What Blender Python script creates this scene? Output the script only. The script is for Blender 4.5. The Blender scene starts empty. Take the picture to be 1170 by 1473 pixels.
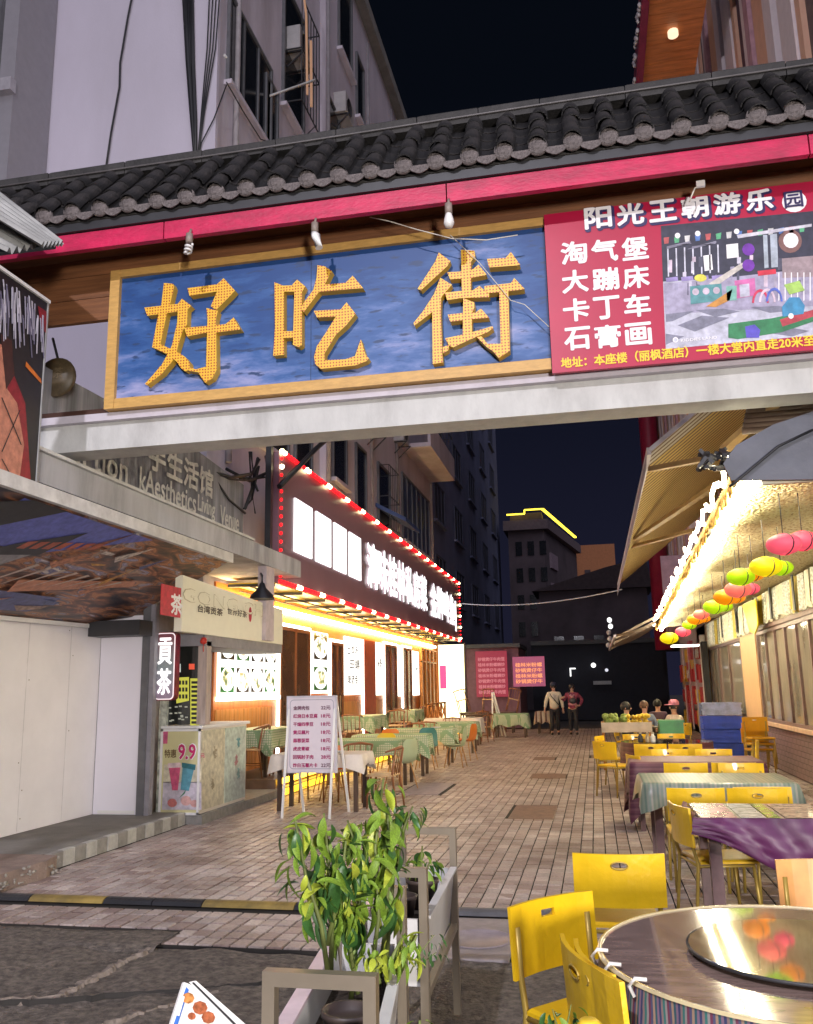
import bpy, bmesh, math, random
from mathutils import Vector, Matrix
random.seed(7)
SC = bpy.context.scene
COL = SC.collection
# ------------------------------------------------------------------ camera
CX, CY, F, H = 585.0, 736.5, 1260.0, 1.62
_yc = Vector((272, -249.5, F)).normalized()
_zc = Vector((-0.019, 1, 0)); _zc.z = -(_zc.x*_yc.x+_zc.y*_yc.y)/_yc.z; _zc.normalize()
_xc = _zc.cross(_yc)
if _xc.x < 0: _xc = -_xc
AX = (_xc, _yc, _zc)                       # street axes seen from the camera
def P(u, v, x=None, y=None, z=None):
    """measured point on a real plane of the street (x, y or z given in metres)"""
    d = Vector((u-CX, CY-v, F)); w = [a.dot(d) for a in AX]
    t = x/w[0] if x is not None else (y/w[1] if y is not None else (z-H)/w[2])
    return Vector((w[0]*t, w[1]*t, w[2]*t+H))
cam = bpy.data.cameras.new('camera'); camo = bpy.data.objects.new('camera', cam); COL.objects.link(camo)
right = Vector([a.x for a in AX]); up = Vector([a.y for a in AX]); fwd = Vector([a.z for a in AX])
camo.matrix_world = Matrix(((right.x, up.x, -fwd.x, 0), (right.y, up.y, -fwd.y, 0), (right.z, up.z, -fwd.z, H), (0, 0, 0, 1)))
cam.sensor_fit = 'HORIZONTAL'; cam.sensor_width = 36; cam.lens = F/1170*36
cam.clip_start = 0.05; cam.clip_end = 500
SC.camera = camo
# ------------------------------------------------------------------ night sky, soft glow of the town
W = bpy.data.worlds.new('World'); SC.world = W; W.use_nodes = True
wn = W.node_tree; wn.nodes.clear()
wo = wn.nodes.new('ShaderNodeOutputWorld'); wb = wn.nodes.new('ShaderNodeBackground')
tc = wn.nodes.new('ShaderNodeTexCoord'); sx = wn.nodes.new('ShaderNodeSeparateXYZ'); rp = wn.nodes.new('ShaderNodeValToRGB')
wn.links.new(tc.outputs['Generated'], sx.inputs[0]); wn.links.new(sx.outputs[2], rp.inputs[0])
rp.color_ramp.elements[0].position = 0.0; rp.color_ramp.elements[0].color = (0.0085, 0.0085, 0.0190, 1)
rp.color_ramp.elements[1].position = 0.6; rp.color_ramp.elements[1].color = (0.0014, 0.0021, 0.0040, 1)
e = rp.color_ramp.elements.new(0.28); e.color = (0.0042, 0.0048, 0.0108, 1)
wn.links.new(rp.outputs[0], wb.inputs[0]); wb.inputs[1].default_value = 1.0
wn.links.new(wb.outputs[0], wo.inputs[0])
# added fill sun: faint, very soft night light from behind the camera
sl = bpy.data.lights.new('added_night_glow', 'SUN'); sl.energy = 0.80; sl.angle = math.radians(70); sl.color = (0.86, 0.84, 1.0)
so = bpy.data.objects.new('added_night_glow', sl); COL.objects.link(so)
so.rotation_euler = Vector((-0.42, 0.66, -0.60)).to_track_quat('-Z', 'Y').to_euler()
SC.view_settings.view_transform = 'Standard'; SC.view_settings.look = 'None'
SC.view_settings.exposure = 0.55; SC.view_settings.gamma = 1.0; SC.view_settings.use_curve_mapping = False
FILL_W = 2300.0  # power of the added fill light behind the viewer
LAMP_W = 4300.0   # power of the assumed, unseen street lamp, used in its builder
SC.render.engine = 'CYCLES'
SC.cycles.use_denoising = True
try: SC.cycles.denoiser = 'OPENIMAGEDENOISE'
except Exception: pass
SC.cycles.max_bounces = 6; SC.cycles.diffuse_bounces = 3; SC.cycles.glossy_bounces = 3
SC.cycles.sample_clamp_indirect = 4.0
SC.cycles.caustics_reflective = False; SC.cycles.caustics_refractive = False
# ------------------------------------------------------------------ materials
MATS = {}
def M(name, col=(.5, .5, .5), rough=.6, metal=0., emit=None, es=0., var=.18, scale=6., bump=0., bscale=40., dirt=0., dirtcol=(.05, .045, .04), coat=0., alpha=1., trans=0., stretch=(1, 1, 1)):
    if name in MATS: return MATS[name]
    m = bpy.data.materials.new(name); m.use_nodes = True; nt = m.node_tree; b = nt.nodes['Principled BSDF']
    N = nt.nodes.new; L = nt.links.new
    b.inputs['Roughness'].default_value = rough; b.inputs['Metallic'].default_value = metal
    if coat: b.inputs['Coat Weight'].default_value = coat; b.inputs['Coat Roughness'].default_value = .04
    if trans: b.inputs['Transmission Weight'].default_value = trans
    if alpha < 1: b.inputs['Alpha'].default_value = alpha
    if emit is not None and es > 0:
        b.inputs['Base Color'].default_value = (*col, 1)
        b.inputs['Emission Color'].default_value = (*emit, 1); b.inputs['Emission Strength'].default_value = es
        MATS[name] = m; return m
    t = N('ShaderNodeTexCoord'); mp = N('ShaderNodeMapping'); mp.inputs['Scale'].default_value = stretch
    L(t.outputs['Object'], mp.inputs[0])
    n = N('ShaderNodeTexNoise'); n.inputs['Scale'].default_value = scale; n.inputs['Detail'].default_value = 6; n.inputs['Roughness'].default_value = .6
    L(mp.outputs[0], n.inputs['Vector'])
    r = N('ShaderNodeValToRGB'); r.color_ramp.elements[0].position = .3; r.color_ramp.elements[1].position = .7
    r.color_ramp.elements[0].color = (*[c*(1-var) for c in col], 1); r.color_ramp.elements[1].color = (*[min(1, c*(1+var)) for c in col], 1)
    L(n.outputs['Fac'], r.inputs[0]); out = r.outputs[0]
    if dirt:
        n2 = N('ShaderNodeTexNoise'); n2.inputs['Scale'].default_value = scale*.35; n2.inputs['Detail'].default_value = 8; n2.inputs['Roughness'].default_value = .7
        L(mp.outputs[0], n2.inputs['Vector'])
        r2 = N('ShaderNodeValToRGB'); r2.color_ramp.elements[0].position = .48; r2.color_ramp.elements[1].position = .75
        r2.color_ramp.elements[0].color = (0, 0, 0, 1); r2.color_ramp.elements[1].color = (dirt, dirt, dirt, 1)
        L(n2.outputs['Fac'], r2.inputs[0])
        mx = N('ShaderNodeMix'); mx.data_type = 'RGBA'; L(r2.outputs[0], mx.inputs[0]); L(out, mx.inputs[6]); mx.inputs[7].default_value = (*dirtcol, 1)
        out = mx.outputs[2]
    L(out, b.inputs['Base Color'])
    if bump:
        n3 = N('ShaderNodeTexNoise'); n3.inputs['Scale'].default_value = bscale; n3.inputs['Detail'].default_value = 4
        L(mp.outputs[0], n3.inputs['Vector'])
        bp = N('ShaderNodeBump'); bp.inputs['Strength'].default_value = bump; bp.inputs['Distance'].default_value = .02
        L(n3.outputs['Fac'], bp.inputs['Height']); L(bp.outputs[0], b.inputs['Normal'])
    MATS[name] = m; return m
def stripes(name, cols, axis, freq, rough=.7, warp=0.05, bump=.1, coat=0.):
    """woven / printed stripes: colours repeat along one axis"""
    m = bpy.data.materials.new(name); m.use_nodes = True; nt = m.node_tree; b = nt.nodes['Principled BSDF']; N = nt.nodes.new; L = nt.links.new
    b.inputs['Roughness'].default_value = rough
    if coat: b.inputs['Coat Weight'].default_value = coat; b.inputs['Coat Roughness'].default_value = .05
    t = N('ShaderNodeTexCoord'); s = N('ShaderNodeSeparateXYZ'); L(t.outputs['Object'], s.inputs[0])
    if axis == 'ang':
        a = N('ShaderNodeMath'); a.operation = 'ARCTAN2'; L(s.outputs[1], a.inputs[0]); L(s.outputs[0], a.inputs[1]); o = a.outputs[0]
    elif axis == 'xy':
        a = N('ShaderNodeMath'); a.operation = 'ADD'; L(s.outputs[1], a.inputs[0]); L(s.outputs[0], a.inputs[1]); o = a.outputs[0]
    else: o = s.outputs['xyz'.index(axis)]
    k = N('ShaderNodeMath'); k.operation = 'MULTIPLY'; k.inputs[1].default_value = freq; L(o, k.inputs[0])
    f = N('ShaderNodeMath'); f.operation = 'FRACT'; L(k.outputs[0], f.inputs[0])
    r = N('ShaderNodeValToRGB'); r.color_ramp.interpolation = 'CONSTANT'
    n = len(cols)
    for i, c in enumerate(cols):
        el = r.color_ramp.elements[i] if i < 2 else r.color_ramp.elements.new(i/n)
        el.position = i/n; el.color = (*c, 1)
    L(f.outputs[0], r.inputs[0])
    nz = N('ShaderNodeTexNoise'); nz.inputs['Scale'].default_value = 9; L(t.outputs['Object'], nz.inputs['Vector'])
    mx = N('ShaderNodeMix'); mx.data_type = 'RGBA'; mx.blend_type = 'MULTIPLY'; mx.inputs[0].default_value = .5; L(r.outputs[0], mx.inputs[6]); L(nz.outputs['Fac'], mx.inputs[7])
    g = N('ShaderNodeMixRGB'); g.blend_type = 'MULTIPLY'; g.inputs[0].default_value = 0; L(mx.outputs[2], g.inputs[1])
    L(g.outputs[0], b.inputs['Base Color'])
    MATS[name] = m; return m
def gingham(name, c1, c2, freq):
    m = bpy.data.materials.new(name); m.use_nodes = True; nt = m.node_tree; b = nt.nodes['Principled BSDF']; N = nt.nodes.new; L = nt.links.new
    b.inputs['Roughness'].default_value = .8
    t = N('ShaderNodeTexCoord'); s = N('ShaderNodeSeparateXYZ'); L(t.outputs['Object'], s.inputs[0]); last = None
    for i in range(3):
        k = N('ShaderNodeMath'); k.operation = 'MULTIPLY'; k.inputs[1].default_value = freq; L(s.outputs[i], k.inputs[0])
        f = N('ShaderNodeMath'); f.operation = 'FRACT'; L(k.outputs[0], f.inputs[0])
        g = N('ShaderNodeMath'); g.operation = 'GREATER_THAN'; g.inputs[1].default_value = .72; L(f.outputs[0], g.inputs[0])
        if last is None: last = g.outputs[0]
        else:
            a = N('ShaderNodeMath'); a.operation = 'MAXIMUM' if i < 9 else 'ADD'; L(last, a.inputs[0]); L(g.outputs[0], a.inputs[1]); last = a.outputs[0]
    mx = N('ShaderNodeMix'); mx.data_type = 'RGBA'; L(last, mx.inputs[0]); mx.inputs[6].default_value = (*c1, 1); mx.inputs[7].default_value = (*c2, 1)
    L(mx.outputs[2], b.inputs['Base Color']); MATS[name] = m; return m
def E(name, col=(1, 1, 1), s=1.): return M(name, col=tuple(c*(.25 if s < 6 else .6) for c in col), emit=col, es=s)
# ------------------------------------------------------------------ mesh kit
class MB:
    def __init__(self): self.v = []; self.f = []; self.s = []
    def add(self, vs, fs, smooth=False):
        o = len(self.v); self.v += [tuple(p) for p in vs]
        for f in fs: self.f.append(tuple(i+o for i in f)); self.s.append(smooth)
        return self
    def box(self, x0, y0, z0, x1, y1, z1):
        if x0 > x1: x0, x1 = x1, x0
        if y0 > y1: y0, y1 = y1, y0
        if z0 > z1: z0, z1 = z1, z0
        return self.add([(x0, y0, z0), (x1, y0, z0), (x1, y1, z0), (x0, y1, z0), (x0, y0, z1), (x1, y0, z1), (x1, y1, z1), (x0, y1, z1)],
                        [(3, 2, 1, 0), (4, 5, 6, 7), (0, 1, 5, 4), (1, 2, 6, 5), (2, 3, 7, 6), (3, 0, 4, 7)])
    def bev(self, x0, y0, z0, x1, y1, z1, b=.01):
        """box with chamfered top edges"""
        if x0 > x1: x0, x1 = x1, x0
        if y0 > y1: y0, y1 = y1, y0
        vs = [(x0, y0, z0), (x1, y0, z0), (x1, y1, z0), (x0, y1, z0), (x0, y0, z1-b), (x1, y0, z1-b), (x1, y1, z1-b), (x0, y1, z1-b),
              (x0+b, y0+b, z1), (x1-b, y0+b, z1), (x1-b, y1-b, z1), (x0+b, y1-b, z1)]
        fs = [(0, 1, 5, 4), (1, 2, 6, 5), (2, 3, 7, 6), (3, 0, 4, 7), (4, 5, 9, 8), (5, 6, 10, 9), (6, 7, 11, 10), (7, 4, 8, 11), (8, 9, 10, 11), (3, 2, 1, 0)]
        return self.add(vs, fs)
    def beam(self, a, b, w, h, upv=(0, 0, 1)):
        a = Vector(a); b = Vector(b); d = (b-a).normalized(); u = Vector(upv)
        if abs(d.dot(u)) > .98: u = Vector((0, 1, 0))
        s = d.cross(u).normalized()*w/2; t = s.cross(d).normalized()*h/2
        return self.add([a-s-t, a+s-t, a+s+t, a-s+t, b-s-t, b+s-t, b+s+t, b-s+t],
                        [(0, 3, 2, 1), (4, 5, 6, 7), (0, 1, 5, 4), (1, 2, 6, 5), (2, 3, 7, 6), (3, 0, 4, 7)])
    def tube(self, pts, r, n=6, cap=True):
        pts = [Vector(p) for p in pts]; rs = r if isinstance(r, (list, tuple)) else [r]*len(pts); vs = []; fs = []
        for i, p in enumerate(pts):
            d = (pts[min(i+1, len(pts)-1)]-pts[max(i-1, 0)]).normalized()
            u = Vector((0, 0, 1)) if abs(d.z) < .95 else Vector((0, 1, 0))
            s = d.cross(u).normalized(); t = s.cross(d)
            for k in range(n):
                a = 2*math.pi*k/n; vs.append(p+(s*math.cos(a)+t*math.sin(a))*rs[i])
        for i in range(len(pts)-1):
            for k in range(n): fs.append((i*n+k, i*n+(k+1) % n, (i+1)*n+(k+1) % n, (i+1)*n+k))
        self.add(vs, fs, True)
        if cap:
            o = len(self.v)-len(vs); self.f.append(tuple(o+k for k in range(n))[::-1]); self.s.append(False)
            self.f.append(tuple(o+(len(pts)-1)*n+k for k in range(n))); self.s.append(False)
        return self
    def lathe(self, prof, c=(0, 0, 0), n=16, sx=1., sy=1., smooth=True):
        vs = []; fs = []
        for (r, z) in prof:
            for k in range(n):
                a = 2*math.pi*k/n; vs.append((c[0]+r*sx*math.cos(a), c[1]+r*sy*math.sin(a), c[2]+z))
        for i in range(len(prof)-1):
            for k in range(n): fs.append((i*n+k, i*n+(k+1) % n, (i+1)*n+(k+1) % n, (i+1)*n+k))
        return self.add(vs, fs, smooth)
    def ball(self, c, rx, ry, rz, n=10, m=6):
        return self.lathe([(math.sin(math.pi*i/m)*1, -rz*math.cos(math.pi*i/m)) for i in range(m+1)], c, n, rx, ry)
    def quad(self, a, b, c, d): return self.add([a, b, c, d], [(0, 1, 2, 3)])
    def prism(self, pts, o, du, dv, depth):
        """polygon (u,v) in the plane o + u*du + v*dv, extruded along the plane normal by depth"""
        o = Vector(o); du = Vector(du); dv = Vector(dv); nrm = du.cross(dv).normalized()
        ar = sum(pts[i][0]*pts[(i+1) % len(pts)][1]-pts[(i+1) % len(pts)][0]*pts[i][1] for i in range(len(pts)))
        if ar < 0: pts = pts[::-1]
        n = len(pts); A = [o+du*p[0]+dv*p[1] for p in pts]; B = [a+nrm*depth for a in A]
        return self.add(A+B, [tuple(range(n))[::-1], tuple(range(n, 2*n))]+[(i, (i+1) % n, n+(i+1) % n, n+i) for i in range(n)])
    def mesh(self, name, m):
        me = bpy.data.meshes.new(name); me.from_pydata(self.v, [], self.f); me.polygons.foreach_set('use_smooth', self.s)
        if m: me.materials.append(m)
        me.update(); return me
    def build(self, name, m, parent=None, world=True):
        return obj(name, self.mesh(name, m), parent, world)
WM = {}
def wm(o): return WM.get(o.name, Matrix())
def obj(name, me, parent=None, world=True):
    o = bpy.data.objects.new(name, me); COL.objects.link(o)
    if parent:
        o.parent = parent
        if world: o.matrix_parent_inverse = wm(parent).inverted(); WM[o.name] = Matrix()
        else: WM[o.name] = wm(parent)
    return o
def tag(o, label, cat, group=None, kind=None):
    if label: o['label'] = label
    if cat: o['category'] = cat
    if group: o['group'] = group
    if kind: o['kind'] = kind
    return o
def thing(name, label, cat, loc=(0, 0, 0), rz=0., group=None, local=False):
    o = bpy.data.objects.new(name, None); COL.objects.link(o); o.location = loc; o.rotation_euler = (0, 0, rz)
    o.empty_display_size = .1
    WM[o.name] = Matrix.Translation(Vector(loc)) @ Matrix.Rotation(rz, 4, 'Z')
    return tag(o, label, cat, group)
def struct(name, mb, m): o = mb.build(name, m); o['kind'] = 'structure'; return o
def copy_tree(o, parent=None):
    c = o.copy(); COL.objects.link(c); c.parent = parent
    for ch in [x for x in o.children]: copy_tree(ch, c)
    return c
def place(proto, used, loc, rz, label, group):
    if not used: o = proto
    else: o = copy_tree(proto)
    used.append(1); o.location = loc; o.rotation_euler = (0, 0, rz); o['label'] = label
    if group: o['group'] = group
    return o
# lettering ---------------------------------------------------------
TXT = {}
def text(body, o, du, dv, height, m, parent, width=None, depth=.004, bold=0., name='lettering', align='l', heavy=0.):
    key = (body, bold)
    if key not in TXT:
        cu = bpy.data.curves.new('lettering', 'FONT'); cu.body = body; cu.size = 1; cu.offset = bold; cu.resolution_u = 2
        to = bpy.data.objects.new('lettering_src', cu); COL.objects.link(to); bpy.context.view_layer.update()
        dg = bpy.context.evaluated_depsgraph_get(); me = to.evaluated_get(dg).to_mesh()
        vs = [v.co.copy() for v in me.vertices]; fs = [tuple(p.vertices) for p in me.polygons]
        to.evaluated_get(dg).to_mesh_clear(); bpy.data.objects.remove(to); bpy.data.curves.remove(cu); TXT[key] = (vs, fs)
    vs, fs = TXT[key]
    if not vs: return None
    x0 = min(v.x for v in vs); x1 = max(v.x for v in vs); y0 = min(v.y for v in vs); y1 = max(v.y for v in vs)
    sy = height/(y1-y0); sxx = sy if width is None else width/(x1-x0)
    o = Vector(o); du = Vector(du).normalized(); dv = Vector(dv).normalized(); nr = du.cross(dv)
    if align == 'c': o = o-du*(x1-x0)*sxx/2
    mb = MB(); k = height*heavy
    for j, (a, b) in enumerate([(0, 0), (1, 0), (-1, 0), (0, 1), (0, -1), (.7, .7), (-.7, -.7), (.7, -.7), (-.7, .7)] if heavy else [(0, 0)]):
        mb.add([o+du*((v.x-x0)*sxx+a*k)+dv*((v.y-y0)*sy+b*k)+nr*(depth+.0004*j) for v in vs], fs)
    return mb.build(name, m, parent)
XP, XN, YP, YN, ZP = Vector((1, 0, 0)), Vector((-1, 0, 0)), Vector((0, 1, 0)), Vector((0, -1, 0)), Vector((0, 0, 1))
# ================================================================== MATERIALS
m_paver = None
def paver_mat():
    m = bpy.data.materials.new('paver_concrete'); m.use_nodes = True; nt = m.node_tree; b = nt.nodes['Principled BSDF']; N = nt.nodes.new; L = nt.links.new
    g = N('ShaderNodeNewGeometry'); s = N('ShaderNodeVectorMath'); s.operation = 'DIVIDE'; s.inputs[1].default_value = (.122, .17, 1); L(g.outputs['Position'], s.inputs[0])
    f = N('ShaderNodeVectorMath'); f.operation = 'FLOOR'; L(s.outputs[0], f.inputs[0])
    sz = N('ShaderNodeVectorMath'); sz.operation = 'MULTIPLY'; sz.inputs[1].default_value = (1, 1, 0); L(f.outputs[0], sz.inputs[0])
    w = N('ShaderNodeTexWhiteNoise'); L(sz.outputs[0], w.inputs[0])
    r = N('ShaderNodeValToRGB'); e = r.color_ramp.elements
    e[0].color = (.32, .235, .215, 1); e[1].color = (.66, .57, .53, 1); e[1].position = 1
    for p, c in ((.25, (.44, .35, .32)), (.5, (.50, .405, .37)), (.75, (.47, .41, .39))): q = e.new(p); q.color = (*c, 1)
    L(w.outputs['Value'], r.inputs[0])
    n = N('ShaderNodeTexNoise'); n.inputs['Scale'].default_value = .9; n.inputs['Detail'].default_value = 9; n.inputs['Roughness'].default_value = .7; L(g.outputs['Position'], n.inputs['Vector'])
    r2 = N('ShaderNodeValToRGB'); r2.color_ramp.elements[0].position = .34; r2.color_ramp.elements[1].position = .66; r2.color_ramp.elements[0].color = (.50, .45, .43, 1); r2.color_ramp.elements[1].color = (1.1, 1.1, 1.1, 1)
    L(n.outputs['Fac'], r2.inputs[0])
    n4 = N('ShaderNodeTexNoise'); n4.inputs['Scale'].default_value = 45; n4.inputs['Detail'].default_value = 5; L(g.outputs['Position'], n4.inputs['Vector'])
    mx = N('ShaderNodeMix'); mx.data_type = 'RGBA'; mx.blend_type = 'MULTIPLY'; mx.inputs[0].default_value = 1; L(r.outputs[0], mx.inputs[6]); L(r2.outputs[0], mx.inputs[7])
    r4 = N('ShaderNodeValToRGB'); r4.color_ramp.elements[0].position = .3; r4.color_ramp.elements[1].position = .6; r4.color_ramp.elements[0].color = (.7, .7, .7, 1); r4.color_ramp.elements[1].color = (1, 1, 1, 1); L(n4.outputs['Fac'], r4.inputs[0])
    m2 = N('ShaderNodeMix'); m2.data_type = 'RGBA'; m2.blend_type = 'MULTIPLY'; m2.inputs[0].default_value = 1; L(mx.outputs[2], m2.inputs[6]); L(r4.outputs[0], m2.inputs[7])
    L(m2.outputs[2], b.inputs['Base Color']); b.inputs['Roughness'].default_value = .40
    bp = N('ShaderNodeBump'); bp.inputs['Strength'].default_value = .35; bp.inputs['Distance'].default_value = .01; L(n4.outputs['Fac'], bp.inputs['Height']); L(bp.outputs[0], b.inputs['Normal'])
    return m
m_paver = paver_mat()
m_joint = M('joint_grit', (.020, .017, .015), .95)
m_asph = M('old_asphalt', (.125, .105, .09), .85, var=.6, scale=22, bump=1., bscale=55, dirt=.85, dirtcol=(.04, .034, .03))
m_mortar = M('cracked_mortar', (.19, .155, .13), .9, var=.3, scale=20, bump=.6)
m_conc = M('grey_concrete', (.20, .19, .175), .85, var=.2, scale=3, bump=.3, dirt=.5, dirtcol=(.10, .09, .085))
m_slabc = M('weathered_concrete', (.46, .46, .49), .85, var=.22, scale=2.2, bump=.25, dirt=.9, dirtcol=(.11, .11, .125), stretch=(1, 1, .25))
m_dark = M('dark_metal', (.03, .03, .034), .5)
m_steel = M('brushed_steel_tube', (.33, .28, .215), .38, metal=.65, var=.1)
m_whitep = M('white_paint', (.78, .77, .75), .5, var=.04)
m_wallw = M('white_render_wall', (.55, .505, .585), .8, var=.05, scale=1.2, bump=.12, dirt=.25, dirtcol=(.45, .40, .43), stretch=(1, 1, .4))
m_wallg = M('grey_stained_wall', (.54, .49, .55), .85, var=.14, scale=1.3, bump=.2, dirt=.6, dirtcol=(.25, .20, .21), stretch=(1, 1, .3))
m_wallb = M('dark_blue_grey_wall', (.13, .14, .24), .85, var=.2, scale=.6)
m_glassd = M('dark_window_glass', (.012, .014, .018), .12, var=.3, scale=2)
m_frame = M('window_frame_metal', (.12, .12, .13), .5)
m_beam = M('pale_painted_beam', (.55, .55, .53), .7, var=.10, scale=3.5, bump=.3, bscale=10, dirt=.6, dirtcol=(.27, .26, .25), stretch=(1.3, 1, .6))
m_pink = M('magenta_painted_fascia', (.52, .012, .075), .5, var=.22, scale=3, bump=.25, bscale=12, dirt=.75, dirtcol=(.22, .02, .045), stretch=(1.5, 1, 4))
m_tile = M('black_clay_tile', (.010, .009, .010), .62, var=.5, scale=9, bump=.6, bscale=50, dirt=.6, dirtcol=(.10, .085, .08))
m_tilee = M('grey_moulded_tile_end', (.14, .118, .115), .6, var=.4, scale=30, bump=1., bscale=60)
m_wood = M('brown_fascia_timber', (.19, .075, .028), .55, var=.35, scale=3, stretch=(.5, 3, 9), bump=.25)
m_woodd = M('dark_timber', (.055, .022, .014), .55, var=.35, scale=3, stretch=(.5, 3, 9))
m_goldf = M('gold_painted_frame', (.58, .34, .10), .5, var=.14, scale=12, dirt=.35, dirtcol=(.40, .20, .05), stretch=(1, 1, 4))
m_ledw = E('white_led_light', (1, .93, .82), 5.)
m_ledy = E('warm_yellow_led_strip', (1, .62, .16), 20.)
m_yellow = M('yellow_lacquered_chair', (.80, .50, .01), .36, var=.10, scale=4, coat=.15, dirt=.45, dirtcol=(.46, .26, .02), bump=.15, bscale=25)
m_yleg = M('yellow_brown_chair_tube', (.42, .29, .06), .4, metal=.3)

def sign_blue():
    m = bpy.data.materials.new('weathered_shaded_blue_panel'); m.use_nodes = True; nt = m.node_tree; b = nt.nodes['Principled BSDF']; N = nt.nodes.new; L = nt.links.new
    t = N('ShaderNodeTexCoord'); mp = N('ShaderNodeMapping'); mp.inputs['Scale'].default_value = (.5, 1, 1.9); L(t.outputs['Object'], mp.inputs[0])
    n = N('ShaderNodeTexNoise'); n.inputs['Scale'].default_value = 2.3; n.inputs['Detail'].default_value = 10; n.inputs['Roughness'].default_value = .62; L(mp.outputs[0], n.inputs[0])
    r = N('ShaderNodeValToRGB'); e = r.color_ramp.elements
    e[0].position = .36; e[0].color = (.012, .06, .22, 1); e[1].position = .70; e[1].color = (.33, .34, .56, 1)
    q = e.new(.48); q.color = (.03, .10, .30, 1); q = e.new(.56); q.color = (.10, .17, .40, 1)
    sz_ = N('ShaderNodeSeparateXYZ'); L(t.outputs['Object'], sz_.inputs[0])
    mr_ = N('ShaderNodeMapRange'); L(sz_.outputs[2], mr_.inputs[0]); mr_.inputs[1].default_value = 4.35; mr_.inputs[2].default_value = 5.55; mr_.inputs[3].default_value = .055; mr_.inputs[4].default_value = -.15  # eave shade painted into the weathered blue, deeper towards the top
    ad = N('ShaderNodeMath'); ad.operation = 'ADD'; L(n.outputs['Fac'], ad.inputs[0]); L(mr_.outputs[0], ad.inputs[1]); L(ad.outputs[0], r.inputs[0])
    n2 = N('ShaderNodeTexNoise'); n2.inputs['Scale'].default_value = 11; n2.inputs['Detail'].default_value = 6; L(mp.outputs[0], n2.inputs[0])
    r2 = N('ShaderNodeValToRGB'); r2.color_ramp.elements[0].position = .575; r2.color_ramp.elements[1].position = .66; L(n2.outputs['Fac'], r2.inputs[0])
    mx = N('ShaderNodeMix'); mx.data_type = 'RGBA'; L(r2.outputs[0], mx.inputs[0]); L(r.outputs[0], mx.inputs[6]); mx.inputs[7].default_value = (.02, .05, .14, 1)
    L(mx.outputs[2], b.inputs['Base Color']); b.inputs['Roughness'].default_value = .5
    return m
def dotted_gold():
    m = bpy.data.materials.new('gold_letter_with_red_lamps'); m.use_nodes = True; nt = m.node_tree; b = nt.nodes['Principled BSDF']; N = nt.nodes.new; L = nt.links.new
    t = N('ShaderNodeTexCoord'); v = N('ShaderNodeTexVoronoi'); v.voronoi_dimensions = '2D'; v.inputs['Scale'].default_value = 36; v.inputs['Randomness'].default_value = .12
    s = N('ShaderNodeSeparateXYZ'); c = N('ShaderNodeCombineXYZ'); L(t.outputs['Object'], s.inputs[0]); L(s.outputs[0], c.inputs[0]); L(s.outputs[2], c.inputs[1]); L(c.outputs[0], v.inputs['Vector'])
    g = N('ShaderNodeMath'); g.operation = 'LESS_THAN'; g.inputs[1].default_value = .27; L(v.outputs['Distance'], g.inputs[0])
    mx = N('ShaderNodeMix'); mx.data_type = 'RGBA'; L(g.outputs[0], mx.inputs[0]); mx.inputs[6].default_value = (.80, .47, .04, 1); mx.inputs[7].default_value = (.42, .05, .02, 1)
    L(mx.outputs[2], b.inputs['Base Color']); b.inputs['Roughness'].default_value = .45; return m
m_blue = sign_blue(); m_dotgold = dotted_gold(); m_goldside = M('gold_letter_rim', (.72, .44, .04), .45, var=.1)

# ================================================================== GROUND
g = MB(); g.box(-60, -20, -.6, 60, 140, -.045); struct('ground', g, M('dark_ground', (.09, .08, .075), .9))
def rnd2(x, y): return math.sin(x*3.1+y*1.7)*.5+math.sin(x*7.7-y*5.3+1)*.3+math.sin(x*17+y*13.1)*.2
g = MB(); nx, ny = 150, 110; vs = []; fs = []
for j in range(ny+1):
    for i in range(nx+1):
        x = -9+14*i/nx; y = -6+11.78*j/ny
        edge = 5.72+(.28*max(0, min(1, (-3.35-x)/.3)) if x < -3.1 else 0)
        y = min(y, edge) if j == ny else y*(edge+6)/(5.78+6)-6*(1-(edge+6)/(11.78)) if False else y
        h = .014*rnd2(x, y)+.010*rnd2(x*4, y*4)+random.uniform(-.005, .005)
        if x < -3.2 and y > 3.6: h += .03*min(1, (-3.2-x)/.6)
        vs.append((x, y, h-.018))
for j in range(ny):
    for i in range(nx):
        a = j*(nx+1)+i; fs.append((a, a+1, a+nx+2, a+nx+1))
g.add(vs, fs, True); road = struct('road', g, m_asph)
# pale broken seams in the old asphalt
def seam(pts, w):
    g = MB(); vs = []; fs = []; n = len(pts)
    for i, p in enumerate(pts):
        q = pts[min(i+1, n-1)]; o = pts[max(i-1, 0)]; d = Vector((q[0]-o[0], q[1]-o[1], 0)).normalized(); s = Vector((-d.y, d.x, 0))
        ww = w*random.uniform(.4, 1.3)*(0.3 if i in (0, n-1) else 1)
        for k, hh in ((-1, -.03), (-.4, .0), (.4, .003), (1, -.03)): vs.append(Vector((p[0], p[1], hh+random.uniform(-.004, .006)))+s*ww*k)
    for i in range(n-1):
        for k in range(3): fs.append((i*4+k, i*4+k+1, i*4+5+k, i*4+4+k))
    g.add(vs, fs); return g
def wig(a, b, n, w):
    return [(a[0]+(b[0]-a[0])*i/n+random.uniform(-w, w), a[1]+(b[1]-a[1])*i/n+random.uniform(-w, w)) for i in range(n+1)]
sg = seam(wig((-2.95, 5.72), (-3.0, 4.75), 40, .022)+wig((-3.05, 4.72), (-3.5, 4.55), 14, .02), .034)
s2 = seam(wig((-2.15, 4.95), (-2.52, 4.42), 26, .016), .018); sg.add(s2.v, s2.f)
s3 = seam(wig((-2.52, 4.42), (-2.6, 3.9), 16, .014), .013); sg.add(s3.v, s3.f)
o = sg.build('mortar_seam', m_mortar, road)
ck = MB()
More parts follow.
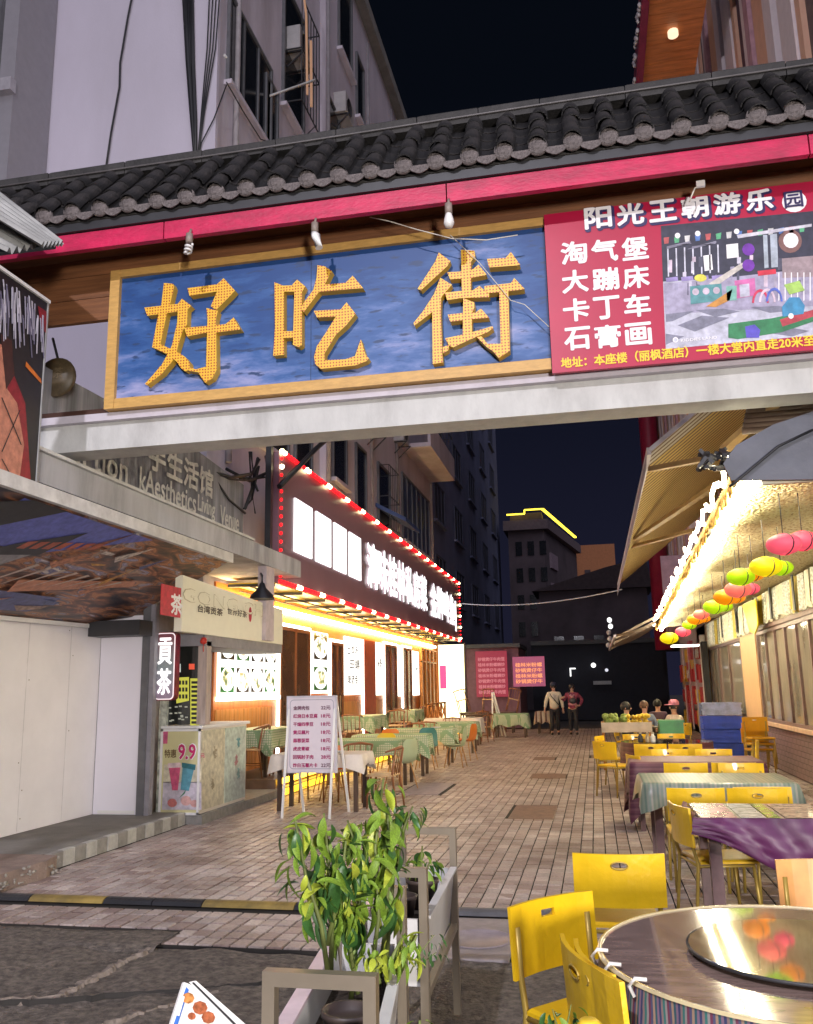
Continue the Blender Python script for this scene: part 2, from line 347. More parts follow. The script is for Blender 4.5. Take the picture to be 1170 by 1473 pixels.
for a, b in (((-3.5, 4.5), (-2.2, 5.0)), ((-2.2, 5.0), (-1.3, 5.5)), ((-4.4, 4.0), (-3.4, 4.5)), ((-1.7, 3.2), (-1.3, 5.6)), ((-3.0, 4.1), (-1.9, 4.4))):
    pts = wig(a, b, 26, .022)
    for i in range(26): ck.beam((*pts[i], -.012), (*pts[i+1], -.012), random.uniform(.002, .008), .03)
ck.build('crack', M('crack_shadow_grit', (.03, .027, .025), .95), road)

g = MB(); vs = []; fs = []; NX_, NY_ = 90, 8
for j in range(NY_+1):
    for i in range(NX_+1):
        x = -7.4+4.5*i/NX_; y = 5.62+.44*j/NY_+(.03*math.sin(x*9)+.015*math.sin(x*31) if j == NY_ else 0)
        vs.append((x, y, .012*rnd2(x, y)+.006*rnd2(x*5, y*5)+(.008 if 0 < j < NY_ else -.02)))
for j in range(NY_):
    for i in range(NX_): a = j*(NX_+1)+i; fs.append((a, a+1, a+NX_+2, a+NX_+1))
g.add(vs, fs, True); g.build('asphalt_patch', m_asph, road)
# paving: joints sheet + pavers
g = MB(); g.box(-7.5, 5.775, -.05, 4.5, 36, -.012); paving = struct('pavement', g, m_joint)
PX, PY = .122, .17
cells = []
for j in range(int((5.70)/PY)+1, int(35.5/PY)):
    for i in range(int(-6.5/PX), int(3.6/PX)):
        x = i*PX; y = j*PY
        if 6.70 < y+PY and y < 6.97: continue
        if y > 14 and (x < -6.2 or x > 3.4): continue
        if y < 6.7 and x < -3.0 and y < 6.03: continue
        if y < 6.7 and -1.10 < x+PX and x < -.60: continue
        if x < -5.14: continue
        cells.append((x, y))
holes = [(-1.19, 11.5, -.60, 12.85), (-1.28, 16.5, -.62, 17.4), (-3.15, 14.0, -2.5, 15.7), (-1.5, 20.5, -1.0, 21.4), (-.2, 21, .25, 21.9)]
cells = [c for c in cells if not any(h[0] < c[0]+PX/2 < h[2] and h[1] < c[1]+PY/2 < h[3] for h in holes)]
def vis(c):
    d = Vector((c[0], c[1], -H)); w = right.dot(d)/fwd.dot(d)*F+CX, CY-up.dot(d)/fwd.dot(d)*F
    return 0 < w[0] < 1170 and 0 < w[1] < 1473 and not (w[0] > 740 and w[1] > 1290) and not (390 < w[0] < 660 and w[1] > 1190)
cells.sort(key=lambda c: (not vis(c), c[1]))
pm = [MB().bev(-PX/2+.0065, -PY/2+.0105, -.03, PX/2-.0065, PY/2-.0105, 0, .004+.001*k).mesh('paver', m_paver) for k in range(2)]
for k, c in enumerate(cells[:300]):
    o = obj('paver', pm[k % 2], paving, False); o.location = (c[0]+PX/2, c[1]+PY/2, random.uniform(-.003, .002)); o.rotation_euler = (random.uniform(-.012, .012), random.uniform(-.012, .012), random.uniform(-.01, .01))
g = MB()
for c in cells[300:]:
    z = random.uniform(-.003, .002); j = random.uniform(-.001, .001)
    g.bev(c[0]+.0065+j, c[1]+.0105, -.03, c[0]+PX-.0065+j, c[1]+PY-.0105, z, .004)
o = g.build('paver', m_paver, paving); o['kind'] = 'stuff'
m_iron = M('rusty_brown_cover', (.17, .10, .075), .55, var=.3, scale=12, bump=.5, dirt=.5)
for h, lab in zip(holes, ['brown access cover in the paving, nearest one in mid street', 'brown access cover in the paving, just beyond the nearest one', 'greyish worn cover beside the green table legs', 'small dark cover further up the street', 'small cover far up the street near the yellow chairs']):
    t = thing('manhole_cover', lab, 'cover', ((h[0]+h[2])/2, (h[1]+h[3])/2, 0))
    MB().bev(h[0]+.01, h[1]+.01, -.02, h[2]-.01, h[3]-.01, .002, .006).build('cover_plate', m_iron if 'greyish' not in lab else M('grey_cover', (.27, .22, .24), .45, var=.3, scale=9, bump=.3), t)
t = thing('drain_cover', 'round cover set in a grey square slab in the foreground', 'cover', (-.86, 6.18, 0))
MB().bev(-1.09, 5.71, -.03, -.61, 6.69, .0, .006).build('slab', M('lilac_grey_slab', (.27, .235, .24), .6, var=.2, scale=8, bump=.2), t)
MB().lathe([(0, 0), (.21, 0), (.213, .006), (.225, .006), (.228, 0)], (-.85, 6.15, .003), 32).build('cover_ring', M('lilac_grey_lid', (.29, .245, .26), .5, var=.2, scale=8), t)
# striped cable ramp across the street
t = thing('cable_ramp', 'black and yellow striped rubber ramp lying across the paving', 'cable ramp', (-2, 6.83, 0))
m_rub = M('black_rubber', (.022, .023, .027), .45, bump=.3, bscale=30); m_ruby = M('worn_yellow_rubber', (.27, .19, .05), .6, var=.3, dirt=.9)
m_rubg = M('worn_grey_rubber', (.11, .11, .12), .5, dirt=.4)
xs = [-7.5, -5.8, -5.55, -4.62, -3.93, -3.6, -3.1, -2.02]; cols = [m_rub, m_rub, m_rub, m_ruby, m_rub, m_rubg, m_ruby]
segs = [(-7.2, -5.3, 0), (-5.3, -4.58, 0), (-4.58, -3.92, 1), (-3.92, -3.50, 0), (-3.50, -3.08, 0), (-3.08, -2.33, 1), (-2.33, -1.85, 0), (-1.85, -1.35, 0), (-1.35, -1.1, 0), (-1.1, -.35, 2), (-.35, .7, 2), (.7, 2.6, 2)]
for a, b, c in segs:
    g = MB(); y0 = 6.735; pr = [(0, 0), (.025, .024), (.06, .036), (.10, .036), (.135, .024), (.16, 0)]
    g.prism(pr, (b-.004, y0, 0), (0, 1, 0), (0, 0, 1), -(b-a-.008)) if False else g.prism(pr, (a+.004, y0, 0), (0, 1, 0), (0, 0, 1), b-a-.008)
    g.build('ramp_segment', [m_rub, m_ruby, m_rubg][c], t)
# plinth along the left shops
t = thing('shop_step', 'grey concrete step with whitewashed kerb blocks under the white boards', 'step', (-5.8, 9.2, 0))
MB().box(-7.5, 7.86, 0, -5.22, 10.72, .148).build('step_slab', m_conc, t)
m_kw = M('kerb_worn_white', (.42, .41, .38), .8, var=.15, scale=12, bump=.3, dirt=.3); m_kg = M('kerb_grey', (.24, .23, .21), .85, var=.2, scale=12, bump=.3)
for k in range(14):
    y = 7.88+k*.203; MB().bev(-5.215, y+.004, 0, -5.14+random.uniform(-.004, .004), y+.199, .15, .008).build('kerb_block', m_kw if k % 2 else m_kg, t)
t = thing('broken_step', 'broken reddish concrete step at the left edge beside the street', 'step', (-5.6, 7.3, 0))
g = MB(); pts = [(-7.5, 6.3), (-5.05, 6.42)]+[(-4.99+random.uniform(-.03, .03), 6.5+.12*i) for i in range(11)]+[(-5.05, 7.84), (-7.5, 7.85)]
g.prism(pts, (0, 0, 0), (1, 0, 0), (0, 1, 0), .15); g.build('step_slab', M('reddish_concrete', (.25, .185, .155), .85, var=.2, scale=6, bump=.4, dirt=.4), t)
g = MB()
for i in range(60): y = random.uniform(6.42, 7.82); g.ball((-4.995+random.uniform(-.015, .014), y, random.uniform(.02, .145)), random.uniform(.005, .016), random.uniform(.01, .045), random.uniform(.004, .02), 5, 3)
o = g.build('mortar_crumbs', M('crumbly_mortar', (.28, .26, .23), .9, var=.3, scale=20), t)

# ================================================================== BUILDINGS
def window(parent, x, y0, y1, z0, z1, side=1, bars=0, mat=None, glow=None):
    """window on a wall that looks along +x (side=1) or -x"""
    f = MB(); w = .06; s = side
    for a in ((y0, z0, y1, z0+w), (y0, z1-w, y1, z1), (y0, z0+w, y0+w, z1-w), (y1-w, z0+w, y1, z1-w)): f.box(x, a[0], a[1], x+s*.07, a[2], a[3])
    nb = max(1, int((y1-y0)/.9))
    for k in range(1, nb+1 if nb > 1 else 1): f.box(x, y0+(y1-y0)*k/(nb+1)-.025, z0+w, x+s*.06, y0+(y1-y0)*k/(nb+1)+.025, z1-w)
    o = f.build('window', m_frame, parent)
    MB().box(x, y0+w, z0+w, x+s*.03, y1-w, z1-w).build('pane', mat or m_glassd, o)
    MB().box(x, y0-.08, z0-.1, x+s*.16, y1+.08, z0-.003).build('sill', m_wallg, o)
    return o
def cage(parent, x, y0, y1, z0, z1, d, s=1, m=None, name='grille'):
    g = MB()
    for y in [y0+(y1-y0)*k/6 for k in range(7)]: g.beam((x+s*d, y, z0), (x+s*d, y, z1), .02, .02)
    for z in (z0, (z0+z1)/2, z1):
        g.beam((x+s*d, y0, z), (x+s*d, y1, z), .025, .025)
        for y in (y0, y1): g.beam((x, y, z), (x+s*d, y, z), .025, .025)
    return g.build(name, m or m_dark, parent)
m_acw = M('air_conditioner_casing', (.42, .40, .40), .6, var=.1, dirt=.3)
def aircon(x, y, z, s, lab, w=.85):
    t = thing('air_conditioner', lab, 'air conditioner', (x, y, z))
    MB().bev(x, y, z, x+s*.34, y+w, z+.62, .02).build('casing', m_acw, t)
    g = MB(); g.lathe([(.02, 0), (.22, 0), (.22, .02), (.24, .02)], (0, 0, 0), 18); g.v = [(x+s*(.342+p[2]), y+w*.4+p[0], z+.31+p[1]) for p in g.v]
    g.build('fan_grille', m_dark, t)
    g = MB()
    for yy in (y+.1, y+w-.1): g.beam((x, yy, z-.02), (x+s*.42, yy, z-.02), .04, .03); g.beam((x, yy, z-.4), (x+s*.4, yy, z-.03), .03, .03)
    g.build('bracket', m_dark, t); return t
A = thing('apartment_building', 'tall old apartment block whose white end wall rises behind the gate on the left', 'building', (-10, 20, 0))
MB().box(-24, 13.2, 0, -6.16, 34, 22.4).build('wall', m_wallg, A)
MB().box(-24, 13.10, 0, -6.10, 13.197, 22.6).build('end_wall', m_wallw, A)
MB().box(-24, 13.0, 22.4, -5.7, 34.2, 22.8).build('roof', m_conc, A)
MB().box(-6.157, 19.5, 5, -6.0, 34, 22.4).build('facade_projection', M('facade_projection_wall', (.52, .47, .53), .85, var=.12, scale=1.1, dirt=.6, dirtcol=(.17, .14, .15), stretch=(1, 1, .3)), A)
XA = -6.157; XB = -5.997
window(A, XA, 13.6, 15.9, 12.9, 14.9); window(A, XA, 15.55, 16.3, 11.6, 14.6)
w = window(A, XA, 16.6, 18.1, 14.6, 17.9); cage(w, XA, 16.7, 18.0, 14.7, 17.4, .45)
window(A, XB, 20.6, 22.0, 19.2, 22.2); window(A, XB, 22.5, 23.4, 18.4, 20.6); window(A, XB, 19.6, 20.6, 15.2, 17.0)
w = window(A, XB, 19.9, 21.2, 6.7, 8.2); g = MB(); g.box(XB, 19.7, 8.25, XB+.7, 21.4, 8.31); g.build('canopy', m_dark, w)
window(A, XB, 22.1, 23.2, 6.3, 8.2); w = window(A, XB, 24.6, 26.2, 6.3, 8.3); cage(w, XB, 24.7, 26.1, 6.3, 8.2, .35)
window(A, XB, 28.0, 33.0, 6.5, 8.8, mat=M('blue_curtained_glass', (.03, .045, .10), .3, var=.4)); 
for (y0, y1, z0, z1) in ((15.6, 17.2, 6.4, 8.3), (17.6, 18.8, 6.4, 8.3), (14.2, 15.2, 6.4, 8.2), (14.2, 15.2, 9.6, 11.2), (24.8, 26.6, 10.5, 12.5), (20.6, 22.2, 10.5, 12.6), (28, 31, 12.5, 15), (24.8, 26.6, 14.5, 16.5), (28, 31, 17.5, 19.5)):
    window(A, XA if y0 < 19.5 else XB, y0, y1, z0, z1)
MB().box(XB, 28.3, 9.7, XB+1.0, 33.6, 9.85).build('balcony', m_wallg, A); MB().box(XB+.9, 28.3, 9.853, XB+1.0, 33.6, 10.6).build('balcony', m_wallg, A)
cage(A, XB, 28.4, 33.5, 10.6, 12.2, .95, name='balcony_grille')
g = MB()
for y in (14.0, 19.62, 23.9, 27.3, 33.6): g.tube([(XB+.02 if y > 19.5 else XA+.06, y, 5.6), (XB+.02 if y > 19.5 else XA+.06, y, 22)], .06, 8)
g.build('drainpipe', M('grey_pipe', (.30, .27, .28), .6), A)
MB().tube([(-5.3, 16.4, 14.9), (XA, 15.8, 14.2), (XA, 13.5, 13.4)], .03, 5).build('washing_pole', M('pale_pole', (.6, .6, .58), .4), A)
g = MB()
for p in (((XA, 16.7, 11.0), (-5.3, 16.9, 11.3)), ((-5.3, 16.9, 11.3), (-5.2, 18.6, 11.2)), ((XA, 18.4, 10.9), (-5.2, 18.6, 11.2)), ((XA, 17.5, 10.6), (-5.25, 17.8, 11.25)), ((-5.3, 16.9, 11.3), (-5.3, 16.9, 10.7))): g.beam(*p, .04, .04)
g.build('drying_rack', m_dark, A)
g = MB(); g.beam((XA+.5, 16.95, 15.0), (XA+.5, 16.85, 17.0), .04, .05); g.beam((XA+.5, 17.25, 14.9), (XA+.5, 17.2, 16.6), .05, .05); g.beam((XA+.5, 16.85, 17.0), (XA+.5, 16.4, 17.9), .04, .05)
w = g.build('lit_grille_edge', E('dim_orange_window_light', (.9, .5, .3), .22), A)
aircon(XA+.01, 16.85, 16.2, 1, 'grey air conditioner in the caged window high on the old block')
aircon(XB, 20.2, 16.9, 1, 'air conditioner on a bracket beyond the corner pipe of the old block')
aircon(XB, 27.0, 9.6, 1, 'air conditioner under the gate beam near the far balcony')
aircon(XB, 23.4, 8.9, 1, 'air conditioner between two windows above the red lamp sign')
t = thing('awning', 'small blue awning over a window above the lamp bordered sign', 'awning', (XB, 25, 6.6))
MB().prism([(0, 0), (.9, -.5), (.9, -.62), (0, -.12)], (XB, 24.4, 7.0), (1, 0, 0), (0, 0, 1), -2.2).build('canvas', M('blue_awning_canvas', (.035, .07, .20), .7), t)
# cable bundles hanging down the white end wall
m_cab = M('black_cable', (.012, .012, .014), .5)
def cable(name, pts, r, lab, grp=None, m=None, sag=0):
    if sag:
        a, b = Vector(pts[0]), Vector(pts[1]); pts = [a.lerp(b, k/12)-Vector((0, 0, sag*4*(k/12)*(1-k/12))) for k in range(13)]
    return tag(MB().tube(pts, r, 5).build(name, m or m_cab, None), lab, 'cable', grp)
def wallpt(u, v): return P(u, v, y=13.04)
t = thing('cable_bundle', 'thick black cable bundle running down the white end wall', 'cables', wallpt(275, 110))
for k in range(7): MB().tube([wallpt(262+k*2.6+random.uniform(-1, 1), -20), wallpt(269+k*1.6, 90), wallpt(275+k*1.1+random.uniform(-1, 1), 170), wallpt(282, 245)], random.uniform(.022, .036), 5).build('cable', m_cab, t)
t = thing('cable_bundle', 'thin loose cables fanning out beside the thick bundle on the white wall', 'cables', wallpt(300, 110))
for k in range(4): MB().tube([wallpt(302+k*5, -20), wallpt(298+k*4, 70), wallpt(290+k*1.5, 160), wallpt(284, 235)], .012, 5).build('cable', m_cab, t)
MB().tube([wallpt(326, 122), wallpt(308, 170), wallpt(290, 205), wallpt(284, 232)], .012, 5).build('cable', m_cab, t)
cable('cable', [wallpt(*q) for q in ((63, -20), (56, 60), (47, 130), (38, 200), (31, 280))], .014, 'leftmost thin black cable down the white end wall')
cable('cable', [wallpt(*q) for q in ((193, -20), (184, 25), (173, 90), (172, 125), (160, 190), (150, 260))], .02, 'black cable wandering down the middle of the white end wall')
cable('cable', [P(*q, x=XA+.4) for q in ((326, 118), (350, 160), (375, 200), (420, 215), (455, 180))], .012, 'thin drooping cable in front of the old block windows')
# nearer grey bay, upper left
B = thing('grey_building', 'grey building with a dark window at the upper left corner', 'building', (-9, 8, 0))
MB().box(-18, 12.0, 5.9, -9.45, 13.05, 22).build('wall', M('grey_lilac_wall', (.26, .245, .27), .85, var=.06), B)
p = P(0, 118, y=11.95); MB().box(-18, 11.85, p.z-.25, -9.40, 12.0, p.z).build('ledge', M('grey_ledge', (.33, .31, .34), .8), B)
p2 = P(0, 180, y=11.9)
for z0, z1 in ((p.z+.05, p.z+3.4), (p2.z-3.2, p2.z)):
    f = MB()
    for q in ((-12.5, z0, -9.75, z0+.08), (-12.5, z1-.08, -9.75, z1), (-9.83, z0+.08, -9.75, z1-.08), (-11.1, z0+.08, -11.02, z1-.08)): f.box(q[0], 11.90, q[1], q[2], 11.996, q[3])
    o = f.build('window', m_frame, B); MB().box(-12.4, 11.96, z0+.09, -9.84, 11.997, z1-.09).build('pane', M('dull_grey_glass', (.06, .06, .065), .2, var=.3), o)
# dark blocks further up the street
C2 = thing('dark_building', 'unlit bluish tower block further up the street on the left', 'building', (-12, 48, 0))
MB().box(-30, 34.6, 0, -6.3, 64, 22.5).build('wall', m_wallb, C2)
for j in range(5):
    for k in range(5):
        y = 36+k*5.6
        w = window(C2, -6.297, y, y+2.6, 5.5+j*3.2, 7.2+j*3.2, mat=M('matte_dark_pane', (.03, .033, .055), .7))
        w.data.materials.clear(); w.data.materials.append(M('dark_blue_frame', (.06, .065, .11), .8))
        for ch in w.children:
            if ch.name.startswith('sill'): ch.data.materials.clear(); ch.data.materials.append(m_wallb)
Fb = thing('outlined_building', 'distant dark building with a yellow light line along its roof', 'building', (-3, 62, 0))
rl = [P(730, 742, y=62), P(756, 741, y=62), P(760, 737, y=62), P(781, 734, y=62), P(828, 773, x=P(781, 734, y=62).x+2.3)]
zt = rl[3].z
m_far = M('far_brown_wall', (.10, .075, .085), .9, var=.3, scale=.5)
x0, x1 = rl[0].x, rl[3].x
fx = P(828, 773, z=zt)
g = MB(); base = [(x0, 62), (x1, 62), (fx.x, fx.y), (x0, fx.y)]
g.prism(base, (0, 0, 0), (1, 0, 0), (0, 1, 0), zt-1.4); g.build('wall', m_far, Fb)
g = MB(); g.prism([(x0-.3, 61.6), (x1+.3, 61.6), (fx.x+.4, fx.y), (x0-.3, fx.y)], (0, 0, zt-1.397), (1, 0, 0), (0, 1, 0), .7); g.build('cornice', M('far_cornice', (.16, .12, .13), .9), Fb)
g = MB(); m_rl = E('yellow_roofline_light', (1, .74, .05), 2.2); xm = (x0+x1)/2
g.beam((x0, 61.5, zt-.28), (xm, 61.5, zt-.28), .09, .09); g.beam((xm, 61.5, zt), (x1, 61.5, zt), .09, .09); g.beam((xm, 61.5, zt-.28), (xm, 61.5, zt), .09, .09); g.beam((x1, 61.5, zt), (fx.x, fx.y, zt), .2, .09)
g.build('roofline_light', m_rl, Fb)
MB().box(x0+.2, 61.9, zt-.69, x1-.1, 64, zt-.15).build('parapet', m_far, Fb)
for j in range(5):
    for k in range(3): MB().box(x0+.5+k*.85, 61.95, zt-3.2-j*1.9, x0+.95+k*.85, 61.99, zt-2.2-j*1.9).build('window', m_glassd, Fb)
for j in range(5):
    a = Vector((x1, 62, 0)).lerp(Vector((fx.x, fx.y, 0)), .12); b = Vector((x1, 62, 0)).lerp(Vector((fx.x, fx.y, 0)), .3); zz = zt-3.4-j*2.2
    MB().beam((a.x+.05, a.y, zz), (b.x+.05, b.y, zz), .2, 1.1).build('window', M('faint_lit_window', (.3, .22, .26), .6), Fb)
G = thing('orange_building', 'blocky orange lit building closing the end of the street', 'building', (1, 75, 0))
a = P(826, 785, y=78); b = P(884, 785, y=78)
MB().box(a.x, 78, 0, b.x, 86, a.z).build('wall', M('orange_lit_wall', (.55, .22, .10), .9, var=.1), G)
for k in range(2): MB().box(a.x+.8+k*1.3, 77.95, a.z-3, a.x+1.3+k*1.3, 77.99, a.z-2.2).build('window', m_far, G)
Hd = thing('dark_house', 'dark low house in front of the orange building', 'building', (0, 56, 0))
g = MB(); p0 = P(786, 880, y=55); g.box(p0.x-.4, 55, 0, 3.4, 60, 7.4); g.build('wall', m_far, Hd)
g = MB(); g.prism([(p0.x-.8, 7.4), (3.8, 7.4), (3.4, 9.2), (1.0, 8.7)], (0, 60, 0), (1, 0, 0), (0, 0, 1), 5.4); g.build('roof', M('far_roof', (.07, .05, .055), .9), Hd)
for k in range(3): MB().box(p0.x+.4+k*1.2, 54.95, 3.4, p0.x+1.0+k*1.2, 54.99, 4.6).build('window', m_glassd, Hd)
# hotel on the right
m_stw = [M('hotel_pale_stone', (.80, .70, .72), .7, var=.06), M('hotel_peach_stone', (.78, .46, .32), .7, var=.06), M('hotel_plum_stone', (.10, .05, .075), .7), M('hotel_mauve_stone', (.50, .30, .36), .7)]
Hh = thing('hotel_building', 'hotel facade of pale, peach and plum vertical bands rising at the upper right', 'building', (6, 25, 0))
MB().box(3.45, 10, 3.2, 12, 46, 24).build('wall', M('hotel_brown_wall', (.17, .12, .12), .8), Hh)
seq = [(1, .25), (0, .75), (2, .35), (0, .5), (1, .85), (3, .35), (0, .35), (2, .7)]
y = 11.6; k = 0
while y < 45:
    c, w_ = seq[k % len(seq)]; dpt = [.12, .08, .02, .15][c]
    MB().box(3.448, y+.01, 3.6, 3.448-dpt, y+w_-.01, 24).build('pilaster', m_stw[c], Hh); y += w_; k += 1
E2 = thing('hotel_eave', 'wood lined overhanging eave with a magenta edge above the tiled gate roof', 'eave', (2.4, 18, 14))
MB().box(1.62, 9, 14.0, 2.75, 17.3, 14.25).build('eave_slab', M('eave_slab_dark', (.08, .05, .04), .8), E2)
nb = 30
for k in range(nb):
    y = 9+(17.2-9)*k/nb; MB().box(1.72, y+.008, 13.97, 2.75, y+(17.2-9)/nb-.008, 13.998).build('soffit_board', M('varnished_soffit_board', (.50, .17, .055), .4, var=.3, scale=2, stretch=(1, 6, 1)), E2)
MB().box(1.56, 9, 13.85, 1.70, 17.3, 14.3).build('edge_trim', M('plum_edge_trim', (.20, .02, .06), .5), E2)
g = MB()
for k in range(70): g.ball((1.53, 9.2+k*.115, 13.9+random.uniform(-.04, .3)), .04, .05, .05, 6, 4)
g.build('edge_ornament', M('pale_edge_ornament', (.45, .42, .45), .6), E2)
t = thing('hotel_column', 'magenta column standing behind the ridge under the wooden eave', 'column', (2.85, 18, 10))
MB().box(2.62, 17.0, 9, 3.0, 17.6, 13.6).build('shaft', m_pink, t); MB().box(3.003, 17.0, 9, 3.2, 17.6, 13.2).build('shaft_edge', m_stw[0], t)
MB().tube([(2.2, 15.5, 13.95), (2.2, 15.5, 13.85)], .1, 12).build('eave_downlight', E('faint_eave_lamp', (1, .75, .5), .9), E2)
t = thing('drainpipe', 'fat crimson drainpipe down the hotel corner below the gate beam', 'drainpipe', (2.4, 38, 0))
xx = P(933, 620, y=38).x
MB().tube([(xx, 38, 3), (xx, 38, 24)], .38, 14).build('pipe', M('crimson_pipe', (.32, .015, .05), .45, var=.15), t)
for z in (9.5, 13.2, 17): MB().lathe([(.38, 0), (.44, 0), (.44, .15), (.38, .15)], (xx, 38, z), 14).build('collar', m_pink, t)
t = thing('shop_banner', 'narrow pink and lilac banner between the striped awning and the lower brown awning', 'banner', (2.6, 30, 4))
a = P(952, 900, y=30); MB().box(P(950, 800, y=30).x, 29.9, a.z-.3, P(985, 800, y=30).x, 30, P(960, 800, y=30).z).build('cloth', M('pink_lilac_banner', (.50, .34, .44), .6, var=.15), t)
# ================================================================== GATE
GT = thing('street_gate', 'street gate with black tiled roof, magenta fascia and pale concrete beam spanning the street', 'gate', (-1, 7.4, 0))
GX0, GX1 = -6.9, 3.9
g = MB(); g.box(-5.4, 7.28, 3.905, GX1, 7.60, 4.245); g.build('beam', m_beam, GT)
MB().box(-5.4, 7.21, 4.17, GX1, 7.277, 4.243).build('beam_ledge', M('lilac_painted_ledge', (.56, .52, .57), .7, var=.08, dirt=.4, dirtcol=(.3, .27, .27)), GT)
# timber backing behind the signs (wide boards)
for k in range(7):
    z0 = 4.25+k*.24; x0 = -4.36 if z0 < 5.0 else GX0
    MB().box(x0, 7.24, z0+.003, GX1, 7.30, min(z0+.237, 5.87)).build('board', m_wood if k > 3 else m_woodd, GT)
MB().box(-5.4, 7.24, 4.25, -4.363, 7.30, 4.30).build('board', m_woodd, GT)
MB().box(GX0, 6.803, 5.873, GX1, 7.32, 5.89).build('soffit', m_wood, GT); MB().box(GX0, 6.71, 5.87, GX1, 6.79, 5.95).build('eave_batten', m_dark, GT)
xs = [GX0, -3.62, -1.0, 1.9, GX1]
for a, b in zip(xs, xs[1:]): MB().bev(a+.006, 6.74, 5.69, b-.006, 6.80, 5.865, .006).build('fascia_board', m_pink, GT)
RY0, RZ0, RY1, RZ1 = 6.66, 6.01, 7.38, 6.82
R = MB().add([(GX0, RY0+.05, RZ0-.05), (GX1, RY0+.05, RZ0-.05), (GX1, RY1, RZ1-.07), (GX0, RY1, RZ1-.07), (GX0, 8.2, RZ0-.07), (GX1, 8.2, RZ0-.07)], [(0, 1, 2, 3), (3, 2, 5, 4), (0, 4, 5, 1), (0, 3, 4), (1, 5, 2)]).build('roof', M('roof_bedding_mortar', (.07, .065, .06), .9, bump=.5, dirt=.5), GT)
sl_ = math.atan2(RZ1-RZ0, RY1-RY0); L_ = math.hypot(RZ1-RZ0, RY1-RY0); rows = 4; TP = .288
def half_tube(r, l, up_, n=7, th=.012):
    """tile: half tube along +y"""
    g = MB(); vs = []; fs = []
    for j, (y, rr) in enumerate(((0, r), (l, r*.86))):
        for k in range(n+1):
            a = math.pi*k/n; s = 1 if up_ else -1
            vs.append((rr*math.cos(a), y, s*rr*math.sin(a)*(1 if up_ else .45)))
    for k in range(n): fs.append((k, k+1, n+2+k, n+1+k))
    g.add(vs, fs, True)
    vs2 = [(0 if False else v[0]*.86, v[1], v[2]*.86) for v in vs[:n+1]]
    g.add(list(vs[:n+1])+vs2, [(k, n+1+k, n+2+k, k+1) for k in range(n)])
    return g
cov = half_tube(.082, L_/rows*1.2, True).mesh('cover_tile', m_tile)
pan = half_tube(.105, L_/rows*1.2, False).mesh('pan_tile', m_tile)
g = MB(); g.lathe([(0, -.0), (.03, -.012), (.034, -.004), (.055, -.008), (.06, .0), (.078, -.006), (.082, .03)], (0, 0, 0), 14); g.v = [(p[0], p[2], p[1]) for p in g.v]; endm = g.mesh('tile_end', m_tilee)
g = MB(); g.prism([(-.10, .0), (.10, .0), (.075, -.045), (.03, -.07), (0, -.078), (-.03, -.07), (-.075, -.045)], (0, 0, 0), (1, 0, 0), (0, 0, 1), .012); dripm = g.mesh('drip_tile', m_tilee)
nc = int((GX1-GX0)/TP)
for i in range(nc+1):
    x = GX0+.07+i*TP
    for j in range(rows):
        t0 = j*L_/rows; y = RY0+math.cos(sl_)*t0; z = RZ0+math.sin(sl_)*t0
        o = obj('cover_tile', cov, R, False); o.location = (x+random.uniform(-.012, .012), y, z+.035+random.uniform(0, .012)); o.rotation_euler = (sl_+random.uniform(-.05, .02), random.uniform(-.08, .08), random.uniform(-.03, .03))
        o = obj('pan_tile', pan, R, False); o.location = (x+TP/2+random.uniform(-.008, .008), y, z+.03+random.uniform(-.006, .006)); o.rotation_euler = (sl_-.03, 0, random.uniform(-.03, .03))
    o = obj('tile_end', endm, R, False); o.location = (x, RY0-.004, RZ0+.035)
    o = obj('drip_tile', dripm, R, False); o.location = (x+TP/2, RY0+.01, RZ0+.01)
k = 0; x = GX0
m_ridge = M('ridge_slab', (.03, .028, .028), .75, var=.4, scale=6, bump=.5, dirt=.5)
while x < GX1:
    w = random.uniform(.5, .9); MB().bev(x+.004, RY1-.10, RZ1-.02, min(x+w, GX1)-.004, RY1+.16, RZ1+.13+random.uniform(-.006, .006), .02).build('ridge_block', m_ridge, R); x += w
MB().tube([(GX0, RY1-.11, RZ1+.04), (-3, RY1-.12, RZ1+.02), (0, RY1-.11, RZ1+.045), (GX1, RY1-.12, RZ1+.03)], .010, 5).build('ridge_cable', M('grey_cable', (.12, .11, .11), .5), R)
for (x, h) in ((3.75, 3.9),):
    MB().bev(x-.2, 7.3, 0, x+.2, 7.7, 3.9, .01).build('post', m_beam, GT)

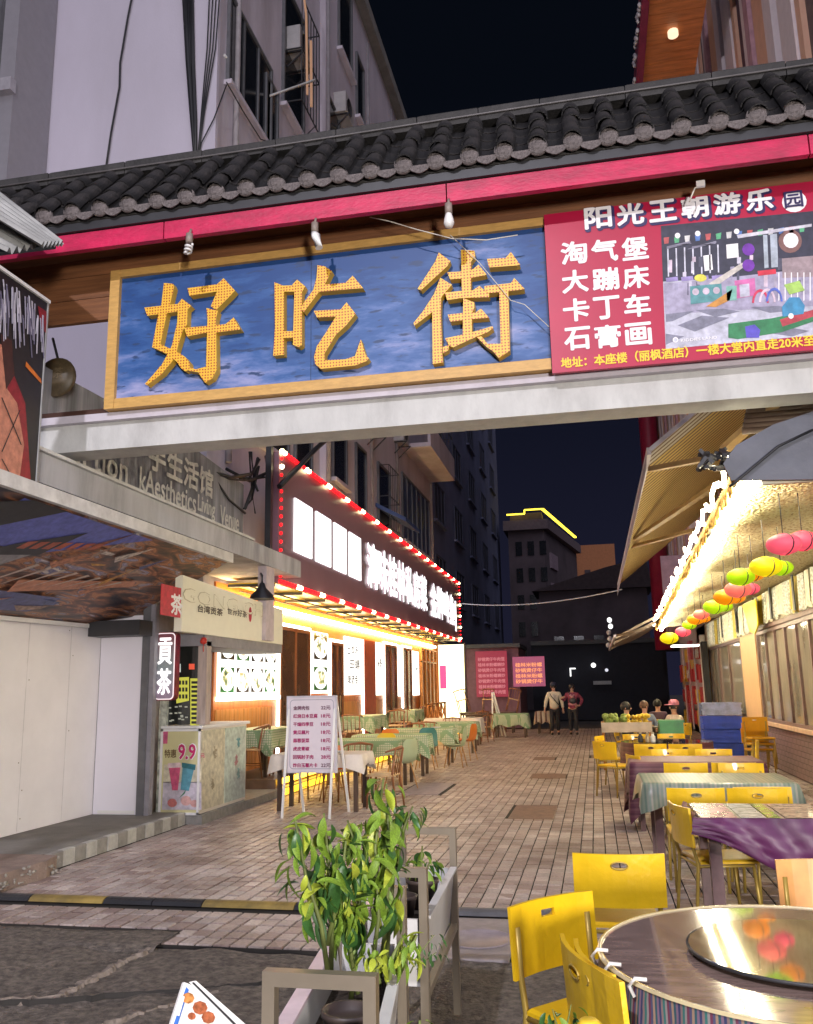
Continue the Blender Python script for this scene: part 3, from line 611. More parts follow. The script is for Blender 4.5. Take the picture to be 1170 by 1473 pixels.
# blue main sign
S = thing('gate_sign', 'large weathered blue signboard in a gold frame with three gold characters', 'sign', (-2.3, 7.2, 4.25))
fl, fr, fb, ft_ = -4.37, -.205, 4.25, 5.66
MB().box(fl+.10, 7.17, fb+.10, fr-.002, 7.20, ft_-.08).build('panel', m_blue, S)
MB().box(fl+.10+1.92, 7.166, fb+.10, fl+.10+1.925, 7.1695, ft_-.08).build('panel_seam', M('dark_seam', (.02, .05, .12), .6), S)
MB().bev(fl+.102, 7.13, fb, fr, 7.233, fb+.10, .006).build('frame', m_goldf, S); MB().bev(fl+.102, 7.13, ft_-.08, fr, 7.233, ft_, .006).build('frame', m_goldf, S)
MB().bev(fl, 7.125, fb, fl+.10, 7.233, ft_, .006).build('frame', m_goldf, S)
def glyph(strokes, ox, oy, sc, label):
    top = MB(); side = MB(); n = 0
    for st in strokes:
        pts = []
        for (a, b) in st: p = P(ox+a/sc, oy+b/sc, y=7.09); pts.append((p.x, p.z))
        d = .062+n*.0012; n += 1
        pl = pts if sum(pts[i][0]*pts[(i+1) % len(pts)][1]-pts[(i+1) % len(pts)][0]*pts[i][1] for i in range(len(pts))) > 0 else pts[::-1]
        m = len(pl); y0, y1 = 7.168, 7.150-d
        top.add([(q[0], y1, q[1]) for q in pl], [tuple(range(m))[::-1] if False else tuple(range(m))])
        side.add([(q[0], y0, q[1]) for q in pl]+[(q[0], y1, q[1]) for q in pl], [(i, (i+1) % m, m+(i+1) % m, m+i) for i in range(m)])
    bm = bmesh.new(); me = top.mesh('letter_face', m_dotgold); bm.from_mesh(me); bmesh.ops.triangulate(bm, faces=bm.faces[:]); bm.to_mesh(me); bm.free()
    o = side.build('character', m_goldside, S); o['label'] = label
    obj('letter_face', me, o)
glyph([
 [(300,125),(395,132),(407,165),(360,370),(330,450),(262,770),(345,805),(440,850),(520,900),(570,960),(575,1030),(525,1055),(480,1020),(440,960),(400,920),(330,870),(175,800),(240,460),(270,370)],
 [(450,340),(490,290),(590,365),(550,400),(545,560),(500,620),(440,820),(430,880),(380,960),(280,1080),(120,1200),(100,1185),(170,1110),(280,980),(340,870),(385,780),(440,540),(445,400)],
 [(95,385),(450,345),(450,425),(240,455),(125,470)],
 [(550,180),(860,140),(930,75),(1050,205),(1000,260),(850,410),(795,370),(860,215),(570,260)],
 [(750,390),(870,420),(850,500),(858,1040),(810,1130),(735,1175),(690,1110),(665,1065),(560,1050),(575,1015),(640,1035),(745,1005),(760,500)],
 [(515,600),(740,580),(950,560),(1035,490),(1110,615),(840,650),(745,650),(545,690)]], 195, 390, 7.3125, 'gold lamp studded character hao, left')
glyph([
 [(110,225),(210,265),(210,990),(95,1000),(105,880),(115,700)],
 [(200,262),(320,258),(320,325),(200,325)],
 [(300,250),(350,200),(435,270),(400,330),(400,885),(365,910),(305,885),(320,325)],
 [(200,745),(325,740),(325,810),(200,815)],
 [(565,50),(640,60),(715,110),(640,255),(580,330),(420,545),(395,500),(420,440),(520,310),(555,180)],
 [(620,255),(860,235),(935,160),(1045,290),(580,330)],
 [(525,530),(810,515),(870,440),(965,560),(870,680),(760,780),(640,980),(640,1050),(860,1040),(960,1005),(1020,830),(1070,990),(1105,1030),(1080,1060),(960,1105),(600,1140),(540,1090),(530,1010),(560,900),(640,780),(760,590),(560,600)]], 380, 375, 7.3125, 'gold lamp studded character chi, middle')
glyph([
 [(285,90),(400,175),(370,225),(110,465),(75,450),(180,290),(250,180)],
 [(300,340),(415,410),(330,510),(210,690),(45,815),(35,790),(130,670),(240,500)],
 [(220,600),(310,520),(305,700),(325,1180),(225,1195)],
 [(325,1030),(390,1005),(380,1060),(330,1090)],
 [(505,65),(640,75),(645,130),(605,180),(605,480),(515,520)],
 [(370,290),(600,275),(680,215),(760,310),(740,320),(600,345),(400,360)],
 [(345,490),(510,475),(620,470),(690,425),(740,470),(785,500),(785,535),(510,545),(370,565)],
 [(530,545),(640,590),(640,635),(615,690),(615,900),(525,910),(525,740)],
 [(375,710),(510,695),(650,690),(705,650),(785,740),(610,755),(400,780)],
 [(350,945),(560,900),(820,825),(825,845),(770,885),(600,955),(430,1035),(390,1015)],
 [(765,160),(950,150),(1000,90),(1090,215),(1060,225),(785,245)],
 [(740,430),(1000,400),(1035,350),(1135,455),(1110,465),(780,500),(740,470)],
 [(885,480),(975,470),(990,1070),(880,1140),(830,1080),(760,1030),(665,935),(710,925),(770,1000),(900,1000)]], 590, 350, 6.882, 'gold lamp studded character jie, right')
# red playground advert
Rd = thing('advert_banner', 'crimson advert banner with white characters and a playground photo beside the blue sign', 'sign', (.9, 7.15, 4.2))
rx0, rx1, rz0, rz1 = -.20, 2.55, 4.20, 5.66
m_red = M('crimson_banner', (.43, .003, .045), .42, var=.08, scale=2); m_wt = M('white_print', (.86, .84, .86), .5, var=.03); m_yt = M('yellow_print', (.9, .62, .03), .5, var=.03); m_nv = M('navy_print', (.03, .02, .10), .5)
MB().box(rx0, 7.10, rz0, rx1, 7.14, rz1).build('banner_panel', m_red, Rd)
YB = 7.0985
def bt(s, u, v, hpx, m, wpx=None, heavy=.03, dy=0):
    """line of print whose baseline starts at a measured point on the banner"""
    a = P(u, v, y=YB); b = P(u, v-hpx, y=YB); w = None
    if wpx: w = P(u+wpx, v-wpx*.095, y=YB).x-a.x
    return text(s, (a.x, YB-dy, a.z), XP, ZP, b.z-a.z, m, Rd, w, .001, heavy=heavy)
for i, ch in enumerate('阳光王朝游乐'):
    bt(ch, 845+i*46.5, 332-i*5.0, 30, m_nv, 38, .09); bt(ch, 843+i*46.5, 330-i*5.0, 29, m_wt, 37, .04, .006)
o_ = P(1143, 290, y=YB); g = MB(); g.prism([(.095*math.cos(a*.3927), .095*math.sin(a*.3927)) for a in range(16)], (o_.x, YB-.001, o_.z), XP, ZP, .001); g.build('lettering_disc', m_wt, Rd)
bt('园', 1130, 300, 23, m_nv, 26, .02, .006)
for r_, line in enumerate(('淘气堡', '大蹦床', '卡丁车', '石膏画')):
    for c_, ch in enumerate(line): bt(ch, 809+c_*44+r_*1.6, 381+r_*41-c_*3.2, 31, m_wt, 36, .035)
bt('地址：本座楼（丽枫酒店）一楼大堂内直走20米至前方', 808, 530, 15, m_yt, 400, .03)
# playground photo print, flat
PH = []
def pq(pts, m, lay):
    pp = [P(a, b, y=YB) for a, b in pts]; g = MB(); g.prism([(p.x, p.z) for p in pp], (0, YB-.0006*lay, 0), XP, ZP, .0004); return g.build('print_shape', m, Rd)
def pm_(n, c=(.5, .5, .5)): return M('print_'+n, c, .45, var=.3, scale=14)
pq([(951,325),(1175,303),(1175,482),(958,502)], pm_('pale', (.50, .50, .60)), 1)
pq([(951,325),(1175,303),(1175,392),(954,405)], pm_('dark', (.035, .035, .06)), 2)
pq([(955,408),(1040,400),(1175,385),(1175,440),(957,452)], pm_('lilac', (.36, .33, .46)), 3)
m_chk = pm_('grey_tile', (.20, .20, .27))
for q in (((958,452),(1000,447),(968,462),(958,463)), ((975,468),(1010,454),(1050,457),(1000,477)), ((1000,446),(1040,444),(1065,448),(1030,456)), ((958,480),(985,484),(958,496)), ((1080,442),(1120,440),(1150,446),(1108,450)), ((1100,478),(1130,470),(1165,476),(1140,484))): pq(q, m_chk, 4)
def pdisc(u, v, r, m, lay, n=12, sq=1.): return pq([(u+r*math.cos(2*math.pi*k/n), v+r*sq*math.sin(2*math.pi*k/n)) for k in range(n)], m, lay)
pdisc(1137, 347, 17, pm_('brown', (.20, .10, .09)), 5, 16); pdisc(1138, 346, 11, m_wt, 6, 14)
pq([(1098,338),(1104,338),(1106,385),(1100,386)], pm_('steel', (.40, .45, .52)), 5); pq([(1108,337),(1118,336),(1120,384),(1110,385)], pm_('steel', (.4, .45, .52)), 5)
for k in range(7): pq([(960+k*12,358-k), (961+k*12,398-k), (963+k*12,398-k), (962+k*12,358-k)], pm_('rail', (.6, .6, .7)), 5)
pq([(1012,368),(1024,366),(1026,388),(1014,390)], m_wt, 5); pq([(1045,352),(1062,350),(1063,370),(1046,372)], m_wt, 5)
pq([(1020,408),(1068,378),(1074,382),(1030,412)], pm_('cream', (.6, .55, .5)), 6)
pdisc(1077, 359, 9, pm_('purple', (.16, .03, .35)), 7); pdisc(1077, 382, 9, pm_('purple', (.16, .03, .35)), 7)
pq([(1090,390),(1116,387),(1117,394),(1091,397)], pm_('redsign', (.6, .03, .06)), 7)
pdisc(1008, 400, 9, pm_('yellowseat', (.7, .65, .08)), 7, 12, .6)
pq([(993,412),(1038,408),(1040,432),(994,438)], pm_('teal', (.10, .30, .32)), 7)
for k in range(3): pdisc(1001+k*15, 420-k, 5, pm_('train_window', (.6, .5, .6)), 8)
pq([(1016,441),(1054,416),(1050,432),(1030,442)], pm_('giraffe', (.55, .25, .05)), 8)
pq([(1057,404),(1086,400),(1088,425),(1058,430)], pm_('pinkhouse', (.55, .14, .35)), 7); pq([(1064,410),(1078,408),(1079,426),(1065,428)], pm_('pale', (.5, .5, .6)), 8)
for k, c in enumerate(((.6, .04, .10), (.7, .55, .65), (.10, .15, .55))):
    x = 1082+k*10; pts = [(x+22*(1-math.cos(a*math.pi/8))*.55, 436-k*1-20*math.sin(a*math.pi/8)) for a in range(9)]; inn = [(x+3+22*(1-math.cos(a*math.pi/8))*.42, 436-k-16*math.sin(a*math.pi/8)) for a in range(9)][::-1]
    for j in range(8): pq([pts[j], pts[j+1], inn[7-j], inn[8-j]], pm_('arch%d' % k, c), 9+k)
pq([(1048,466),(1110,458),(1160,448),(1172,450),(1172,462),(1125,478),(1062,488),(1048,486)], pm_('green', (.03, .20, .08)), 7)
pq([(1122,460),(1172,445),(1172,455),(1126,470)], pm_('ramp_red', (.45, .05, .07)), 8)
pq([(1125,442),(1136,428),(1150,428),(1158,440),(1156,452),(1126,456)], pm_('carblue', (.05, .25, .45)), 12); pdisc(1138, 455, 4, m_wt, 13)
pq([(1072,470),(1086,467),(1094,475),(1092,486),(1074,486)], pm_('bluebox', (.10, .08, .50)), 9)
for k in range(14): pq([(955+k*15,342-k*1.3+(k%2)), (963+k*15,341-k*1.3), (962+k*15,350-k*1.3), (956+k*15,351-k*1.3)], pm_('flag%d' % (k % 4), ((.5, .1, .1), (.1, .4, .2), (.6, .6, .6), (.1, .2, .5))[k % 4]), 5)
RP = random.Random(21)
for k in range(22):
    u = RP.uniform(957, 1165); v = 400+RP.uniform(-30, 18)-(u-957)*.05; w = RP.uniform(1, 6); h = RP.uniform(6, 30)
    pq([(u, v), (u+w, v-.5), (u+w, v+h*.6), (u, v+h*.6)], pm_('clutter%d' % (k % 6), ((.55, .52, .62), (.12, .11, .17), (.30, .28, .40), (.62, .50, .60), (.08, .08, .12), (.40, .36, .46))[k % 6]), 5.2+k*.03)
for k in range(16): u = RP.uniform(955, 1040); pq([(u, 356+RP.uniform(-3, 3)), (u+34, 348+RP.uniform(-3, 3)), (u+34, 349.4), (u, 358)], pm_('truss', (.22, .21, .28)), 5.1+k*.02) if k % 3 == 0 else None
for k in range(6): pq([(1120+k*9, 392), (1121.5+k*9, 392), (1121.5+k*9, 432), (1120+k*9, 433)], m_wt, 6)
for k in range(4): pq([(958+k*22, 400-k), (975+k*22, 398-k), (976+k*22, 404-k), (959+k*22, 406-k)], pm_('ballpit', (.30, .24, .50)), 5.9)
pq([(1060, 338), (1168, 322), (1168, 326), (1062, 343)], pm_('canopy_white', (.62, .60, .68)), 6)
pq([(1125, 372), (1170, 368), (1170, 398), (1126, 400)], pm_('brickwall', (.34, .26, .28)), 5.4)
pq([(1045, 412), (1060, 411), (1060, 432), (1046, 433)], pm_('mint_toy', (.2, .45, .38)), 8)
pq([(1128, 410), (1150, 404), (1158, 418), (1136, 424)], pm_('lime_toy', (.35, .55, .12)), 12)
for u, v in ((1004,336),(1060,333),(975,339)): pdisc(u, v, 4, m_wt, 6)
pdisc(972, 489, 4, m_wt, 7); pdisc(972, 489, 2.6, pm_('pale', (.5, .5, .6)), 8)
bt('KIDDIES LAND', 980, 492, 4, m_wt, 52, .02)
# lamps and wires under the gate roof
m_bulb = M('white_glass_bulb', (.75, .74, .72), .25, var=.03); m_sock = M('brown_socket', (.25, .2, .17), .5)
for (u, v, lab, tl) in ((272, 360, 'unlit spiral bulb at the left under the magenta fascia', (.0, -.05)), (453, 345, 'unlit tube bulb tilted left above the middle character', (-.03, -.03)), (646, 318, 'unlit bulb with an upward socket near the right of the blue sign', (0, 0))):
    p = P(u, v, y=6.70); t = thing('gate_bulb', lab, 'bulb', p, group='unlit bulbs along the gate')
    g = MB(); c = Vector(p); MB().tube([c+Vector((0, 0, .16)), c+Vector((0, 0, .07))], .032, 10).build('socket', m_sock, t)
    if 'spiral' in lab:
        MB().tube([c+Vector((.03*math.cos(k*.7), .03*math.sin(k*.7)-k*.001, .06-k*.0042)) for k in range(26)], .011, 5).build('bulb', m_bulb, t)
    elif 'tube' in lab: MB().tube([c+Vector((-.01, 0, .07)), c+Vector((.015, -.01, .03)), c+Vector((.045, -.02, -.09))], [.025, .04, .034], 10).build('bulb', m_bulb, t)
    else: MB().lathe([(0, -.06), (.03, -.055), (.046, -.02), (.04, .02), (.025, .07)], c, 12).build('bulb', m_bulb, t)
    MB().tube([c+Vector((0, 0, .16)), c+Vector((0, .03, .22))], .012, 6).build('bracket', m_sock, t)
m_wc = M('white_wire', (.62, .58, .5), .5)
cable('cable', [P(*q, y=7.05) for q in ((648,338),(690,378),(735,432),(755,438),(790,470))], .0035, 'thin white wire falling across the character on the right', None, m_wc)
cable('cable', [P(*q, y=6.95) for q in ((532,312),(560,318),(600,330),(650,343),(700,345),(745,338))], .005, 'thin pale wire looping along the top of the blue sign', None, m_wc)
cable('cable', [P(*q, y=6.95) for q in ((1010,268),(1000,270),(992,290))], .007, 'short white wire hanging above the crimson banner', None, m_wc)
t = thing('junction_box', 'small white connector block above the crimson banner', 'connector', P(1007, 265, y=6.95)); a = P(1002, 270, y=6.95)
MB().bev(a.x, 6.93, a.z, a.x+.07, 6.96, a.z+.055, .004).build('casing', m_bulb, t)

# ================================================================== LEFT SIDE OF THE STREET
XS = -4.82
Kb = thing('shop_canopy', 'long weathered concrete canopy slab along the left shops', 'canopy', (-5.4, 10.5, 3.5))
MB().box(-6.9, 6.4, 3.52, XS, 14.2, 3.80).build('slab', m_slabc, Kb)
MB().box(-6.0, 6.4, 3.803, XS+.04, 12.0, 3.835).build('edge_trim', M('pale_metal_edge', (.6, .6, .58), .4), Kb)
t = thing('parapet_wall', 'dark stained concrete parapet with raised pale letters above the canopy slab', 'wall', (-5.6, 11, 3.8))
XPW = -5.45
g = MB(); g.prism([(5.5, 3.84), (13.15, 3.84), (13.15, 4.95), (11.2, 5.08), (5.5, 4.96)], (XPW-.12, 0, 0), (0, 1, 0), (0, 0, 1), .12)
g.build('wall_panel', M('streaked_dark_concrete', (.24, .24, .265), .85, var=.45, scale=2.5, dirt=.95, dirtcol=(.05, .05, .06), stretch=(1, 3, .25), bump=.2), t)
m_let = M('pale_raised_letter', (.62, .61, .57), .6, var=.15, scale=20, dirt=.6)
def wl(s, u0, v0, u1, hpx, heavy=.03):
    a = P(u0, v0, x=XPW); b = P(u0, v0-hpx, x=XPW); c = P(u1, v0, x=XPW)
    text(s, (XPW+.002, a.y, a.z), YP, ZP, b.z-a.z, m_let, t, c.y-a.y, .02, heavy=heavy)
text('手生活馆', (XPW+.002, 9.95, 4.46), YP, ZP, .40, m_let, t, 1.95, .02, heavy=.03); wl('h tion kAesthetics', 82, 672, 288, 0+30, .02) if False else None
a = P(85, 683, x=XPW); zz = 4.12
for s_, ya, yb in (('shi', 8.0, 8.55), ('tion', 8.7, 9.45), ('kAesthetics', 9.75, 11.35), ('Living', 11.42, 12.0), ('Venue', 12.2, 12.92)):
    text(s_, (XPW+.002, ya, zz), YP, ZP, .30, m_let, t, yb-ya, .02, heavy=.02)
# side awning with printed underside
Aw = thing('printed_awning', 'sloping awning with a dark painted picture on its underside above the white boards', 'awning', (-5.2, 8, 3))
m_art = bpy.data.materials.new('printed_picture'); m_art.use_nodes = True
nt = m_art.node_tree; b_ = nt.nodes['Principled BSDF']; N = nt.nodes.new; L = nt.links.new
tc_ = N('ShaderNodeTexCoord'); mp_ = N('ShaderNodeMapping'); mp_.inputs['Rotation'].default_value = (0, .6, .75); mp_.inputs['Scale'].default_value = (3.6, .9, 1.5); L(tc_.outputs['Object'], mp_.inputs[0])
nn = N('ShaderNodeTexNoise'); nn.inputs['Scale'].default_value = 2.2; nn.inputs['Detail'].default_value = 9; nn.inputs['Distortion'].default_value = 1.1; L(mp_.outputs[0], nn.inputs[0])
rr = N('ShaderNodeValToRGB'); e = rr.color_ramp.elements; e[0].position = .30; e[0].color = (.02, .018, .03, 1); e[1].position = .70; e[1].color = (.62, .55, .52, 1)
for p_, c_ in ((.42, (.075, .045, .04)), (.50, (.19, .08, .05)), (.55, (.42, .18, .08)), (.59, (.11, .07, .07)), (.63, (.30, .25, .26)), (.66, (.13, .13, .30))): q = e.new(p_); q.color = (*c_, 1)
L(nn.outputs['Fac'], rr.inputs[0]); L(rr.outputs[0], b_.inputs['Base Color']); b_.inputs['Roughness'].default_value = .45
FA = P(0, 700, x=-4.5); fz = 3.27
g = MB(); top = [(-4.5, 4.6, fz), (-4.5, 10.43, fz), (-5.82, 10.4, 2.60), (-6.22, 10.0, 2.50), (-6.22, 4.6, 2.42)]
g.add(top+[(p[0], p[1], p[2]+.05) for p in top], [(0, 4, 3, 2, 1), (5, 6, 7, 8, 9), (0, 1, 6, 5), (1, 2, 7, 6), (2, 3, 8, 7), (3, 4, 9, 8), (4, 0, 5, 9)])
g.build('picture_panel', m_art, Aw)
# printed shapes on the underside
def under(y, s, d=.006):
    """point on the sloping underside: s=0 at the street edge, 1 at the wall"""
    x = -4.5-1.6*s; z = fz-(fz-2.46)*s*1.0; return Vector((x, y, z-d-.02*s))
def ushape(pts, m, d=.006): MB().add([under(y, s, d) for y, s in pts], [tuple(range(len(pts)))]).build('print_shape', m, Aw)
ushape([(6.3, .03), (8.5, .03), (7.4, .35), (6.2, .42)], pm_('night_blue', (.09, .11, .40)), .012)
ushape([(5.4, .3), (6.4, .02), (6.9, .02), (6.3, .33), (6.2, .5)], pm_('silhouette', (.015, .015, .02)), .018)
ushape([(6.9, .34), (7.5, .12), (7.35, .38), (6.6, .5)], pm_('silhouette', (.015, .015, .02)), .018)
ushape([(5.2, .55), (7.3, .38), (6.6, .95), (5.2, .98)], pm_('grey_rock', (.22, .21, .23)), .01)
ushape([(7.6, .62), (9.3, .42), (9.4, .48), (7.7, .74)], pm_('skin_orange', (.42, .17, .09)), .014)
R9 = random.Random(11)
for k in range(16):
    y = R9.uniform(7.4, 9.8); s_ = R9.uniform(.2, .85); l = R9.uniform(.15, .5); w = R9.uniform(.012, .04); a_ = R9.uniform(-.25, .05)
    ushape([(y, s_), (y+l, s_+a_), (y+l*.9, s_+a_+w), (y+l*.3, s_+w*1.4)], M('brush_%d' % (k % 6), ((.34, .13, .06), (.26, .17, .13), (.42, .20, .03), (.06, .08, .20), (.16, .05, .03), (.42, .36, .33))[k % 6], .45, var=.6, scale=20), .016+.0004*(k % 20))
for k in range(3):
    y = R9.uniform(5.6, 7.6); s_ = R9.uniform(.45, .95); l = R9.uniform(.2, .6)
    ushape([(y, s_), (y+l, s_-.08), (y+l*.8, s_-.05)], M('brush_%d' % (k % 6)), .022+.0004*k)
ushape([(6.7, .75), (8.6, .72), (8.4, .9), (6.9, .95)], pm_('dull_blue', (.07, .08, .20)), .012)
for k in range(8): ushape([(7.2+k*.22, .72-.02*k), (7.5+k*.22, .45), (7.56+k*.22, .46)], pm_('bone', (.42, .33, .28)), .02)
for k in range(7): ushape([(7.0+k*.14, .30-.02*k), (7.1+k*.14, .28-.02*k), (7.07+k*.14, .36-.02*k), (6.98+k*.14, .37-.02*k)], pm_('script_red', (.35, .08, .04)), .02)
g = MB(); g.box(-4.52, 4.6, fz-.02, -4.46, 10.46, fz+.10); g.build('front_rail', M('pale_painted_rail', (.62, .61, .60), .5, dirt=.3), Aw)
MB().beam((-6.20, 4.6, 2.40), (-6.20, 10.0, 2.47), .05, .05).build('wall_rail', m_whitep, Aw)
MB().box(-6.2, 10.02, 2.34, -5.5, 10.36, 2.53).build('end_flap', m_dark, Aw)
# billboard above
Bb = thing('billboard', 'tall side billboard with a figure in silver fringe and red at the left edge', 'sign', (-4.5, 5.5, 3.4))
XBB = -4.50
MB().box(XBB-.08, 3.2, 3.38, XBB, 6.36, 4.99).build('panel', pm_('black_panel', (.014, .012, .014)), Bb)
MB().box(XBB-.1, 3.2, 4.992, XBB+.02, 6.38, 5.02).build('frame', m_whitep, Bb); MB().box(XBB-.1, 6.361, 3.38, XBB+.01, 6.375, 4.99).build('frame', M('thin_grey_frame', (.3, .3, .3), .5), Bb)
def bb(pts, m, lay, name='print_shape'):
    g = MB(); pp = [P(a, b, x=XBB) for a, b in pts]; g.prism([(p.y, p.z) for p in pp], (XBB+.0015*lay, 0, 0), YP, ZP, .001); g.build(name, m, Bb)
bb([(-40, 560), (20, 540), (36, 580), (45, 705), (-40, 690)], pm_('dark_red_cloth', (.24, .012, .02)), 1)
bb([(-40, 470), (8, 500), (10, 560), (24, 580), (34, 640), (26, 700), (-40, 690)], pm_('skin', (.50, .20, .13)), 2)
bb([(0, 480), (16, 490), (20, 540), (8, 560)], pm_('dark_hair', (.05, .015, .012)), 3)
bb([(37, 520), (58, 545), (59, 552), (36, 527)], pm_('orange_glow', (.6, .16, .02)), 3)
bb([(54, 440), (66, 448), (66, 480), (58, 470)], pm_('dark_red_cloth', (.24, .012, .02)), 3)
for k in range(60):
    u = random.uniform(-8, 62); v = 398+.64*max(0, u)+random.uniform(0, 40); l = random.uniform(22, 56); s_ = random.uniform(-2, 5)
    bb([(u, v), (u+1.8, v+1), (u+s_+1, v+l), (u+s_-.3, v+l)], M('silver_print_%d' % (k % 3), ((.34, .33, .42), (.55, .54, .62), (.15, .14, .21))[k % 3], .5), 4+k*.05, 'fringe_print')
for pts in (((0, 572), (28, 640)), ((26, 590), (0, 650)), ((0, 660), (16, 690))): bb([pts[0], (pts[0][0]+1.5, pts[0][1]), (pts[1][0]+1.5, pts[1][1]), pts[1]], pm_('black_cord', (.02, .01, .01)), 8)
# corrugated scrap over the upper left
Cr = thing('corrugated_sheet', 'grey corrugated roof sheet jutting in at the left over the magenta fascia', 'roof sheet', (-4.6, 6, 5.6))
def corr(a, b, c, d, n, m, parent, amp=.035, name='sheet'):
    vs = []; fs = []; a, b, c, d = map(Vector, (a, b, c, d)); N_ = n*6
    nr = (b-a).cross(d-a).normalized()
    for i in range(N_+1):
        t_ = i/N_; off = nr*amp*math.sin(t_*n*2*math.pi)
        vs += [a.lerp(b, t_)+off, d.lerp(c, t_)+off]
    for i in range(N_): fs.append((2*i, 2*i+2, 2*i+3, 2*i+1))
    g = MB(); g.add(vs, fs, True); return g.build(name, m, parent)
m_corr = M('grey_corrugated_sheet', (.32, .32, .31), .6, var=.2, dirt=.5, dirtcol=(.1, .1, .1))
corr(P(92, 350, y=6.3), P(60, 352, y=5.9), P(-60, 280, y=5.5), P(-10, 268, y=6.3), 6, m_corr, Cr)
corr(P(62, 352, y=6.2), P(10, 362, y=5.8), P(-60, 330, y=5.5), P(-10, 300, y=6.2), 5, m_corr, Cr)
MB().beam(P(-30, 362, y=6.2), P(78, 349, y=6.2), .06, .09).build('edge_beam', M('grey_green_beam', (.10, .13, .14), .5), Cr)
# round sign
t = thing('round_sign', 'dark oval hanging sign seen through the gap beside the blue sign', 'sign', P(90, 535, y=7.9))
c = P(82, 543, y=7.9); g = MB(); g.lathe([(0, -.03), (.21, -.03), (.22, 0), (.21, .03), (0, .03)], (0, 0, 0), 24, 1, 1); g.v = [(c.x+p[0], c.y+p[2], c.z+p[1]) for p in g.v]
g.build('disc', M('dark_bronze_disc', (.09, .065, .035), .5, var=.3, scale=20), t); MB().beam((c.x, c.y, c.z+.2), (c.x-.15, c.y+.1, c.z+.5), .02, .02).build('hanger', m_dark, t)
text('茶', (c.x-.03, c.y-.032, c.z-.02), XP, ZP, .12, M('bronze_mark', (.16, .12, .07), .5), t)
# white boards and posts
def hoard(lab, x0, y0, x1, y1, z1, wallm):
    t = thing('white_hoarding', lab, 'board', ((x0+x1)/2, (y0+y1)/2, .15)); d = (Vector((x1, y1, 0))-Vector((x0, y0, 0))).normalized(); n = Vector((d.y, -d.x, 0))*.05
    a = Vector((x0, y0, .152)); b = Vector((x1, y1, .152)); g = MB()
    g.add([a, b, b+n, a+n]+[p+Vector((0, 0, z1-.15)) for p in (a, b, b+n, a+n)], [(3, 2, 1, 0), (4, 5, 6, 7), (0, 1, 5, 4), (1, 2, 6, 5), (2, 3, 7, 6), (3, 0, 4, 7)])
    g.build('board_panel', wallm, t); return t
m_h1 = M('cream_white_board', (.88, .85, .86), .4, var=.05, scale=1.5, dirt=.12, dirtcol=(.5, .47, .45)); m_h2 = M('lilac_white_board', (.82, .79, .86), .45, var=.03, scale=1)
t = hoard('long cream white board along the left step', -6.33, 8.12, -6.33, 10.46, 2.62, m_h1)
for k, y in enumerate((8.95, 9.78)): MB().box(-6.279, y, .17, -6.2765, y+.008, 2.58).build('panel_seam', M('thin_grey_seam', (.66, .64, .64), .6), t)
for k in range(8): yy, zz_ = random.choice((8.2, 8.91, 9.0, 9.74, 9.84, 10.4)), .3+.3*k; MB().ball((-6.277, yy, zz_), .004, .008, .008, 6, 4).build('screw_head', m_steel, t)
MB().beam((-6.26, 8.13, 2.60), (-6.26, 10.45, 2.60), .03, .04).build('top_rail', m_whitep, t)
t = hoard('lilac white board facing the street end of the cream one', -6.27, 10.50, -5.66, 10.50, 2.62, m_h2)
MB().box(-6.2, 10.44, .16, -5.7, 10.449, .20).build('bottom_rail', m_whitep, t)
for i, (x, y, lab) in enumerate(((-6.33, 8.0, 'dark post at the left end of the cream white board'), (-5.60, 10.44, 'dark post between the lilac board and the tea kiosk'))):
    t = thing('shop_post', lab, 'post', (x, y, .15)); MB().box(x-.045, y-.06, .15, x+.055, y+.06, 2.75).build('shaft', m_frame, t); MB().box(x+.057, y-.05, .15, x+.12, y+.05, 2.75).build('shaft_edge', M('grey_post_edge', (.25, .24, .27), .5), t)
MB_ = thing('next_board', 'pale board edge at the far left beyond the dark post', 'board', (-6.4, 7.4, .15)); MB().box(-6.45, 6.6, .15, -6.38, 7.9, 2.6).build('board_panel', m_h2, MB_)
MB().box(-12, 10.62, 0, -6.17, 13.0, 3.5).build('shop_wall', M('shop_wall_grey', (.25, .23, .25), .8), thing('shop_block', 'grey shop front wall behind the tea kiosk under the canopy', 'building', (-8, 11, 0)))
MB().box(-12, 5.0, .15, -6.46, 10.60, 3.5).build('shop_wall', M('shop_wall_grey'), thing('shop_block', 'shop interior wall behind the long white board', 'building', (-8, 8, 0)))
# tea kiosk
K = thing('tea_kiosk', 'bubble tea kiosk with price poster counter and glazed hatch', 'kiosk', (-5.3, 11.2, 0))
MB().box(-5.60, 10.74, 0, -4.93, 13.6, .115).build('plinth', m_kg, K)
m_kc = M('cream_counter_panel', (.78, .73, .64), .5, var=.06, scale=5)
MB().box(-5.49, 10.76, .12, -4.99, 12.3, 1.17).build('counter', m_kc, K)
MB().bev(-5.52, 10.72, 1.17, -4.95, 12.34, 1.21, .008).build('counter_top', m_whitep, K)
o = MB().box(-5.50, 10.735, .13, -4.985, 10.757, 1.165).build('poster', M('poster_pale_green', (.60, .56, .30), .4, var=.04), K)
g = MB()
for q in ((-5.52, .12, -5.49, 1.17), (-5.0, .12, -4.97, 1.17), (-5.52, 1.14, -4.97, 1.175), (-5.52, .115, -4.97, .145)): g.box(q[0], 10.72, q[1], q[2], 10.734, q[3])
g.build('poster_frame', m_whitep, K)
YK = 10.7335
def kq(pts, m, lay, name='print_shape'):
    g = MB(); pp = [P(a, b, y=YK) for a, b in pts]; g.prism([(p.x, p.z) for p in pp], (0, YK-.0012*lay, 0), XP, ZP, .001); g.build(name, m, K)
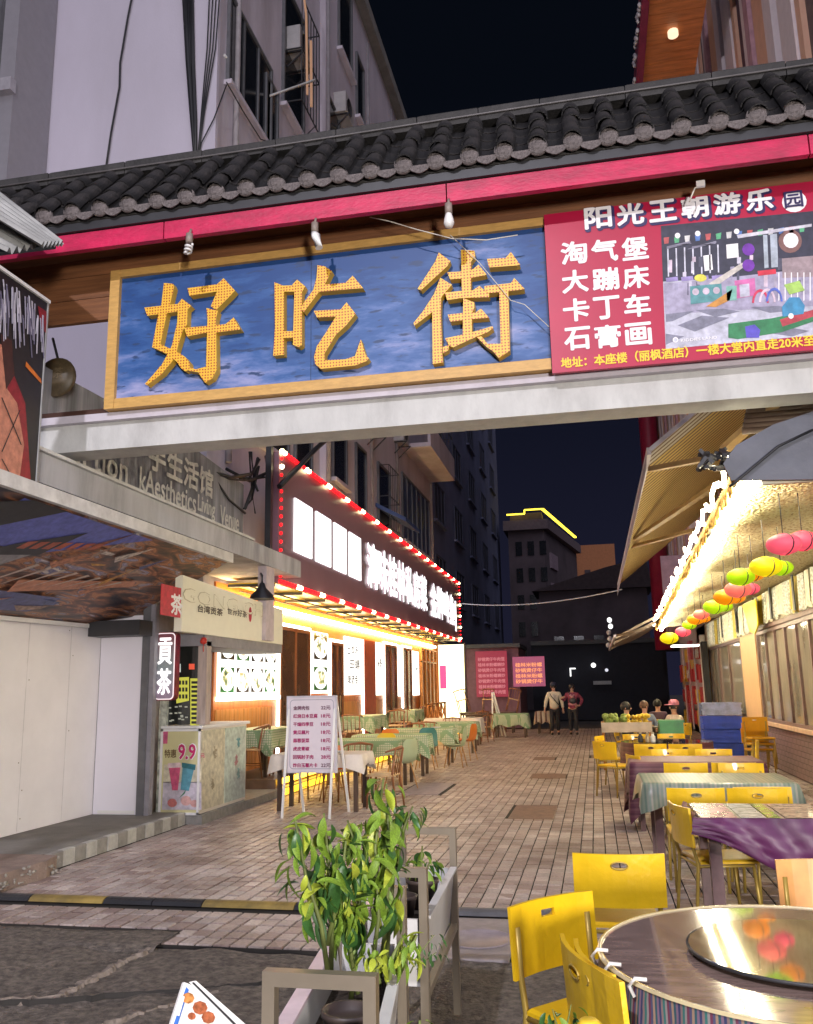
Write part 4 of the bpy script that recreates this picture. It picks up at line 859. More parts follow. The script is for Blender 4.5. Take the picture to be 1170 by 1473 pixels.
kq([(235, 1125), (290, 1125), (290, 1165), (233, 1165)], pm_('poster_lilac', (.55, .50, .56)), 1)
kq([(236, 1100), (290, 1100), (290, 1126), (235, 1126)], pm_('poster_cream', (.62, .57, .42)), 1)
kq([(243, 1104), (260, 1103), (256, 1137), (248, 1137)], pm_('cup_pink', (.60, .10, .20)), 3); kq([(242, 1098), (260, 1097), (261, 1104), (242, 1105)], pm_('cup_cream', (.65, .5, .5)), 4)
kq([(263, 1103), (280, 1104), (272, 1138), (260, 1136)], pm_('cup_teal', (.10, .30, .38)), 3); kq([(262, 1097), (282, 1100), (281, 1108), (262, 1104)], pm_('cup_dark_teal', (.03, .16, .19)), 4)
for (u, v, r_, c_) in ((248, 1155, 7, (.62, .20, .18)), (268, 1152, 8, (.62, .36, .33)), (280, 1156, 6, (.6, .33, .30))):
    kq([(u+r_*math.cos(a*.6), v+r_*.9*math.sin(a*.6)) for a in range(10)], pm_('fruit%d' % u, c_), 3)
kq([(258, 1148), (268, 1136), (266, 1142)], pm_('mint', (.05, .2, .1)), 4); kq([(235, 1052), (242, 1052), (241, 1070), (235, 1070)], pm_('logo_pink', (.5, .1, .2)), 3)
a = P(236, 1096, y=YK)
text('特惠', (P(237, 1090, y=YK).x, YK-.002, P(237, 1090, y=YK).z), XP, ZP, .10, pm_('brown_ink', (.16, .10, .04)), K, .16, .001, heavy=.02)
p = P(257, 1092, y=YK); text('9.9', (p.x, YK-.003, p.z), XP, ZP, .185, m_wt, K, .235, .001, heavy=.07); text('9.9', (p.x, YK-.007, p.z), XP, ZP, .18, pm_('magenta_ink', (.55, .02, .14)), K, .23, .001, heavy=.03)
text('元', (P(289, 1090, y=YK).x, YK-.003, P(289, 1090, y=YK).z), XP, ZP, .05, pm_('magenta_ink'), K, None, .001, heavy=.02)
g = MB(); XK = -4.9885
for k, (ya, yb, m_) in enumerate(((10.80, 11.52, pm_('faded_cream', (.60, .56, .42))), (11.54, 12.26, pm_('faded_teal', (.48, .56, .50))))):
    MB().box(XK+.0005, ya, .16, XK+.010, yb, 1.14).build('side_poster', m_, K)
R8 = random.Random(3)
for (yc_2, zc_2, cc) in ((11.98, .98, 'faded_mark0'), (11.92, .74, 'faded_mark1'), (12.0, .55, 'faded_mark3'), (11.2, .9, 'faded_mark2'), (11.15, .5, 'faded_mark2')):
    for k in range(7): MB().prism([(yc_2+R8.uniform(-.06, .06)+.02*math.cos(q), zc_2+.0+R8.uniform(-.004, .004)+.03*math.sin(q)-.018*k) for q in (0, 1.3, 2.4, 3.6, 5)], (XK+.0105+.0006*k, 0, 0), YP, ZP, .0005).build('print_shape', pm_(cc, {'0': (.12, .32, .36), '1': (.45, .2, .22), '2': (.35, .30, .2), '3': (.22, .42, .40)}[cc[-1]]), K)
MB().box(-5.46, 10.80, 1.22, -5.06, 10.83, 2.22).build('hatch_glass', M('dark_hatch_glass', (.02, .022, .02), .08), K)
m_ysign = E('yellow_green_interior_sign', (.62, .60, .08), .55); m_wsign = E('pale_interior_screen', (.7, .75, .7), .5); m_rsign = E('red_interior_mark', (.8, .1, .05), .6)
def kz(pts, m, name='interior_display', y=10.798): g = MB(); pp = [P(a, b, y=y) for a, b in pts]; g.prism([(p.x, p.z) for p in pp], (0, y, 0), XP, ZP, .002); g.build(name, m, K)
kz([(252, 975), (272, 974), (272, 1008), (254, 1012)], m_ysign); kz([(274, 976), (286, 976), (287, 1045), (274, 1045)], m_ysign)
kz([(252, 955), (260, 955), (260, 967), (252, 967)], m_wsign); kz([(272, 955), (280, 955), (280, 963), (272, 963)], m_rsign)
for k in range(10): v = 980+k*6.4; kz([(275.5, v), (284.5, v), (284.5, v+3.6), (275.5, v+3.6)], m_dark, 'interior_print_glint', 10.795)
for k in range(12): u = 253+(k % 4)*4.6; v = 979+(k//4)*10; kz([(u, v), (u+3, v), (u+3, v+6), (u, v+6)], m_dark, 'interior_print_glint', 10.795)
for k in range(14): u = random.uniform(236, 268); v = random.uniform(1013, 1040); kz([(u, v), (u+4, v), (u+4, v+2), (u, v+2)], E('tiny_reflection', (.5, .5, .4), .35), 'interior_print_glint', 10.796)  # reflections on the hatch glass painted as small glowing marks
MB().box(-5.05, 10.76, 1.22, -4.93, 10.90, 2.28).build('corner_post', M('pale_wood_post', (.42, .34, .30), .6, var=.3, scale=5, stretch=(3, 3, .4)), K)
MB().box(-5.56, 10.74, .12, -5.46, 10.80, 2.22).build('side_strip', M('floral_strip', (.40, .42, .36), .5, var=.6, scale=14), K)
MB().box(-5.62, 10.70, 2.22, -4.93, 13.6, 2.38).build('header', M('grey_header', (.26, .25, .27), .6), K)
t = thing('kiosk_sign', 'cream fascia sign of the tea kiosk with brown characters', 'sign', (-4.9, 12, 2.4))
m_cream = M('cream_sign_face', (.85, .82, .66), .45, var=.03)
g = MB(); g.prism([(9.95, 2.36), (13.55, 2.36), (13.55, 2.92), (9.95, 3.05)], (-5.0, 0, 0), (0, 1, 0), (0, 0, 1), .10); g.build('sign_panel', m_cream, t)
XG = -4.898
def gt(s, u, v, u1, hpx, m, heavy=.02, d=.002): a = P(u, v, x=XG); b = P(u, v-hpx, x=XG); text(s, (XG, a.y, a.z), YP, ZP, b.z-a.z, m, t, P(u1, v, x=XG).y-a.y, d, heavy=heavy)
m_brn = pm_('dark_brown_ink', (.07, .05, .03)); m_logor = pm_('logo_red', (.50, .01, .04))
gt('GONG CHA', 262, 864, 392, 20, pm_('faint_gold_outline', (.50, .45, .30)), .015, .004); gt('GONG CHA', 263, 863.5, 391, 18.5, m_cream, .0, .008)
gt('台湾贡茶', 284, 880, 320, 11, m_brn, .03); gt('世界好茶', 327, 883.5, 355, 10, m_brn, .012)
a = P(230, 884, x=XG); b = P(259, 855, x=XG); MB().box(XG+.001, a.y, a.z, XG+.006, P(259, 884, x=XG).y, a.z+.36).build('logo', m_logor, t)
text('茶', (XG+.007, a.y+.25, a.z+.03), YP, ZP, .24, m_wt, t, .3, .001, heavy=.03)
g = MB(); c = P(360, 884, x=XG); g.prism([(c.y+.055*math.cos(k*.5236), c.z+.11*math.sin(k*.5236)) for k in range(12)], (XG+.001, 0, 0), YP, ZP, .003); g.build('seal_mark', m_logor, t)
# vertical lightbox 貢茶
t = thing('vertical_lightbox', 'rounded vertical lightbox with two white characters hung on the kiosk', 'sign', (-5.45, 10.5, 2))
c0 = P(221, 1008, y=10.5); c1 = P(252, 909, y=10.5); w_ = c1.x-c0.x+.02; h_ = c1.z-c0.z
def rrect(w, h, r, n=5):
    pts = []
    for cx_, cy_, a0 in ((w-r, r, -90), (w-r, h-r, 0), (r, h-r, 90), (r, r, 180)):
        for k in range(n+1): a = math.radians(a0+90*k/n); pts.append((cx_+r*math.cos(a), cy_+r*math.sin(a)))
    return pts
MB().prism(rrect(w_, h_, .06), (c0.x, 10.62, c0.z), XP, ZP, .12).build('casing', pm_('maroon_casing', (.20, .01, .03)), t)
MB().prism(rrect(w_-.02, h_-.02, .055), (c0.x+.01, 10.498, c0.z+.01), XP, ZP, .004).build('rim', E('pale_rim', (1, .86, .86), .7), t)
m_lb = bpy.data.materials.new('lightbox_face'); m_lb.use_nodes = True; nt = m_lb.node_tree; b_ = nt.nodes['Principled BSDF']; tc2 = nt.nodes.new('ShaderNodeTexCoord'); s2_ = nt.nodes.new('ShaderNodeSeparateXYZ'); r3 = nt.nodes.new('ShaderNodeValToRGB'); mr = nt.nodes.new('ShaderNodeMapRange')
nt.links.new(tc2.outputs['Object'], s2_.inputs[0]); nt.links.new(s2_.outputs[2], mr.inputs[0]); mr.inputs[1].default_value = c0.z; mr.inputs[2].default_value = c0.z+h_; nt.links.new(mr.outputs[0], r3.inputs[0])
r3.color_ramp.elements[0].color = (.40, .28, .40, 1); r3.color_ramp.elements[1].color = (.25, .05, .08, 1); q = r3.color_ramp.elements.new(.5); q.color = (.30, .36, .38, 1)
nt.links.new(r3.outputs[0], b_.inputs['Base Color']); b_.inputs['Roughness'].default_value = .3
MB().prism(rrect(w_-.045, h_-.045, .045), (c0.x+.0225, 10.492, c0.z+.0225), XP, ZP, .004).build('face', m_lb, t)
mw2 = E('white_lit_character', (1, .97, .95), 1.1)
text('貢', (c0.x+.05, 10.486, c0.z+h_*.53), XP, ZP, h_*.38, mw2, t, w_-.10, .001, heavy=.02); text('茶', (c0.x+.05, 10.486, c0.z+h_*.09), XP, ZP, h_*.37, mw2, t, w_-.10, .001, heavy=.02)
t = thing('red_ornament', 'small red hanging ornament under the kiosk header', 'ornament', P(293, 920, y=10.7)); c = P(293, 922, y=10.68)
MB().lathe([(0, -.05), (.04, -.03), (.045, 0), (.03, .04), (0, .05)], c, 10).build('knot', pm_('ornament_red', (.5, .03, .02)), t); MB().tube([c+Vector((0, 0, .05)), c+Vector((0, 0, .12))], .004, 4).build('cord', m_dark, t); MB().tube([c-Vector((0, 0, .05)), c-Vector((0, 0, .14))], .006, 4).build('tassel', pm_('ornament_red'), t)
t = thing('canopy_post', 'pale pinkish post dropping from the canopy beside the kiosk sign', 'post', (-4.9, 13.7, 2.3)); a = P(377, 921, x=-4.9); b = P(389, 850, x=-4.9)
MB().box(-4.98, a.y, a.z, -4.84, a.y+.34, 3.52).build('shaft', M('pinkish_painted_post', (.55, .47, .50), .6), t)
t = thing('shade_lamp', 'black cone shade wall lamp under the canopy corner beside the kiosk sign', 'lamp', P(377, 855, y=12.6)); c = P(377, 862, y=12.4)
MB().lathe([(.19, 0), (.17, .06), (.06, .17), (.035, .24), (.0, .26)], c, 18).build('shade', M('black_enamel', (.02, .02, .025), .35), t); MB().lathe([(0, .02), (.15, .02), (.175, .01)], c, 18).build('shade_lining', M('pale_lining', (.35, .33, .3), .5), t)
MB().tube([c+Vector((0, 0, .25)), c+Vector((0, 0, .36)), c+Vector((-.1, .2, .42))], .014, 6).build('arm', m_dark, t)
t = thing('steel_gutter', 'tangle of dark brackets and wires between the parapet and the lamp bordered sign', 'brackets', (-5.3, 14, 4.6))
for k in range(11):
    a = P(random.uniform(300, 395), random.uniform(640, 690), x=-5.5); b = P(random.uniform(350, 402), random.uniform(660, 740), x=-5.3); MB().tube([a, a.lerp(b, .5)-Vector((0, 0, random.uniform(.05, .25))), b], random.uniform(.012, .03), 4).build('wire', m_cab, t)
MB().box(-5.28, 13.68, 3.3, -5.18, 13.78, 5.85).build('upright', m_dark, t)
cable('cable', [P(402, 700, x=-5.0), P(455, 645, x=-4.9), P(505, 600, y=16)], .05, 'thick black cable rising from the lamp bordered sign to the gate beam')
# ================================================================== RESTAURANT
XF = -6.1
m_rw = M('orange_brown_facade', (.50, .15, .03), .5, var=.25, scale=2, stretch=(1, 6, .5)); m_rp = M('amber_wood_panelling', (.58, .24, .06), .45, var=.3, scale=2, stretch=(1, 9, .5))
RF = thing('restaurant_front', 'orange brown restaurant front with lit posters and doors outlined in white light', 'restaurant', (-6, 24, 0))
MB().box(-6.155, 13.65, 0, XF-.02, 36, 3.45).build('wall', m_rw, RF)
MB().box(-6.1, 13.6, 0, -5.02, 34, .26).build('deck', M('deck_brown_tile', (.17, .10, .06), .5, var=.2), RF)
MB().box(-5.02, 13.62, .0, -4.90, 34, .13).build('deck_step', M('deck_step_stone', (.35, .28, .2), .5, var=.2), RF)
MB().box(-5.018, 13.7, .17, -4.995, 33.9, .25).build('step_light_glow', E('yellow_step_light', (1, .55, .03), 7), RF); MB().box(-4.898, 13.65, .02, -4.885, 33.9, .11).build('step_light_glow', E('yellow_riser_glow', (1, .52, .02), 3), RF)  # upper strip is the lamp; its light on the riser is painted as a glow
# vertical panelling strips (wainscot)
y = 13.7
while y < 30:
    MB().box(XF-.02, y+.006, .26, XF+.0, y+.19, 1.34).build('panel_board', m_rp, RF); y += .2
m_post = E('lit_poster_paper', (1, .97, .90), 1.7); m_pk = M('poster_dark_ink', (.05, .04, .035), .5); m_pd = E('lit_dish', (.80, .62, .38), .8); m_pgn = M('poster_green', (.04, .22, .06), .5)
m_food = bpy.data.materials.new('lit_food_photo'); m_food.use_nodes = True; nt = m_food.node_tree; b_ = nt.nodes['Principled BSDF']; tcx = nt.nodes.new('ShaderNodeTexCoord'); nx_ = nt.nodes.new('ShaderNodeTexNoise'); nx_.inputs['Scale'].default_value = 5.5; nx_.inputs['Detail'].default_value = 6; nx_.inputs['Distortion'].default_value = .8
rx = nt.nodes.new('ShaderNodeValToRGB'); ee = rx.color_ramp.elements; ee[0].position = .34; ee[0].color = (.03, .03, .03, 1); ee[1].position = .60; ee[1].color = (1, 1, .96, 1)
for p_, c_ in ((.40, (.10, .22, .05)), (.45, (.60, .42, .16)), (.49, (.85, .78, .55)), (.53, (.95, .92, .85))): q = ee.new(p_); q.color = (*c_, 1)
nt.links.new(tcx.outputs['Object'], nx_.inputs['Vector']); nt.links.new(nx_.outputs['Fac'], rx.inputs[0]); nt.links.new(rx.outputs[0], b_.inputs['Emission Color']); b_.inputs['Emission Strength'].default_value = 1.1; b_.inputs['Base Color'].default_value = (.1, .1, .1, 1)
def frame_led(parent, y0, y1, z0, z1, w=.07, x=XF, m=m_ledw):
    g = MB()
    for q in ((y0, z1, y1, z1+w), (y0-w, z0, y0, z1+w), (y1, z0, y1+w, z1+w)): g.box(x, q[0], q[1], x+.04, q[2], q[3])
    g.build('light_strip', m, parent)
def poster(y0, y1, z0, z1, cols, rows, lab=None):
    o = MB().box(XF+.001, y0, z0, XF+.04, y1, z1).build('lit_poster', m_post, RF)
    if cols:
        dy = (y1-y0)/cols; dz = (z1-z0)/rows
        for j in range(rows):
            for i in range(cols):
                cy_ = y0+dy*(i+.5); cz = z0+dz*(j+.5)
                MB().box(XF+.042, cy_-dy*.42, cz-dz*.40, XF+.045, cy_+dy*.42, cz+dz*.36).build('photo', m_pk if (i+j*2) % 3 else m_pgn, o)
                g = MB(); g.prism([(cy_+dy*.44*math.cos(k*.5236), cz+dz*(.37+.02*i)*math.sin(k*.5236)) for k in range(12)], (XF+.0455, 0, 0), YP, ZP, .002); g.build('plate', E('lit_plate', (.98, .96, .90), 1.25), o)
                g = MB(); g.prism([(cy_+dy*random.uniform(.24, .40)*math.cos(k*.7854+.3), cz+dz*random.uniform(.20, .34)*math.sin(k*.7854)) for k in range(8)], (XF+.048, 0, 0), YP, ZP, .002); g.build('dish', m_food, o)
    return o
o = poster(13.72, 16.42, 1.56, 2.66, 4, 2)
MB().box(XF, 13.7, 1.48, XF+.12, 16.45, 1.545).build('light_strip', m_ledw, RF)
o = poster(18.68, 19.86, 1.56, 2.92, 1, 2); text('贵州菜馆', (XF+.043, 18.75, 2.98-.25), YP, ZP, .16, M('poster_yellow_ink', (.6, .5, .05), .5), o, 1.0, .002, heavy=.03)
o = poster(21.3, 22.95, 1.5, 2.95, 0, 0)
for k, (s_, z) in enumerate((('土鸡汤', 2.5), ('田螺', 2.15), ('啤酒鱼', 1.75))): text(s_, (XF+.043, 21.5+.2*(k % 2), z), YP, ZP, .24, m_pk, o, 1.0, .002, heavy=.02)
o = poster(24.55, 25.35, 1.46, 2.95, 0, 0); text('米粉', (XF+.043, 24.65, 2.2), YP, ZP, .3, m_pk, o, .55, .002, heavy=.02)
poster(27.45, 28.0, 1.4, 3.0, 0, 0); o = poster(29.6, 30.8, 1.4, 2.9, 0, 0); text('小炒', (XF+.043, 29.8, 2.1), YP, ZP, .3, pm_('teal_ink', (.1, .3, .35)), o, .8, .002, heavy=.03)
def door(y0, y1, z1, lab):
    MB().box(XF+.001, y0, .27, XF+.03, y1, z1).build('door', M('door_brown_glass', (.10, .055, .035), .18, var=.3, scale=3), RF)
    d = [c for c in RF.children if c.name.startswith('door')][-1]
    g = MB(); w = .07
    for q in ((y0, z1-w, y1, z1), (y0, .27, y0+w, z1-w), (y1-w, .27, y1, z1-w), ((y0+y1)/2-.03, .27, (y0+y1)/2+.03, z1-w)): g.box(XF+.031, q[0], q[1], XF+.06, q[2], q[3])
    g.build('door_frame', M('door_frame_wood', (.24, .09, .035), .5), d)
    MB().tube([(XF+.08, (y0+y1)/2+.12, 1.1), (XF+.08, (y0+y1)/2+.12, 1.5)], .015, 6).build('handle', m_steel, d)
    frame_led(RF, y0, y1, .27, z1)
door(16.62, 18.5, 2.9, 0); door(20.1, 21.12, 2.75, 0); door(25.6, 27.2, 2.95, 0); door(28.15, 29.5, 2.95, 0)
MB().box(XF, 23.05, .3, XF+.04, 23.13, 2.95).build('light_strip', m_ledw, RF); MB().box(XF, 23.2, .27, XF+.05, 24.4, 2.95).build('brown_panel', M('reddish_panel', (.36, .06, .03), .5), RF)
for k in range(12): MB().box(XF, 31.0+k*.25, .3, XF+.06, 31.21+k*.25, 3.0).build('slat_panel', m_rp, RF)
g = MB(); 
for z in (3.0, 2.55): g.box(XF+.06, 31, z, XF+.12, 34, z+.05)
for k in range(5): g.box(XF+.06, 31+k*.73, .3, XF+.12, 31.05+k*.73, 3)
g.build('screen_frame', M('orange_screen_frame', (.55, .25, .05), .5), RF)
MB().box(XF, 13.7, 3.16, XF+.10, 34, 3.24).build('eave_light', E('warm_white_eave_light', (1, .70, .30), 28), RF)
# glazed yellow canopy under the sign
Cn = thing('glazed_canopy', 'yellow lit canopy with dark frame between the restaurant wall and its sign', 'canopy', (-5.6, 24, 3.3))
m_ycan = M('yellow_canopy_sheet', (.78, .52, .04), .3, var=.5, scale=1.2, stretch=(1, .6, 1))
for k in range(14):
    y0 = 13.9+k*1.42; y1 = y0+1.36; a = (-6.0, 3.42); b = (-5.16, 3.40)
    MB().add([(a[0], y0, a[1]), (b[0], y0, b[1]), (b[0], y1, b[1]), (a[0], y1, a[1]), (a[0], y0, a[1]+.02), (b[0], y0, b[1]+.02), (b[0], y1, b[1]+.02), (a[0], y1, a[1]+.02)], [(0, 3, 2, 1), (4, 5, 6, 7), (0, 1, 5, 4), (2, 3, 7, 6)]).build('canopy_panel', m_ycan, Cn)
    MB().beam((a[0], y0-.03, a[1]-.03), (b[0], y0-.03, b[1]-.03), .04, .05).build('canopy_rib', m_dark, Cn)
MB().beam((-5.6, 13.9, 3.36), (-5.6, 34, 3.36), .03, .03).build('canopy_rail', m_dark, Cn); MB().beam((-5.8, 13.9, 3.30), (-5.8, 34, 3.30), .02, .02).build('canopy_rail', m_dark, Cn)
# sign box
Sg = thing('lamp_bordered_sign', 'long dark sign with four white panels, white characters and a border of red lamps', 'sign', (-5.1, 24, 4.5))
XG2 = -5.10; zb, zt2 = 3.42, 5.68
m_sgf = M('plum_sign_face', (.22, .12, .155), .4, var=.08, scale=1)
MB().box(XG2-.25, 13.85, zb, XG2, 34.3, zt2).build('sign_box', m_sgf, Sg)
m_wpan = E('white_lit_panel', (1, 1, 1), 1.5)
ys = [P(421, 760, x=XG2).y, P(449, 770, x=XG2).y, P(452, 770, x=XG2).y, P(476, 780, x=XG2).y, P(478.5, 780, x=XG2).y, P(498, 790, x=XG2).y, P(500.5, 790, x=XG2).y, P(519, 800, x=XG2).y]
for k in range(4): MB().box(XG2+.002, ys[2*k]+.06, 4.05, XG2+.03, ys[2*k+1]-.07, 5.02).build('white_panel', m_wpan, Sg)
m_wch = E('white_lit_lettering', (1, 1, 1), 1.7)
def sgt(ch, u0, u1, z0, z1):
    a = P(u0, 850, x=XG2).y; b = P(u1, 850, x=XG2).y; text(ch, (XG2+.002, a, z0), YP, ZP, z1-z0, m_wch, Sg, b-a, .03, heavy=.035)
us = [527, 543, 558, 571, 583, 594, 604, 614]
for k, ch in enumerate('漓味桂林私房菜'): sgt(ch, us[k], us[k+1]-1.2, 4.02, 5.05)
us = [618.5, 628, 637, 645.5, 653]
for k, ch in enumerate('金牌啤鱼'): sgt(ch, us[k], us[k+1]-1, 3.98, 5.02)
MB().box(XG2+.001, 33.3, 3.75, XG2+.02, 33.5, 4.9).build('light_strip', m_wpan, Sg)
m_rled = E('red_lamp', (1, .006, .01), 2.4); m_wled = E('warm_white_lamp', (1, .82, .45), 9.)
lamp = MB().ball((0, 0, 0), .045, .045, .045, 7, 4).mesh('white_lamp', m_wled)
red = MB(); pos = []
y = 13.85; k = 0
while y < 34.3:
    for z, o in ((zt2+.0, 0), (zb, 3)):
        if (k+o) % 9 < 2:
            q = obj('white_lamp', lamp, Sg, False); q.matrix_parent_inverse = wm(Sg).inverted(); q.location = (XG2+.05, y, z)
        else: red.ball((XG2+.045, y, z), .042, .055, .042, 6, 4)
    y += .15; k += 1
for k in range(15):
    for y in (13.85, 34.3):
        z = zb+.1+k*.145
        if (k > 11 and k % 2 and y < 20) or (y > 20 and k % 3 == 0): q = obj('white_lamp', lamp, Sg, False); q.matrix_parent_inverse = wm(Sg).inverted(); q.location = (XG2+.05, y, z)
        else: red.ball((XG2+.045, y, z), .028, .032, .032, 6, 4)
o = red.build('red_lamp', m_rled, Sg); o['kind'] = 'stuff'
# transverse lit panel at the end of the sign
t = thing('lit_end_panel', 'glowing pale yellow panel with a magenta patch closing the restaurant terrace', 'sign', (-5.5, 34.5, 1.5))
MB().box(-6.0, 34.5, .3, -4.98, 34.6, 3.3).build('panel', E('pale_yellow_lit_panel', (1, .88, .50), 2.4), t)
MB().box(-5.95, 34.44, 1.6, -5.7, 34.499, 2.5).build('print_shape', E('magenta_print', (.8, .10, .30), .8), t)
MB().box(-4.97, 34.4, .0, -4.90, 34.6, 3.35).build('edge', m_dark, t)
# far menu boards and stall
t = thing('menu_board', 'tall red menu board with rows of small characters at the far left', 'sign', P(710, 970, y=36))
def fboard(t, u0, v0, u1, v1, y, mp, mt, rows, cols, hd=None):
    a = P(u0, v1, y=y); b = P(u1, v0, y=y); MB().box(a.x, y, a.z, b.x, y+.06, b.z).build('board_panel', mp, t)
    for j in range(rows): text('桂林米粉螺蛳炒饭汤面'[:cols] if j % 2 else '砂锅煲仔牛肉馄饨水饺'[:cols], (a.x+.1, y-.003, a.z+.12+j*(b.z-a.z-.3)/rows), XP, ZP, (b.z-a.z)/rows*.55, mt, t, b.x-a.x-.2, .002, heavy=.03)
fboard(t, 686, 936, 729, 1003, 36, E('dim_red_board', (.40, .03, .07), .42), E('dim_pink_print', (.8, .25, .3), .42), 7, 7)
t = thing('menu_board', 'squat pink board with four rows of orange characters left of the walkers', 'sign', P(760, 965, y=35))
fboard(t, 739, 944, 783, 988, 35, E('dim_pink_board', (.45, .10, .20), .45), E('orange_print', (1, .35, .15), .7), 4, 5)
t = thing('far_shop', 'dim plum shop front behind the far menu boards', 'building', (-4, 37, 0)); MB().box(-6.2, 36.3, 0, -3.0, 40, 3.2).build('wall', M('plum_wall', (.16, .08, .11), .8), t); MB().box(-6.2, 35.9, 3.2, -2.9, 40, 3.35).build('roof_edge', m_dark, t)
t = thing('far_gate', 'dark closed stall front behind the two walkers', 'building', (-1, 44, 0)); MB().box(-3.0, 44, 0, 3.4, 46, 3.6).build('wall', M('almost_black_stall', (.014, .015, .024), .8), t); MB().box(-3.0, 43.8, 3.6, 3.4, 46, 3.8).build('roof_edge', m_dark, t)
for (u, v, w, h, c, lab) in ((712, 0, 0, 0, 0, 0),)[:0]: pass
for i, (u, v, r_, lab) in enumerate(((821, 1029/1, 3, 'small white L shaped light mark in the dark behind the walkers'), (854, 957, 3, 'small white lamp far up the dark street'), (873, 964, 2, 'faint far lamp right of the small white lamp'))):
    v = 967 if i == 0 else v; c = P(u, v, y=43.7); t = thing('far_lamp', lab, 'lamp', c)
    if i == 0: MB().box(c.x-.03, 43.65, c.z-.2, c.x+.03, 43.7, c.z+.2).build('tube', E('far_white', (1, 1, 1), 1.2), t); MB().box(c.x+.035, 43.65, c.z+.14, c.x+.25, 43.7, c.z+.2).build('tube', E('far_white'), t)
    else: MB().ball(c, .04*r_, .04*r_, .04*r_, 8, 5).build('globe', E('far_white' if i == 1 else 'far_dim', (.7, .7, .8), .8), t)
t = thing('far_sign', 'grey strip sign low in the dark at the street end', 'sign', P(866, 982, y=43.7)); a = P(854, 985, y=43.7); MB().box(a.x, 43.7, a.z, a.x+.85, 43.75, a.z+.17).build('panel', M('grey_strip_sign', (.4, .42, .42), .5), t)
cable('cable', [P(662, 868, y=33), P(895, 848, y=26)], .018, 'pale cable sagging across the dark street from the sign to the striped awning', None, M('pale_cable', (.5, .5, .55), .5), sag=.22)

# ================================================================== RIGHT SIDE: HUT
XH = 3.3
Ht = thing('dining_hut', 'brightly lit dining hut with golden foil ceiling, windows and tiled dado', 'hut', (3.3, 14, 0))
MB().box(XH, 7.6, 0, XH+.2, 36, .80).build('dado_wall', M('dado_backing', (.10, .07, .08), .7), Ht)
m_brk = M('plum_dado_tile', (.20, .13, .135), .35, var=.25, scale=5, bump=.2)
bt_ = MB().box(-.012, .004, .004, .0, .296, .086).mesh('dado_tile', m_brk)
n = 0
for j in range(8):
    for i in range(30):
        y = 12.2+i*.3+(.15 if j % 2 else 0)
        q = obj('dado_tile', bt_, Ht, False); q.matrix_parent_inverse = wm(Ht).inverted(); q.location = (XH-.002, y, .02+j*.092)
MB().bev(XH-.08, 7.6, .80, XH+.02, 30, .87, .01).build('sill', M('peach_sill', (.62, .42, .30), .5), Ht)
MB().box(XH, 7.6, 2.62, XH+.2, 30, 3.34).build('upper_wall', M('upper_wall_pale', (.66, .60, .46), .6, var=.15), Ht)
m_pch = M('peach_pillar', (.72, .46, .24), .5, var=.06)
for (a, b) in ((7.6, 8.2), (19.2, 21.1), (27, 27.6)): MB().box(XH-.05, a, .871, XH+.15, b, 2.62).build('pillar', m_pch, Ht)
m_mf = M('mauve_window_frame', (.20, .13, .13), .45); m_win = M('reflecting_window_pane', (.42, .38, .30), .10, var=.45, scale=1.6, stretch=(1, 1, .4), coat=.6)
for (a, b, nb) in ((8.25, 19.1, 12), (21.2, 26.9, 3)):
    f = MB(); f.box(XH-.04, a, 2.55, XH+.05, b, 2.617); f.box(XH-.04, a, .873, XH+.05, b, .93); f.box(XH-.04, a, .93, XH+.05, a+.07, 2.55); f.box(XH-.04, b-.07, .93, XH+.05, b, 2.55)
    o = f.build('window', m_mf, Ht)
    MB().box(XH+.0, a+.07, .93, XH+.02, b-.07, 2.55).build('pane', m_win, o)
    for k in range(1, nb): y = a+(b-a)*k/nb; MB().box(XH-.045, y-.025, .93, XH-.002, y+.025, 2.55).build('window_bar', m_mf, o)
# wooden lintel, dark hanging strips, cloth pieces on the upper wall
MB().box(XH-.07, 7.6, 2.622, XH-.002, 19.3, 2.70).build('lintel', M('dark_lintel', (.16, .09, .08), .5), Ht)
foil = bpy.data.materials.new('crinkled_gold_foil'); foil.use_nodes = True; nt = foil.node_tree; b_ = nt.nodes['Principled BSDF']; N = nt.nodes.new; L = nt.links.new
tcf = N('ShaderNodeTexCoord'); vf = N('ShaderNodeTexVoronoi'); vf.inputs['Scale'].default_value = 30; L(tcf.outputs['Object'], vf.inputs['Vector'])
nf = N('ShaderNodeTexNoise'); nf.inputs['Scale'].default_value = 30; nf.inputs['Detail'].default_value = 5; L(tcf.outputs['Object'], nf.inputs['Vector'])
rf = N('ShaderNodeValToRGB'); e = rf.color_ramp.elements; e[0].position = .36; e[0].color = (.34, .22, .05, 1); e[1].position = .60; e[1].color = (.95, .92, .70, 1); q = e.new(.46); q.color = (.86, .78, .44, 1); L(nf.outputs['Fac'], rf.inputs[0]); L(rf.outputs[0], b_.inputs['Base Color'])
b_.inputs['Metallic'].default_value = .1; b_.inputs['Roughness'].default_value = .4
bf = N('ShaderNodeBump'); bf.inputs['Strength'].default_value = .7; bf.inputs['Distance'].default_value = .025; L(vf.outputs['Distance'], bf.inputs['Height']); L(bf.outputs[0], b_.inputs['Normal'])
def edge(y): t_ = (y-7.6)/(24-7.6); return 1.30+(1.66-1.30)*t_, 3.32+(3.02-3.32)*t_
vs = []; fs = []; NY, NX = 90, 16
for j in range(NY+1):
    y = 7.6+16.4*j/NY; ex, ez = edge(y)
    for i in range(NX+1):
        s_ = i/NX; vs.append((ex+(XH-ex)*s_, y, ez+(3.30-ez)*s_+random.uniform(-.01, .01)-(.02*math.sin(s_*9+y*2))))
for j in range(NY):
    for i in range(NX): a = j*(NX+1)+i; fs.append((a, a+NX+1, a+NX+2, a+1))
